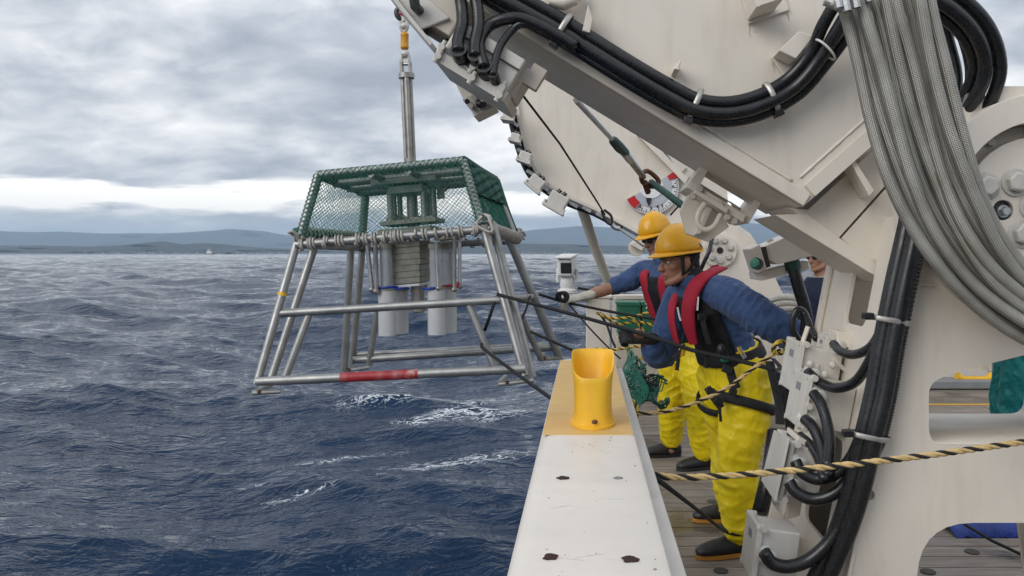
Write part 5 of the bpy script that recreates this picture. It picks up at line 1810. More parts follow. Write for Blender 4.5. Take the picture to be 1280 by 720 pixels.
# stack of lead plates
for k in range(7):
    c = P(506 + rr.uniform(-0.5, 0.5), 305.5 + 7.6 * k, 5.18)
    MB().box(c + Vector((0, 0.115, 0)), (0.222, 0.225, 0.0375), rm @ Matrix.Rotation(R(-6 + rr.uniform(-0.7, 0.7)), 3, 'Z')).build('lead_plate', M_lead, co, 30, bevel=0.003)
MB().box(P(506, 357.2, 5.18) + Vector((0, 0.115, 0)), (0.215, 0.22, 0.016), rm @ Matrix.Rotation(R(-6), 3, 'Z')).build('bright_base_plate', M_dial, co, 30, bevel=0.002)
# core tubes
def pipe(a, b, r, wall, m_, nm):
    d = (b - a)
    L = d.length
    MB().lathe(a, [(r, 0), (r, L), (r - wall, L), (r - wall, 0), (r, 0)], 24, axis=d).build(nm, m_, co, 40)


for (px, Yd, y0, y1) in ((484.5, 5.16, 363, 419), (500, 5.34, 363, 416.5), (546, 5.16, 361.5, 418), (560.5, 5.32, 361, 415.5)):
    pipe(P(px, y1, Yd), P(px - 0.6, y0, Yd), 0.057, 0.005, M_tube, 'core_tube')
    pipe(P(px - 0.3, y0 + 1, Yd), P(px - 2.0, 309, Yd), 0.040, 0.004, M_tube2, 'upper_tube')
    MB().cyl(P(px - 0.6, y0, Yd), P(px - 0.6, y0 - 3, Yd), 0.060, 20).build('tube_flange', M_lead, co)
    MB().cyl(P(px - 2, 311, Yd), P(px - 2, 305, Yd), 0.046, 18).build('tube_cap', M_lead, co)
def band(px, y, Yd, r, m_, a0, a1):
    c = P(px, y, Yd)
    pts = [c + Vector((r * math.cos(R(t)), -r * math.sin(R(t)), 0.004 * math.sin(R(t * 2)))) for t in range(a0, a1 + 1, 12)]
    MB().tube(pts, 0.0075, 6, flat=0.4, up=(0, 0, 1)).build('strap', m_, co, 180)


band(484.5, 359, 5.16, 0.064, M_blueband, -40, 200)
band(499, 360.5, 5.2, 0.064, M_blueband, 0, 170)
band(541, 360, 5.16, 0.066, M_blueband, 60, 200)
band(560, 357, 5.26, 0.070, M_redband, -20, 150)
MB().ball(P(573, 356, 5.2), (0.018, 0.02, 0.022), 8, 6).build('strap', M_redband, co)
MB().ball(P(469, 359, 5.2), (0.012, 0.014, 0.014), 8, 6).build('strap', M_blueband, co)
for (px, y0, px1, y1, Yd, r, mt) in ((459, 306, 465, 362, 5.12, 0.014, M_steel), (469, 304, 470.5, 364, 5.1, 0.015, M_frame), (475.5, 310, 476, 360, 5.3, 0.008, M_steel), (545, 302, 548, 360, 5.05, 0.0125, M_steel), (568.5, 290, 568, 362, 5.05, 0.0125, M_frame), (574.5, 296, 575, 358, 5.2, 0.0115, M_steel), (563, 306, 563, 358, 5.35, 0.010, M_pole), (531, 305, 531, 358, 5.4, 0.016, M_pole)):
    MB().tube([P(px, y0, Yd), P(px1, y1, Yd)], r, 10).build('release_rod', mt, co, 60)
    MB().ball(P(px1, y1, Yd), r * 1.5, 8, 6).build('rod_end', M_pole, co)

# ---- hanging pole, swivel and hook
pl = thing('lifting_pole', P(513, 205, 5.3), 'tall weathered steel lifting pole rising out of the netted frame', 'pole')
for (dx, dy, r) in ((-4.6, 0.0, 0.0165), (4.2, 0.01, 0.0165), (0, -0.03, 0.017), (0, 0.035, 0.017)):
    MB().tube([P(508 + dx, 96, 5.3 + dy), P(513 + dx, 206, 5.3 + dy)], r, 12).build('rod', M_pole, pl, 60)
MB().tube([P(508, 92, 5.3), P(508.2, 98, 5.3)], 0.052, 18).build('collar', M_pole, pl, 40)
for s_ in (-1, 1):
    MB().box(P(507.5 + 5.2 * s_, 85, 5.3), (0.018, 0.05, 0.085), Matrix.Rotation(R(-2.5), 3, 'Y')).build('fork_cheek', M_pole, pl, 30, bevel=0.004)
MB().cyl(P(501, 80, 5.3), P(514, 80, 5.3), 0.012, 10).build('fork_pin', M_steel, pl)
sw = thing('lifting_swivel', P(507, 80, 5.3), 'rusty yellow swivel between two white shackles above the pole', 'swivel')
def shackle(cx, cy, hw, hh, m_, flip=1):
    pts = spline([P(cx - hw, cy + hh * flip, 5.3), P(cx - hw * 1.1, cy, 5.3), P(cx, cy - hh * flip, 5.3), P(cx + hw * 1.1, cy, 5.3), P(cx + hw, cy + hh * flip, 5.3)], 6)
    MB().tube(pts, 0.013, 10).build('shackle', m_, sw)
    MB().cyl(P(cx - hw * 1.5, cy + hh * flip, 5.3), P(cx + hw * 1.5, cy + hh * flip, 5.3), 0.012, 10).build('shackle_pin', m_, sw)


shackle(506.5, 71, 4, 7, M_shackle, 1)
MB().ball(P(506.3, 67.5, 5.3), (0.030, 0.028, 0.030), 14, 9).build('shackle_bow', M_shackle, sw)
MB().lathe(P(505.8, 62, 5.3), [(0, -0.004), (0.018, 0), (0.026, 0.008), (0.028, 0.016), (0.026, 0.022), (0.026, 0.090), (0.028, 0.096), (0.026, 0.104), (0.016, 0.115), (0, 0.118)], 18).build('swivel_body', M_orange_rust, sw, 40)
shackle(505, 34, 3.6, 6, M_shackle, -1)
MB().ball(P(505, 33, 5.3), (0.027, 0.026, 0.026), 14, 9).build('shackle_bow', M_shackle, sw)
MB().cyl(P(505, 27, 5.3), P(504.5, 21, 5.3), 0.019, 12).build('link', M_shackle, sw)
hk = thing('crane_hook', P(500, 25, 5.3), 'black crane hook under the top edge holding the swivel', 'hook')
MB().tube(spline([P(506, 19, 5.3), P(502, 24, 5.3), P(497, 20, 5.3), P(496, 14, 5.3), P(499, 9, 5.3), P(498, 0, 5.3)], 7), [0.013 + 0.005 * math.sin(3.14 * k / 35) for k in range(36)], 10).build('hook', M_plastic, hk)
MB().tube([P(498, 2, 5.3), P(497, -60, 5.3), P(496, -260, 5.3)], 0.014, 8).build('wire', M_steel, hk)
MB().cyl(P(499, 17, 5.28), P(506, 19, 5.28), 0.009, 8).build('latch', M_dialred, hk)

# ---- green net over the cage
nt = thing('cage_net', P(510, 305, 5.3), 'green cord net stretched over the top of the steel frame', 'net')
Hm = {'FL': P(374, 300, 4.85), 'FR': P(602, 283, 4.85), 'BR': P(644, 297, 5.66), 'BL': P(452, 306, 5.74)}


def quad(a, b_, c, d, bow=0.0, nrm=None, wav=0.0):
    def f(u, v):
        p = a.lerp(b_, u).lerp(d.lerp(c, u), v)
        if nrm is not None:
            p = p + nrm * (bow * math.sin(math.pi * u) * math.sin(math.pi * v) + wav * math.sin(u * 21 + v * 9) * math.sin(v * 13))
        return p
    return f


def panel(nm, f, nu, nv, r, m_, jit=0.12):
    mb = MB()
    net_sheet(mb, f, nu, nv, r, 4, jit)
    o = mb.build(nm, m_, nt, 180)
    o['kind'] = 'stuff'


out = Vector((0, -1, 0))
off = Vector((0, -0.028, 0.012))
panel('front_mesh', quad(T['FL'] + off, T['FR'] + off, Hm['FR'] + off, Hm['FL'] + off, -0.03, out), 34, 15, 0.0015, M_net)
panel('back_mesh', quad(T['BL'] - off, T['BR'] - off, Hm['BR'] - off, Hm['BL'] - off, 0.0, out), 34, 15, 0.0015, M_net_dark)
panel('left_mesh', quad(T['FL'], T['BL'], Hm['BL'], Hm['FL'], 0.02, Vector((1, 0, 0))), 22, 14, 0.0017, M_net)
panel('right_mesh', quad(T['FR'], T['BR'], Hm['BR'], Hm['FR'], 0.0, Vector((1, 0, 0)), 0.006), 40, 24, 0.0026, M_net)
panel('right_mesh', quad(T['FR'] + Vector((0.02, 0, 0.01)), T['BR'] + Vector((0.02, 0, 0.01)), T['BR'].lerp(Hm['BR'], 0.42) + Vector((0.02, 0, 0)), T['FR'].lerp(Hm['FR'], 0.5) + Vector((0.02, 0, 0)), 0.01, Vector((1, 0, 0)), 0.01), 70, 26, 0.0042, M_net_dark)
panel('top_mesh', quad(T['FL'] + Vector((0, 0, 0.027)), T['FR'] + Vector((0, 0, 0.027)), T['BR'] + Vector((0, 0, 0.027)), T['BL'] + Vector((0, 0, 0.027)), -0.01, Vector((0, 0, 1))), 40, 26, 0.0028, M_net_dark)
# net folded over the tubes: criss-cross winding
def winding(nm, a, b_, r, turns, rr_, m_, both=True, par=None, ph0=0.0, seg=5, t0=0.0, t1=1.0):
    d = (b_ - a)
    ax = d.normalized()
    u = ax.cross(Vector((0, 0, 1))).normalized()
    w = ax.cross(u)
    mb = MB()
    n = int(turns * 12)
    for sg in ((1, -1) if both else (1,)):
        for ph in ((0, 2.1, 4.2) if both else (ph0,)):
            pts = []
            for i in range(n + 1):
                t = i / n
                an = sg * (6.28318 * turns * t) + ph
                pts.append(a + d * (t0 + (t1 - t0) * t) + (u * math.cos(an) + w * math.sin(an)) * r)
            mb.tube(pts, rr_, seg)
    return mb.build(nm, m_, par or nt, 180)


for (k0, k1) in (('FL', 'FR'),):
    o = winding('tube_winding', T[k0], T[k1], 0.0285, 8, 0.0020, M_net); o['kind'] = 'stuff'
for k in ('FL', 'FR', 'BL', 'BR'):
    o = winding('tube_winding', T[k], Hm[k], 0.029, 5, 0.0020, M_net); o['kind'] = 'stuff'
for (k0, k1) in (('FR', 'BR'), ('BR', 'BL'), ('FL', 'BL')):
    o = winding('tube_winding', T[k0], T[k1], 0.0285, 6, 0.0022, M_net_dark); o['kind'] = 'stuff'
# dark net bunched along the back right post and the top right edge
mbn = MB()
mbn.tube([T['BR'] + Vector((0.01, 0, 0)), T['BR'].lerp(Hm['BR'], 0.5), Hm['BR']], [0.036, 0.034, 0.033], 10)
mbn.tube([T['FR'], T['FR'].lerp(T['BR'], 0.5), T['BR']], [0.033, 0.034, 0.042], 10)
mbn.build('net_hem', M_net_dark, nt, 180)

# grey cord lashing the net to the ring
lash = thing('wound_cord', P(486, 310, 4.85), 'grey cord wound round the ring tube to lash the green net', 'cord')
a, b_ = G['FL'], G['FR']
d = b_ - a
axd = d.normalized()
uu = axd.cross(Vector((0, 0, 1))).normalized(); ww = axd.cross(uu)
clusters = [(0.03, 2, 0.012), (0.085, 3, 0.016), (0.16, 2, 0.014), (0.235, 3, 0.02), (0.33, 2, 0.014), (0.37, 2, 0.016), (0.42, 2, 0.018), (0.475, 2, 0.016), (0.52, 3, 0.012), (0.56, 2, 0.02), (0.63, 1, 0.03), (0.685, 2, 0.02), (0.755, 1, 0.03), (0.81, 2, 0.028), (0.88, 2, 0.018), (0.955, 3, 0.012)]
for (t, nturn, pit) in clusters:
    pts = []
    n = nturn * 14
    for i in range(n + 1):
        an = 6.28318 * nturn * i / n + t * 40
        rr_ = 0.034 + 0.004 * math.sin(an * 0.5 + t * 17)
        pts.append(a + d * t + axd * (pit * nturn * (i / n - 0.5)) + (uu * math.cos(an) + ww * math.sin(an)) * rr_)
    MB().tube(pts, 0.0068, 6).build('cord_turn', M_rope_grey, lash, 180)
for (k0, k1, up_, n_t, tt) in (('FL', 'BL', 0.075, 16, (0.02, 0.98)), ('FR', 'BR', 0.02, 18, (0.0, 1.0)), ('BL', 'BR', 0.0, 13, (0.0, 1.0))):
    a2, b2 = G[k0] + Vector((0, 0, up_)), G[k1] + Vector((0, 0, up_))
    o = winding('cord_turn', a2, b2, 0.034, n_t, 0.0085 if k0 != 'BL' else 0.006, M_rope_grey, both=False, par=lash, seg=6, t0=tt[0], t1=tt[1])
    if up_ > 0.05:
        MB().tube([a2, b2], 0.030, 10).build('net_roll', M_net_dark, lash, 180)
# knots at the corners
for k, sc in (('FL', 1.0), ('FR', 1.3), ('BR', 1.1), ('BL', 0.9)):
    c = G[k] + Vector((0.01, -0.01, 0.02))
    mb = MB()
    rk = random.Random(ord(k[0]) + ord(k[1]))
    pts = [c + Vector((rk.uniform(-.04, .04), rk.uniform(-.045, .03), rk.uniform(-.04, .06))) * sc for _ in range(12)]
    mb.tube(spline(pts, 6), 0.0085, 6)
    mb.build('knot', M_rope_grey, lash, 180)

# ---- tag lines
rope('tag_line', spline([P(622, 368, 4.74), P(690, 386, 4.5), P(770, 408, 4.25), P(795, 415, 4.17), P(830, 426, 3.98), P(870, 439, 3.86), P(920, 450, 3.74), P(968, 462, 3.55)], 8), 0.0105, M_rope_black, 'thick black tag line from the frame through the dark glove of near worker')
rope('tag_line', spline([P(674, 368, 5.62), P(704, 377, 5.74), P(760, 389, 5.6), P(800, 396, 5.5), P(850, 404, 5.4)], 8), 0.010, M_rope_black, 'black tag line from the frame through the white glove of far worker')
rope('tag_line', spline([P(602, 430, 4.70), P(606, 437, 4.60), P(650, 470, 4.25), P(692, 500, 3.95), P(735, 530, 3.75)], 8), 0.010, M_rope_black, 'lowest black tag line going behind the bulwark')
rope('tag_line', spline([P(664, 415, 5.5), P(700, 431, 5.2), P(737, 447, 5.0), P(780, 465, 4.8), P(822, 482, 4.65)], 8), 0.0095, M_rope_black, 'black tag line from the far foot of the frame to the gate')
rope('slip_cord', [P(618, 378, 4.72), P(612, 396, 4.75), P(606, 413, 4.8)], 0.010, M_rope_black, 'short black cord hanging left of the right front leg', 'cord')
rope('slip_cord', [P(663, 370, 5.5), P(657, 388, 5.3), P(651, 402, 5.2)], 0.008, M_rope_black, 'short black cord between the two right legs', 'cord')
rope('hanging_line', spline([P(712, 381, 5.75), P(735, 408, 5.4), P(762, 436, 5.0), P(775, 448, 4.8)], 6), 0.006, M_rope_black, 'thin black line dropping from the white glove to the net', 'rope')
rope('safety_line', [P(820, 598, 1.78), P(862, 630, 2.6), P(905, 664, 3.72)], 0.0065, M_rope_black, 'black line from the bulwark to the boot of near worker', 'rope')
rope('grab_rail', [P(950, 412, 8.6), P(975, 424, 8.4), P(1005, 436, 8.3)], 0.02, M_hose, 'thin dark rail behind the elbow of the near worker', 'rail')

# ================================================================ PEOPLE
def V(*a):
    return Vector(a)


class Blob:
    """closed lofted pieces that are fused into ONE continuous surface"""
    def __init__(s):
        s.mb = MB()

    def limb(s, pts, rs, n=5, flat=1.0, up=None, seg=14):
        pts = [Vector(p) for p in pts]
        q = [Vector((p.x, p.y, p.z)) for p in pts]
        path = spline(q, n) if len(q) > 2 else [q[0].lerp(q[1], i / n) for i in range(n + 1)]
        m = len(pts) - 1
        rr = []
        for i in range(len(path)):
            t = i / (len(path) - 1) * m
            k = min(int(t), m - 1)
            f = t - k
            f = f * f * (3 - 2 * f) * 0.5 + f * 0.5
            rr.append(rs[k] * (1 - f) + rs[k + 1] * f)
        d0 = (path[0] - path[1]).normalized(); d1 = (path[-1] - path[-2]).normalized()
        P0 = [path[0] + d0 * rr[0] * c for c in (0.95, 0.8, 0.45)]
        R0 = [rr[0] * c for c in (0.15, 0.55, 0.88)]
        P1 = [path[-1] + d1 * rr[-1] * c for c in (0.45, 0.8, 0.95)]
        R1 = [rr[-1] * c for c in (0.88, 0.55, 0.15)]
        s.mb.tube(P0 + path + P1, R0 + rr + R1, seg, flat=flat, up=up)
        return s

    def ball(s, c, r, rot=None):
        s.mb.ball(c, r, 16, 11, rot)
        return s

    def secs(s, secs, seg=22):
        """list of (centre, u, v): elliptical sections, u and v are radius vectors"""
        vs, fs = [], []
        for (c, u, v) in secs:
            for j in range(seg):
                t = 6.28318530718 * j / seg
                vs.append(c + u * math.cos(t) + v * math.sin(t))
        m = len(secs)
        for i in range(m - 1):
            for j in range(seg):
                j2 = (j + 1) % seg
                fs.append((i * seg + j, i * seg + j2, (i + 1) * seg + j2, (i + 1) * seg + j))
        vs.append(secs[0][0]); vs.append(secs[-1][0])
        for j in range(seg):
            j2 = (j + 1) % seg
            fs.append((m * seg, j2, j)); fs.append((m * seg + 1, (m - 1) * seg + j, (m - 1) * seg + j2))
        s.mb.add(vs, fs)
        return s

    def build(s, name, material, parent, voxel=0.008, smooth=4, folds=None, cut=None):
        me = s.mb.mesh('tmp')
        ob = bpy.data.objects.new('tmp', me)
        COL.objects.link(ob)
        md = ob.modifiers.new('r', 'REMESH'); md.mode = 'VOXEL'; md.voxel_size = voxel; md.use_smooth_shade = True
        if smooth:
            sm = ob.modifiers.new('s', 'SMOOTH'); sm.factor = 0.5; sm.iterations = smooth
        dg = bpy.context.evaluated_depsgraph_get()
        m2 = bpy.data.meshes.new_from_object(ob.evaluated_get(dg), depsgraph=dg)
        bpy.data.objects.remove(ob)
        bpy.data.meshes.remove(me)
        m2.name = name
        n = len(m2.vertices)
        co = np.empty(n * 3, np.float32); m2.vertices.foreach_get('co', co)
        co = co.reshape(-1, 3)
        if folds:
            no = np.empty(n * 3, np.float32); m2.vertices.foreach_get('normal', no)
            no = no.reshape(-1, 3)
            d = np.array([folds(Vector(p)) for p in co.tolist()], np.float32)
            co = co + no * d[:, None]
        co = co - np.array(ORG[parent.name], np.float32)
        m2.vertices.foreach_set('co', co.astype(np.float32).ravel())
        if cut:
            pass
        m2.update()
        m2.materials.clear(); m2.materials.append(material)
        m2.shade_smooth()
        o = bpy.data.objects.new(name, m2)
        COL.objects.link(o)
        o.parent = parent
        ORG[o.name] = ORG[parent.name]
        return o


def fold_fn(amp, sc=(9, 9, 5), seed=0.0, ridge=True, joints=()):
    J = [(Vector(c), Vector(ax).normalized(), r, a, 6.28318 / wl_) for c, ax, r, a, wl_ in joints]

    def f(p):
        extra = 0.0
        for c, ax, r, a, k in J:
            dv = p - c
            d2 = dv.length_squared / (r * r)
            if d2 < 4:
                side_ = mnoise.noise(dv * 9.0 + Vector((seed, 3, 1)))
                ph = dv.dot(ax) * k + 4.5 * mnoise.noise(dv * 6.0 + Vector((1, seed, 7)))
                extra += a * math.exp(-d2) * ((1 - abs(math.sin(ph * 0.5))) ** 1.6 - 0.4) * (0.65 + 0.9 * side_)
        return extra * 0.42 + base_fold(p)

    def base_fold(p):
        q = Vector((p.x * sc[0] + seed, p.y * sc[1], p.z * sc[2]))
        w = mnoise.noise_vector(q * 0.6) * 0.5
        a = mnoise.noise(q + w)
        b = mnoise.noise(q * 2.3 + w * 2)
        c = mnoise.noise(Vector((q.z * 1.1 + q.x * 0.8 + 3.7, q.y * 0.5, q.x * 0.7 - q.z * 0.35)))
        r = max(0.0, 1 - abs(a) * 4.5) ** 1.5 + max(0.0, 1 - abs(c) * 4.0) ** 1.5 - 0.45 if ridge else a
        return amp * (0.62 * r + 0.30 * b)
    return f


def frame_of(fwd, up=V(0, 0, 1)):
    f = Vector(fwd).normalized()
    l = Vector(up).cross(f).normalized()
    u = f.cross(l).normalized()
    return f, l, u


def head_blob(b, c, fwd, up, s=1.0):
    f, l, u = frame_of(fwd, up)
    X = lambda x, y, z: c + (l * x + f * y + u * z) * s
    rot = Matrix((l, f, u)).transposed()
    B = lambda p, r: b.ball(X(*p), tuple(q * s for q in r) if isinstance(r, tuple) else r * s, rot)
    B((0, -0.015, 0.035), (0.074, 0.096, 0.086))
    B((0, 0.026, -0.030), (0.062, 0.060, 0.076))
    for sx in (-1, 1):
        b.limb([X(0.058 * sx, -0.015, -0.045), X(0.046 * sx, 0.025, -0.078), X(0.012 * sx, 0.062, -0.098)], [0.020 * s, 0.022 * s, 0.020 * s])
        B((0.040 * sx, 0.050, -0.020), 0.025)
        B((0.077 * sx, -0.010, -0.006), (0.011, 0.020, 0.033))
        B((0.012 * sx, 0.096, -0.031), 0.0095)
    B((0, 0.066, -0.098), 0.021)
    b.limb([X(-0.045, 0.070, 0.022), X(0, 0.083, 0.022), X(0.045, 0.070, 0.022)], [0.013 * s, 0.013 * s, 0.013 * s])
    b.limb([X(0, 0.082, 0.010), X(0, 0.094, -0.012), X(0, 0.104, -0.030)], [0.010 * s, 0.012 * s, 0.0145 * s])
    b.limb([X(-0.022, 0.076, -0.058), X(0, 0.087, -0.055), X(0.022, 0.076, -0.058)], [0.006 * s, 0.0085 * s, 0.006 * s])
    b.limb([X(-0.020, 0.075, -0.070), X(0, 0.085, -0.071), X(0.020, 0.075, -0.070)], [0.006 * s, 0.009 * s, 0.006 * s])
    return X, rot, f, l, u


def eyes(par, X, s=1.0, open_=True):
    for sx in (-1, 1):
        MB().ball(X(0.032 * sx, 0.0735, 0.003), (0.013 * s, 0.013 * s, 0.007 * s), 10, 7).build('eye', M_eye, par, 180)
        MB().ball(X(0.033 * sx, 0.0835, 0.003), 0.0055 * s, 8, 6).build('iris', M_ink, par, 180)
        MB().tube([X(0.016 * sx, 0.092, 0.026), X(0.034 * sx, 0.088, 0.031), X(0.052 * sx, 0.070, 0.026)], [0.003, 0.0048, 0.003], 6).build('eyebrow', M_hair, par, 180)
    MB().tube([X(-0.022, 0.080, -0.0642), X(0, 0.0915, -0.0632), X(0.022, 0.080, -0.0642)], 0.0028, 6).build('mouth', M_mouth, par, 180)


M_mouth = mat('lip_shadow', (0.11, 0.032, 0.028), 0.6, bstr=0)


def helmet(par, c, fwd, up, s=1.0, sticker=True):
    """hard hat: domed shell with a crown ridge, peak at the front, narrow rim all round"""
    f, l, u = frame_of(fwd, up)
    X = lambda x, y, z: c + (l * x + f * y + u * z) * s
    n, m = 40, 14
    vs, fs = [], []
    for i in range(m + 1):
        a = (math.pi / 2) * i / m
        for j in range(n):
            t = 2 * math.pi * j / n
            x, y = math.cos(t), math.sin(t)
            rz_ = 0.158 * math.cos(a) ** 0.92 if a < math.pi / 2 else 0.0
            rad = math.sin(a) ** 0.92
            px, py, pz = 0.113 * x * rad, 0.142 * y * rad, rz_
            ridge = max(0, 1 - abs(px) / 0.020) * 0.007 * (1 if py > -0.12 else 0.4) * (1 - (i / m) ** 6)
            nose_ = math.exp(-((i / m - 0.86) / 0.12) ** 2) * 0.004
            vs.append(X(px * (1 + nose_ * 8), py * (1 + nose_ * 6), pz + ridge))
    for i in range(m):
        for j in range(n):
            j2 = (j + 1) % n
            fs.append((i * n + j, (i + 1) * n + j, (i + 1) * n + j2, i * n + j2))
    sh = MB(); sh.add(vs, fs)
    hs = sh.build('helmet', M_helmet, par, 60)
    md = hs.modifiers.new('solid', 'SOLIDIFY'); md.thickness = 0.004; md.offset = -1
    # rim with a peak
    vs, fs = [], []
    for k, (e, dz) in enumerate(((0.0, 0.004), (0.55, -0.001), (1.0, -0.008), (0.96, -0.012), (0.0, -0.004))):
        for j in range(n):
            t = 2 * math.pi * j / n
            x, y = math.cos(t), math.sin(t)
            w = 0.013 + 0.040 * max(0, y) ** 2.2
            vs.append(X((0.114 + w * e * 0.8) * x, (0.143 + w * e) * y, dz * (1 + 0.8 * max(0, y))))
    for k in range(4):
        for j in range(n):
            j2 = (j + 1) % n
            fs.append((k * n + j, k * n + j2, (k + 1) * n + j2, (k + 1) * n + j))
    r_ = MB(); r_.add(vs, fs)
    r_.build('brim', M_helmet, hs, 50)
    # webbing inside and chin strap
    MB().tube([X(0.100 * math.cos(t), 0.125 * math.sin(t) - 0.003, -0.012) for t in np.linspace(0, 6.28, 30)], 0.012, 8, flat=0.3, up=u).build('sweat_band', M_black, hs, 180)
    return hs, X


def glove(par, wrist, hdir, back, thumb_side, curl, material, s=1.0, spread=0.02, name='glove', thumb_curl=0.7):
    """palm, four fingers of different lengths with knuckle bends, thumb from the side of the palm"""
    y = Vector(hdir).normalized()
    z = Vector(back) - y * Vector(back).dot(y); z.normalize()
    x = y.cross(z) * thumb_side
    b = Blob()
    X = lambda a, c, d: wrist + (x * a + y * c + z * d) * s
    b.limb([X(0, -0.05, 0), X(0, 0.0, 0)], [0.034 * s, 0.031 * s], flat=0.8, up=x)
    b.secs([(X(0, -0.01, 0), x * 0.030 * s, z * 0.021 * s), (X(0.002, 0.025, 0), x * 0.040 * s, z * 0.020 * s), (X(0.002, 0.06, 0.0), x * 0.045 * s, z * 0.018 * s), (X(0, 0.09, 0), x * 0.043 * s, z * 0.015 * s)])
    for k, (fx, L) in enumerate(((0.031, 0.070), (0.0105, 0.080), (-0.0105, 0.074), (-0.030, 0.058))):
        p = X(fx, 0.088, 0)
        ang = 0.0
        pts, rs = [X(fx * 0.9, 0.065, 0), p], [0.0095 * s, 0.0098 * s]
        for j, (seg, cu) in enumerate(((0.42, 0.8), (0.32, 1.0), (0.26, 0.7))):
            ang += R(curl[k]) * cu
            d = y * math.cos(ang) - z * math.sin(ang) + x * (spread * (1.5 - k) * (1 if j == 0 else 0.3))
            p = p + d.normalized() * L * seg * s
            pts.append(p); rs.append((0.0095, 0.0090, 0.0080)[j] * s)
        b.limb(pts, rs, n=4, seg=10)
    tp = [X(0.026, 0.018, -0.006), X(0.050, 0.045, -0.014), X(0.056, 0.072, -0.014 - 0.030 * thumb_curl), X(0.045, 0.092, -0.014 - 0.055 * thumb_curl)]
    b.limb(tp, [0.015 * s, 0.0125 * s, 0.011 * s, 0.009 * s], n=4, seg=10)
    return b.build(name, material, par, 0.0038, 2, fold_fn(0.0012, (60, 60, 60), 2.0))


def boot(par, ankle, heel, fdir, s=1.0, gum=True):
    f = Vector(fdir); f.z = 0; f.normalize()
    l = V(0, 0, 1).cross(f)
    b = Blob()
    H = Vector(heel); H.z = 0
    X = lambda a, c, d: H + f * a * s + l * c * s + V(0, 0, d * s)
    b.secs([(X(-0.005, 0, 0.05), l * 0.028, V(0, 0, 0.036)), (X(0.02, 0, 0.058), l * 0.040, V(0, 0, 0.050)), (X(0.08, 0, 0.062), l * 0.042, V(0, 0, 0.054)), (X(0.15, 0, 0.052), l * 0.046, V(0, 0, 0.044)), (X(0.22, 0, 0.044), l * 0.050, V(0, 0, 0.034)), (X(0.265, 0, 0.038), l * 0.042, V(0, 0, 0.026)), (X(0.288, 0, 0.034), l * 0.022, V(0, 0, 0.014))])
    top_ = Vector(ankle) + V(0, 0, 0.16)
    b.limb([X(0.05, 0, 0.07), Vector(ankle) + V(0, 0, 0.02), top_], [0.052 * s, 0.055 * s, 0.066 * s])
    o = b.build('boot', M_boot, par, 0.007, 3, fold_fn(0.0015, (22, 22, 30), 4))
    n = 26
    pts = []
    for k in range(n):
        t = 2 * math.pi * k / n
        cx = 0.143 + 0.150 * math.cos(t)
        w = (0.040 + 0.013 * max(0, math.cos(t - 0.3))) * math.sin(t)
        q = X(cx, w, 0)
        pts.append((q.x, q.y))
    MB().plate(pts, [], (0, 0, 0.002), (1, 0, 0), (0, 1, 0), (0, 0, 0.020)).build('sole', M_sole if gum else M_boot, o, 40, bevel=0.004)
    return o


class Torso:
    def __init__(s, secs):
        s.secs = secs          # (centre, across radius vector, depth radius vector)

    def at(s, t, ang, off=0.0):
        """t 0..1 up the trunk, ang degrees from straight ahead towards the left side"""
        m = len(s.secs) - 1
        x = min(max(t, 0), 1) * m
        k = min(int(x), m - 1)
        f = x - k
        c = s.secs[k][0].lerp(s.secs[k + 1][0], f)
        l = s.secs[k][1].lerp(s.secs[k + 1][1], f)
        d = s.secs[k][2].lerp(s.secs[k + 1][2], f)
        v = l * math.sin(R(ang)) + d * math.cos(R(ang))
        return c + v + v.normalized() * off

    def patch(s, a0, a1, t0, t1, off, na=16, nt_=10):
        vs, fs = [], []
        for i in range(nt_ + 1):
            for j in range(na + 1):
                vs.append(s.at(t0 + (t1 - t0) * i / nt_, a0 + (a1 - a0) * j / na, off))
        for i in range(nt_):
            for j in range(na):
                k = i * (na + 1) + j
                fs.append((k, k + 1, k + na + 2, k + na + 1))
        mb = MB(); mb.add(vs, fs)
        return mb


def solid(o, th):
    md = o.modifiers.new('solid', 'SOLIDIFY'); md.thickness = th; md.offset = 0
    return o


def band_loop(par, name, c, axis, u, ru, rv, w, material, th=0.35):
    ax = Vector(axis).normalized()
    u = (Vector(u) - ax * Vector(u).dot(ax)).normalized()
    v = ax.cross(u)
    pts = [c + u * ru * math.cos(t) + v * rv * math.sin(t) for t in np.linspace(0, 6.2832, 28)[:-1]]
    return MB().tube(pts, w, 8, closed=True, flat=th, up=ax).build(name, material, par, 180)


def strap(par, name, pts, w, material, up, th=0.18):
    return MB().tube(spline(pts, 6), w, 8, flat=th, up=up).build(name, material, par, 60)


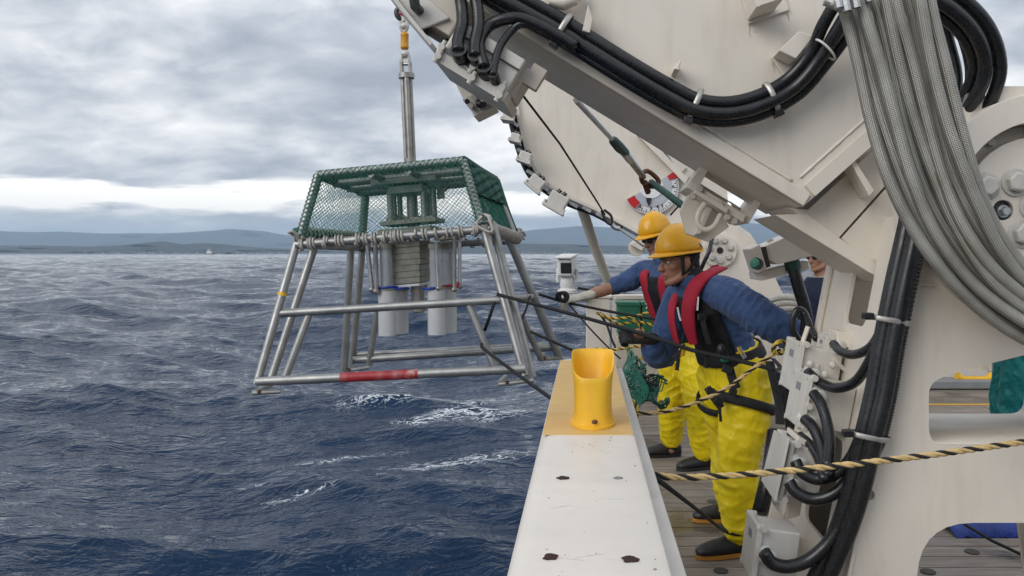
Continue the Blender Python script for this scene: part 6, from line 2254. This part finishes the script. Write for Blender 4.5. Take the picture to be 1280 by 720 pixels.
# ---------------------------------------------------------------- near worker
def worker_near():
    t = thing('person', P(915, 690, 4.05), 'near worker in yellow helmet, blue jacket, red life vest and yellow trousers holding black line', 'person')
    f, l, u = frame_of((-0.90, -0.42, 0))
    pel = P(917, 458, 4.12)
    T0 = [(P(918, 470, 4.12), 0.178, 0.140), (P(914, 445, 4.12), 0.180, 0.142), (P(906, 425, 4.12), 0.172, 0.132), (P(895, 400, 4.11), 0.182, 0.138), (P(885, 378, 4.10), 0.196, 0.140), (P(880, 360, 4.10), 0.170, 0.112), (P(873, 349, 4.11), 0.095, 0.082)]
    secs = []
    for (c, a, d) in T0:
        secs.append((c, l * a, (f * 0.93 + V(0, 0, -0.25)) * d))
    tor = Torso(secs)
    ls, rs = P(906, 369, 3.93), P(852, 372, 4.30)
    le, lw_ = P(956, 399, 3.70), P(1003, 428, 3.72)
    re, rw_ = P(826, 443, 4.33), P(806, 424, 4.23)
    lh, rh = pel + l * 0.10 + V(0, 0, -0.04), pel - l * 0.10 + V(0, 0, -0.04)
    lk, rk = P(923, 566, 3.96), P(912, 545, 4.36)
    la, ra = P(922, 664, 3.96), P(914, 632, 4.46)
    hc = P(848, 327, 4.12)
    hf, hu = V(-0.93, -0.33, -0.10), V(-0.09, -0.03, 1)
    # skin: one continuous body
    b = Blob()
    X, rot, f2, l2, u2 = head_blob(b, hc, hf, hu, 1.02)
    b.limb([X(0, -0.03, -0.04), P(862, 345, 4.11), P(876, 362, 4.11)], [0.056, 0.060, 0.075])
    b.secs([(c, a * 0.88, d * 0.86) for c, a, d in secs])
    for s_, e_, w_ in ((ls, le, lw_), (rs, re, rw_)):
        b.limb([s_, e_, w_], [0.055, 0.045, 0.030])
        b.limb([w_, w_ + (w_ - e_).normalized() * 0.07], [0.030, 0.026], flat=0.7)
    for h_, k_, a_ in ((lh, lk, la), (rh, rk, ra)):
        b.limb([h_, k_, a_, V(a_.x, a_.y, 0.06)], [0.095, 0.062, 0.042, 0.04])
    body = b.build('body', M_skin, t, 0.006, 2)
    eyes(body, X, 1.02)
    # hair below the helmet
    hb = Blob()
    hb.ball(X(0, -0.034, 0.020), (0.080, 0.084, 0.072), rot)
    hb.ball(X(0, -0.070, -0.020), (0.062, 0.040, 0.050), rot)
    hb.build('hair', M_hair, t, 0.006, 2, fold_fn(0.002, (60, 60, 60)))
    # jacket
    j = Blob()
    j.secs([(c, a * 1.0, d * 1.0) for c, a, d in secs[1:]])
    j.limb([P(880, 366, 4.10), ls, P(930, 382, 3.81), le, P(981, 414, 3.71), lw_], [0.10, 0.094, 0.092, 0.087, 0.079, 0.067], n=6)
    j.limb([P(872, 368, 4.14), rs, P(838, 408, 4.33), re, P(816, 434, 4.27)], [0.10, 0.096, 0.088, 0.082, 0.070], n=6)
    j.limb([P(866, 352, 4.10), P(874, 358, 4.10)], [0.066, 0.078])
    j.build('jacket', M_blueshirt, t, 0.0068, 3, fold_fn(0.008, (5, 5, 6), 1.3, True, ((le, lw_ - ls, 0.13, 0.030, 0.045), (P(925, 378, 3.84), lw_ - ls, 0.12, 0.022, 0.05), (P(985, 418, 3.72), lw_ - le, 0.09, 0.026, 0.035), (re, rw_ - re, 0.11, 0.030, 0.045), (P(895, 415, 3.98), V(0.3, 0, 1), 0.16, 0.024, 0.06), (P(925, 425, 4.0), V(-0.5, 0, 1), 0.12, 0.024, 0.05))))
    # stand-up dark collar round the neck
    nc = P(863, 348, 4.11)
    cb_ = Blob()
    cb_.limb([P(864, 347, 4.11), P(870, 354, 4.11)], [0.068, 0.078], n=6)
    cb_.build('collar', M_vestblk, t, 0.007, 2, fold_fn(0.002, (30, 30, 30)))
    # trousers
    tr_ = Blob()
    tr_.secs([(c, a * 1.06, d * 1.08) for c, a, d in [(P(918, 486, 4.12), l * 0.17, f * 0.13), secs[0], secs[1], (P(909, 432, 4.12), secs[2][1], secs[2][2])]])
    tr_.limb([lh + V(0.0, 0, 0.02), lh.lerp(lk, 0.5) + V(0.01, -0.01, 0), lk, lk.lerp(la, 0.55), la + V(0.01, 0, 0.01)], [0.138, 0.130, 0.110, 0.102, 0.082], n=7, seg=18)
    tr_.limb([rh, rh.lerp(rk, 0.5), rk, rk.lerp(ra, 0.55), ra + V(0.01, 0, 0.01)], [0.135, 0.130, 0.112, 0.105, 0.088], n=7, seg=18)
    tr_.build('trousers', M_oilskin, t, 0.0068, 2, fold_fn(0.0095, (6, 6, 5), 5.1, True, ((lk, V(0.15, 0, 1), 0.17, 0.030, 0.065), (la + V(0, 0, 0.10), V(-0.1, 0, 1), 0.13, 0.034, 0.05), (lh + V(0, 0, -0.16), V(0.6, 0, 1), 0.17, 0.028, 0.07), (ra + V(0, 0, 0.10), V(0, 0, 1), 0.12, 0.03, 0.05), (pel + f * 0.1 + V(0, 0, -0.1), V(0.8, 0.3, 1), 0.16, 0.026, 0.06), (lk.lerp(la, 0.5), V(-0.5, 0, 1), 0.12, 0.022, 0.07))))
    # boots
    boot(t, V(la.x, la.y, 0.10), V(la.x + 0.07, la.y + 0.02, 0), V(-1, -0.22, 0))
    boot(t, V(ra.x, ra.y, 0.10), V(ra.x + 0.075, ra.y + 0.02, 0), V(-1, -0.05, 0))
    # gloves: right closed on the line, left reaching back for a hold
    glove(t, rw_ + V(-0.012, -0.01, 0.008), V(-0.93, -0.1, 0.10), V(0.0, -0.75, 0.66), 1, (62, 70, 74, 78), M_glove_blk, 1.08, 0.02, 'glove', 0.9)
    glove(t, lw_ + (lw_ - le).normalized() * 0.02, (lw_ - le), V(0.3, -0.5, 0.8), -1, (40, 46, 50, 54), M_glove_blk, 1.0)
    # helmet with strap
    hs, HX = helmet(t, X(0, -0.010, 0.050), hf, hu, 0.87)
    for sx in (-1, 1):
        strap(hs, 'chin_strap', [X(0.086 * sx, 0.020, 0.045), X(0.084 * sx, 0.018, -0.02), X(0.066 * sx, 0.016, -0.075), X(0.02 * sx, 0.035, -0.122)], 0.010, M_black, f2)
        strap(hs, 'chin_strap', [X(0.088 * sx, -0.075, 0.040), X(0.084 * sx, -0.035, -0.02), X(0.070 * sx, 0.010, -0.070)], 0.010, M_black, f2)
    MB().box(HX(0.085, -0.108, 0.032), (0.03, 0.03, 0.004), Matrix.Rotation(R(60), 3, 'Y') @ Matrix.Rotation(R(20), 3, 'X')).build('name_sticker', M_sticker, hs, bevel=0.001)
    # life vest: red bladder tubes round the neck and down the chest over a black yoke
    vest = solid(tor.patch(-62, 62, 0.24, 0.80, 0.014, 20, 12).build('life_vest', M_vestblk, t, 180), 0.012)
    vest.data.materials[0] = M_vestblk

    def bladder(nm, pts, rr):
        q = spline(pts, 7)
        m = len(q)
        rl = []
        for i in range(m):
            x_ = i / (m - 1) * (len(rr) - 1)
            k = min(int(x_), len(rr) - 2)
            rl.append(rr[k] * (1 - x_ + k) + rr[k + 1] * (x_ - k))
        mb = MB()
        mb.tube(q, rl, 14, flat=0.42, up=tor_tan)
        return mb.build(nm, M_redvest, vest, 60)
    tor_tan = l * 0.85 + V(0, 0, 0.0) - f * 0.35
    bladder('red_bladder', [P(905, 335, 4.16), P(897, 337, 4.08), P(880, 346, 3.985), P(868, 360, 3.955), P(861, 382, 3.945), P(861, 404, 3.95), P(867, 430, 3.965)], [0.022, 0.038, 0.045, 0.046, 0.042, 0.040, 0.026])
    tor_tan = l * 0.95
    bladder('red_bladder', [P(898, 336, 4.20), P(884, 342, 4.28), P(862, 352, 4.26), P(848, 366, 4.18), P(840, 386, 4.10), P(841, 408, 4.07), P(847, 432, 4.05)], [0.024, 0.038, 0.040, 0.036, 0.032, 0.030, 0.022])
    # whistle tube and print on the vest
    MB().tube([P(847, 384, 3.99), P(849, 394, 3.985), P(851, 401, 3.98)], 0.005, 8).build('inflation_tube', M_dial, vest)
    MB().tube([P(872.5, 371, 3.915), P(871.5, 388, 3.915)], 0.009, 8, flat=0.2, up=l).build('white_lettering', M_dial, vest)
    strap(vest, 'side_strap', [P(877, 392, 3.90), P(880, 410, 3.895), P(886, 430, 3.90)], 0.024, M_black, l)
    MB().box(P(878, 396, 3.885), (0.05, 0.015, 0.03), Matrix.Rotation(R(20), 3, 'Z')).build('buckle', M_plastic, vest, bevel=0.004)
    # harness: waist belt, thigh loops, straps, buckles
    hb_ = thing
    belt = solid(tor.patch(-180, 180, 0.16, 0.27, 0.024, 40, 4).build('harness_belt', M_black, t, 180), 0.008)
    thigh = lh.lerp(lk, 0.36)
    axd = (lk - lh)
    band_loop(belt, 'thigh_strap', thigh + V(0, 0, 0.005), axd + V(-0.05, 0, 0.0), V(1, 0, 0), 0.158, 0.160, 0.024, M_black)
    thigh2 = rh.lerp(rk, 0.40)
    band_loop(belt, 'thigh_strap', thigh2, (rk - rh), V(1, 0, 0), 0.150, 0.150, 0.022, M_black)
    sn = V(-0.3, -0.9, 0)
    side = V(1, 0, 0)
    strap(belt, 'front_strap', [P(903, 436, 3.86), P(910, 455, 3.85), P(916, 475, 3.84), P(921, 486, 3.835)], 0.022, M_black, side)
    strap(belt, 'front_strap', [P(884, 484, 3.85), P(892, 497, 3.845), P(902, 510, 3.84)], 0.018, M_black, side)
    strap(belt, 'strap_tail', [P(900, 505, 3.84), P(900, 515, 3.84), P(901, 527, 3.84)], 0.007, M_black, side)
    strap(belt, 'front_strap', [P(842, 448, 4.05), P(850, 442, 4.0), P(856, 432, 3.95)], 0.018, M_black, V(0, 0, 1))
    strap(belt, 'strap_tail', [P(848, 448, 3.96), P(847, 456, 3.96), P(846, 463, 3.96)], 0.010, M_black, side)
    strap(belt, 'strap_tail', [P(883, 444, 3.86), P(884, 452, 3.86), P(882, 460, 3.86)], 0.012, M_black, side)
    strap(belt, 'yellow_webbing', [P(860, 434, 3.90), P(855, 437, 3.91), P(853, 445, 3.93)], 0.010, M_yellow, side)
    strap(belt, 'lanyard', [P(962, 452, 3.95), P(968, 478, 3.85), P(974, 505, 3.80), P(975, 530, 3.75)], 0.022, M_black, side)
    strap(belt, 'lanyard', [P(966, 448, 3.95), P(976, 462, 3.85), P(974, 490, 3.80)], 0.012, M_black, side)
    for (px, py, sx, sz) in ((909, 462, 0.05, 0.035), (888, 488, 0.04, 0.03), (899, 500, 0.045, 0.035), (916, 490, 0.04, 0.035)):
        MB().box(P(px, py, 3.832), (sx, 0.014, sz), Matrix.Rotation(R(20), 3, 'Y')).build('buckle', M_plastic, belt, bevel=0.004)
    MB().tube([P(923, 434, 3.84), P(931, 448, 3.83)], 0.011, 8).build('belt_buckle', M_steel, belt)
    MB().tube([P(922, 434, 3.828), P(927, 443, 3.825)], 0.006, 8).build('belt_buckle', M_yellow, belt)
    MB().ball(P(906, 450, 3.84), (0.024, 0.012, 0.012), 8, 6).build('carabiner', M_greenbtn, belt)
    MB().ball(P(901, 437, 3.85), (0.02, 0.02, 0.03), 8, 6).build('carabiner', M_plastic, belt)
    # cord tied round the boot
    band_loop(t, 'boot_cord', V(la.x - 0.005, la.y, 0.135), V(0.1, 0, 1), V(1, 0, 0), 0.075, 0.075, 0.014, M_black)
    return t


worker_near()


# ---------------------------------------------------------------- far worker
def worker_far():
    t = thing('person', P(855, 575, 5.75), 'far worker in sunglasses and yellow helmet stretching a white gloved hand over the sea', 'person')
    f, l, u = frame_of((-0.88, -0.47, 0))
    T0 = [(P(856, 436, 5.72), 0.175, 0.135), (P(853, 420, 5.72), 0.170, 0.132), (P(848, 400, 5.72), 0.165, 0.126), (P(842, 378, 5.72), 0.178, 0.130), (P(836, 358, 5.72), 0.190, 0.132), (P(833, 341, 5.72), 0.165, 0.108), (P(831, 330, 5.73), 0.09, 0.078)]
    secs = [(c, l * a, (f * 0.95 + V(0, 0, -0.18)) * d) for c, a, d in T0]
    tor = Torso(secs)
    rs, re, rw_ = P(806, 340, 5.92), P(768, 358, 5.86), P(731, 370, 5.78)
    ls, le, lw_ = P(855, 350, 5.52), P(868, 395, 5.45), P(848, 405, 5.42)
    pel = T0[0][0]
    lh, rh = pel + l * 0.095, pel - l * 0.095
    lk, rk = P(874, 502, 5.52), P(840, 492, 5.80)
    la, ra = P(881, 563, 5.55), P(839, 548, 5.88)
    hc = P(820, 298, 5.78)
    hf, hu = V(-0.80, -0.55, -0.26), V(-0.18, -0.1, 1)
    b = Blob()
    X, rot, f2, l2, u2 = head_blob(b, hc, hf, hu, 1.0)
    b.limb([X(0, -0.03, -0.04), P(829, 324, 5.74), P(833, 342, 5.73)], [0.055, 0.060, 0.07])
    b.secs([(c, a * 0.88, d * 0.86) for c, a, d in secs])
    b.limb([rs, re, P(748, 365, 5.82), rw_], [0.055, 0.047, 0.043, 0.030])
    b.limb([ls, le, lw_], [0.055, 0.045, 0.030])
    for h_, k_, a_ in ((lh, lk, la), (rh, rk, ra)):
        b.limb([h_, k_, a_, V(a_.x, a_.y, 0.06)], [0.095, 0.062, 0.042, 0.04])
    body = b.build('body', M_skin, t, 0.006, 2)
    MB().tube([X(-0.022, 0.080, -0.0642), X(0, 0.0915, -0.0632), X(0.022, 0.080, -0.0642)], 0.0028, 6).build('mouth', M_mouth, body, 180)
    sg = MB()
    for sx in (-1, 1):
        sg.ball(X(0.032 * sx, 0.086, 0.004), (0.027, 0.010, 0.019), 12, 8, rot)
    sg.tube([X(-0.03, 0.092, 0.012), X(0, 0.098, 0.012), X(0.03, 0.092, 0.012)], 0.004, 6)
    so = sg.build('sunglasses', M_glass_dark, t, 180)
    for sx in (-1, 1):
        MB().tube([X(0.055 * sx, 0.080, 0.010), X(0.075 * sx, 0.030, 0.010), X(0.080 * sx, -0.01, 0.012)], 0.004, 6).build('temple', M_plastic, so)
    hb = Blob()
    hb.ball(X(0, -0.034, 0.020), (0.080, 0.084, 0.072), rot)
    hb.ball(X(0, -0.070, -0.015), (0.062, 0.040, 0.050), rot)
    hb.build('hair', M_hair, t, 0.007, 2)
    j = Blob()
    j.secs(secs[1:])
    j.limb([P(836, 345, 5.74), rs, P(788, 350, 5.90), re + V(0.0, 0, 0)], [0.10, 0.090, 0.080, 0.064], n=6)
    j.limb([P(838, 345, 5.70), ls, le, lw_], [0.10, 0.092, 0.08, 0.062], n=6)
    j.limb([P(827, 324, 5.74), P(831, 332, 5.74)], [0.068, 0.078])
    j.build('jacket', M_blueshirt, t, 0.008, 3, fold_fn(0.008, (5, 5, 6), 7.7, True, ((re, re - rs, 0.10, 0.026, 0.045), (rs.lerp(re, 0.45), re - rs, 0.11, 0.024, 0.05))))
    tr_ = Blob()
    tr_.secs([(c, a * 1.05, d * 1.06) for c, a, d in [(P(858, 452, 5.72), l * 0.16, f * 0.13), secs[0], secs[1], secs[2]]])
    tr_.limb([lh, lh.lerp(lk, 0.5), lk, lk.lerp(la, 0.55), la + V(0, 0, 0.01)], [0.132, 0.126, 0.112, 0.105, 0.090], n=7, seg=18)
    tr_.limb([rh, rh.lerp(rk, 0.5), rk, rk.lerp(ra, 0.55), ra + V(0, 0, 0.01)], [0.130, 0.120, 0.108, 0.102, 0.088], n=7, seg=18)
    tr_.build('trousers', M_oilskin, t, 0.008, 2, fold_fn(0.0095, (6, 6, 5), 8.8, True, ((lk, V(0.2, 0, 1), 0.17, 0.032, 0.065), (rk, V(-0.3, 0, 1), 0.17, 0.032, 0.065), (la + V(0, 0, 0.1), V(0, 0, 1), 0.13, 0.034, 0.05), (ra + V(0, 0, 0.1), V(0, 0, 1), 0.13, 0.034, 0.05), (lk.lerp(lh, 0.5), V(0.6, 0, 1), 0.16, 0.026, 0.07), (rk.lerp(rh, 0.5), V(-0.6, 0, 1), 0.16, 0.026, 0.07))))
    boot(t, V(la.x, la.y, 0.10), V(la.x + 0.08, la.y + 0.02, 0), V(-1, -0.25, 0), gum=False)
    boot(t, V(ra.x, ra.y, 0.10), V(ra.x + 0.07, ra.y + 0.02, 0), V(-1, -0.1, 0), gum=False)
    glove(t, rw_ + (rw_ - re).normalized() * 0.02, V(-0.95, -0.05, -0.22), V(-0.1, -0.35, 0.93), 1, (22, 34, 40, 46), M_glove_wht, 1.22, 0.08, 'glove', 0.5)
    MB().tube([rw_ + V(0.02, 0, 0.0), rw_ + V(-0.02, 0, -0.008)], [0.040, 0.036], 12).build('glove_cuff', M_glove_wht, t)
    glove(t, lw_, (lw_ - le), V(0, -0.7, 0.7), -1, (60, 66, 70, 74), M_glove_wht, 1.0)
    hs, HX = helmet(t, X(0, -0.006, 0.046), hf, hu, 0.90)
    for sx in (-1, 1):
        strap(hs, 'chin_strap', [X(0.086 * sx, 0.018, 0.045), X(0.082 * sx, 0.014, -0.02), X(0.066 * sx, 0.016, -0.075), X(0.02 * sx, 0.035, -0.122)], 0.008, M_black, f2)
        MB().ball(X(0.080 * sx, -0.03, 0.02), (0.010, 0.02, 0.025), 8, 6).build('ear_pad', M_black, hs)
    # round badge at the front, red mark on the side
    MB().tube([HX(0.004, 0.128, 0.055), HX(0.004, 0.134, 0.0555)], 0.020, 16).build('badge', M_sticker, hs)
    MB().tube([HX(0.004, 0.133, 0.055), HX(0.004, 0.1365, 0.0555)], 0.009, 14).build('badge_mark', M_blueband, hs)
    for k in range(3):
        MB().box(HX(0.101 + 0.002 * k, -0.004 - 0.010 * k, 0.062), (0.006, 0.008, 0.034), Matrix((l2, f2, u2)).transposed() @ Matrix.Rotation(R(-22), 3, 'Y')).build('red_lettering', M_dialred, hs)
    vest = solid(tor.patch(-62, 62, 0.30, 0.82, 0.014, 18, 10).build('life_vest', M_vestblk, t, 180), 0.012)

    def bladder(pts, rr, up):
        q = spline(pts, 7)
        m = len(q)
        rl = [float(np.interp(i / (m - 1), np.linspace(0, 1, len(rr)), rr)) for i in range(m)]
        return MB().tube(q, rl, 12, flat=0.45, up=up).build('red_bladder', M_redvest, vest, 60)
    bladder([tor.at(0.97, 150, 0.02), tor.at(0.95, 100, 0.035), tor.at(0.86, 42, 0.04), tor.at(0.72, 30, 0.03), tor.at(0.5, 28, 0.03), tor.at(0.34, 24, 0.03)], [0.03, 0.042, 0.046, 0.045, 0.042, 0.03], l)
    bladder([tor.at(0.97, -150, 0.02), tor.at(0.95, -100, 0.035), tor.at(0.86, -42, 0.04), tor.at(0.72, -30, 0.03), tor.at(0.5, -28, 0.03), tor.at(0.34, -24, 0.03)], [0.03, 0.042, 0.046, 0.045, 0.042, 0.03], l)
    q = tor.at(0.50, -30, 0.052)
    MB().tube([q + V(-0.012, 0, 0.02), q + V(0.008, 0, 0.0), q + V(-0.006, 0, -0.02)], 0.006, 6).build('white_lettering', M_dial, vest)
    solid(tor.patch(-180, 180, 0.14, 0.26, 0.022, 36, 4).build('harness_belt', M_black, t, 180), 0.008)
    strap(vest, 'waist_strap', [tor.at(0.36, 60, 0.03), tor.at(0.30, 20, 0.04), tor.at(0.26, -30, 0.04)], 0.02, M_black, V(0, 0, 1))
    return t


worker_far()
# dark bight of line held in the white glove
bc = P(703, 371, 5.66)
bb = MB()
rk_ = random.Random(21)
bb.tube([bc + V(0.028 * math.cos(a) + 0.012 * math.sin(a * 0.31), 0.02 * math.sin(a * 0.77), 0.030 * math.sin(a)) for a in np.linspace(0, 6.283 * 5, 90)], 0.0115, 7)
bb.build('line_bight', M_rope_black, None, 180, label='dark bunched bight of line held in the white glove', cat='rope')


# ---------------------------------------------------------------- people half hidden behind the crane
def bystander(loc_px, Y, facing, label, headz, top_m, leg_m, vest_m=None, cap=None, elbow=0.0, glasses=False):
    base = P(loc_px[0], loc_px[1], Y)
    base.z = 0.0
    t = thing('person', base, label, 'person')
    f, l, u = frame_of(facing)
    k = headz / 1.62
    A = lambda a, c, d: base + l * a + f * c + V(0, 0, d * k)
    secs = [(A(0, -0.02, 0.90), l * 0.172, f * 0.13), (A(0, -0.01, 1.02), l * 0.162, f * 0.122), (A(0, 0.0, 1.16), l * 0.175, f * 0.125), (A(0, 0.01, 1.30), l * 0.185, f * 0.125), (A(0, 0.0, 1.40), l * 0.15, f * 0.10), (A(0, 0, 1.45), l * 0.085, f * 0.078)]
    tor = Torso(secs)
    b = Blob()
    X, rot, f2, l2, u2 = head_blob(b, A(0, 0.05, 1.62), f + V(0, 0, -0.12), V(0, 0, 1), 1.0)
    b.limb([X(0, -0.03, -0.05), A(0, 0.02, 1.46), A(0, 0, 1.38)], [0.055, 0.06, 0.07])
    b.secs([(c, a * 0.88, d * 0.86) for c, a, d in secs])
    arms = []
    for sx in (-1, 1):
        s_, e_, w_ = A(0.19 * sx, 0, 1.38), A(0.25 * sx, 0.02 + elbow * 0.3, 1.12), A(0.20 * sx, 0.20 + elbow, 1.00)
        arms.append((s_, e_, w_))
        b.limb([s_, e_, w_, w_ + (w_ - e_).normalized() * 0.10], [0.052, 0.043, 0.030, 0.032])
    legs = [(A(0.095 * sx, -0.02, 0.90), A(0.11 * sx, 0.02, 0.50), A(0.12 * sx, -0.02, 0.10)) for sx in (-1, 1)]
    for h_, k_, a_ in legs:
        b.limb([h_, k_, a_], [0.092, 0.06, 0.042])
    body = b.build('body', M_skin, t, 0.008, 2)
    j = Blob()
    j.secs(secs)
    for s_, e_, w_ in arms:
        j.limb([A(0, 0, 1.37), s_, e_, e_.lerp(w_, 0.6)], [0.09, 0.085, 0.07, 0.058])
    j.build('jacket', top_m, t, 0.011, 4, fold_fn(0.007, (8, 8, 10), 3.1))
    tr_ = Blob()
    tr_.secs([(A(0, -0.02, 0.84), l * 0.165, f * 0.13), (A(0, -0.02, 0.90), l * 0.182, f * 0.14), (A(0, -0.01, 1.0), l * 0.172, f * 0.132)])
    for h_, k_, a_ in legs:
        tr_.limb([h_, h_.lerp(k_, 0.5), k_, a_], [0.132, 0.122, 0.108, 0.095], n=7)
    tr_.build('trousers', leg_m, t, 0.011, 4, fold_fn(0.011, (9, 9, 6), 2.7))
    for h_, k_, a_ in legs:
        boot(t, V(a_.x, a_.y, 0.10), V(a_.x, a_.y, 0) - f * 0.07, f, gum=False)
    hb = Blob()
    hb.ball(X(0, -0.028, 0.045), (0.083, 0.098, 0.088), rot)
    hb.build('hair' if cap is None else 'cap', M_hair if cap is None else cap, t, 0.008, 2)
    if cap is not None:
        MB().ball(X(0, 0.085, 0.055), (0.06, 0.06, 0.008), 14, 6, rot).build('cap_peak', cap, t, 180)
    if vest_m is not None:
        solid(tor.patch(-75, 75, 0.15, 0.92, 0.016, 16, 10).build('vest', vest_m, t, 180), 0.02)
        solid(tor.patch(105, 255, 0.15, 0.92, 0.016, 16, 10).build('vest', vest_m, t, 180), 0.02)
    if glasses:
        g = MB()
        for sx in (-1, 1):
            g.ball(X(0.033 * sx, 0.084, 0.004), (0.026, 0.010, 0.018), 10, 7, rot)
            g.tube([X(0.055 * sx, 0.080, 0.006), X(0.078 * sx, 0.01, 0.010)], 0.005, 6)
        g.build('goggles', M_glass_dark, t, 180)
        MB().limb if False else None
    else:
        eyes(body, X, 1.0)
    return t


bystander((1029, 480), 6.5, (-0.85, -0.5, 0), 'crane operator in navy vest and dark goggles half hidden behind the pedestal', 1.47, M_greyshirt, M_navy, M_navy, M_navy, 0.06, True)
bystander((1270, 500), 5.2, (-1.0, 0.25, 0), 'person in teal oilskin trousers seen only through the pedestal opening', 1.56, M_vestblk, M_teal, None, M_navy)
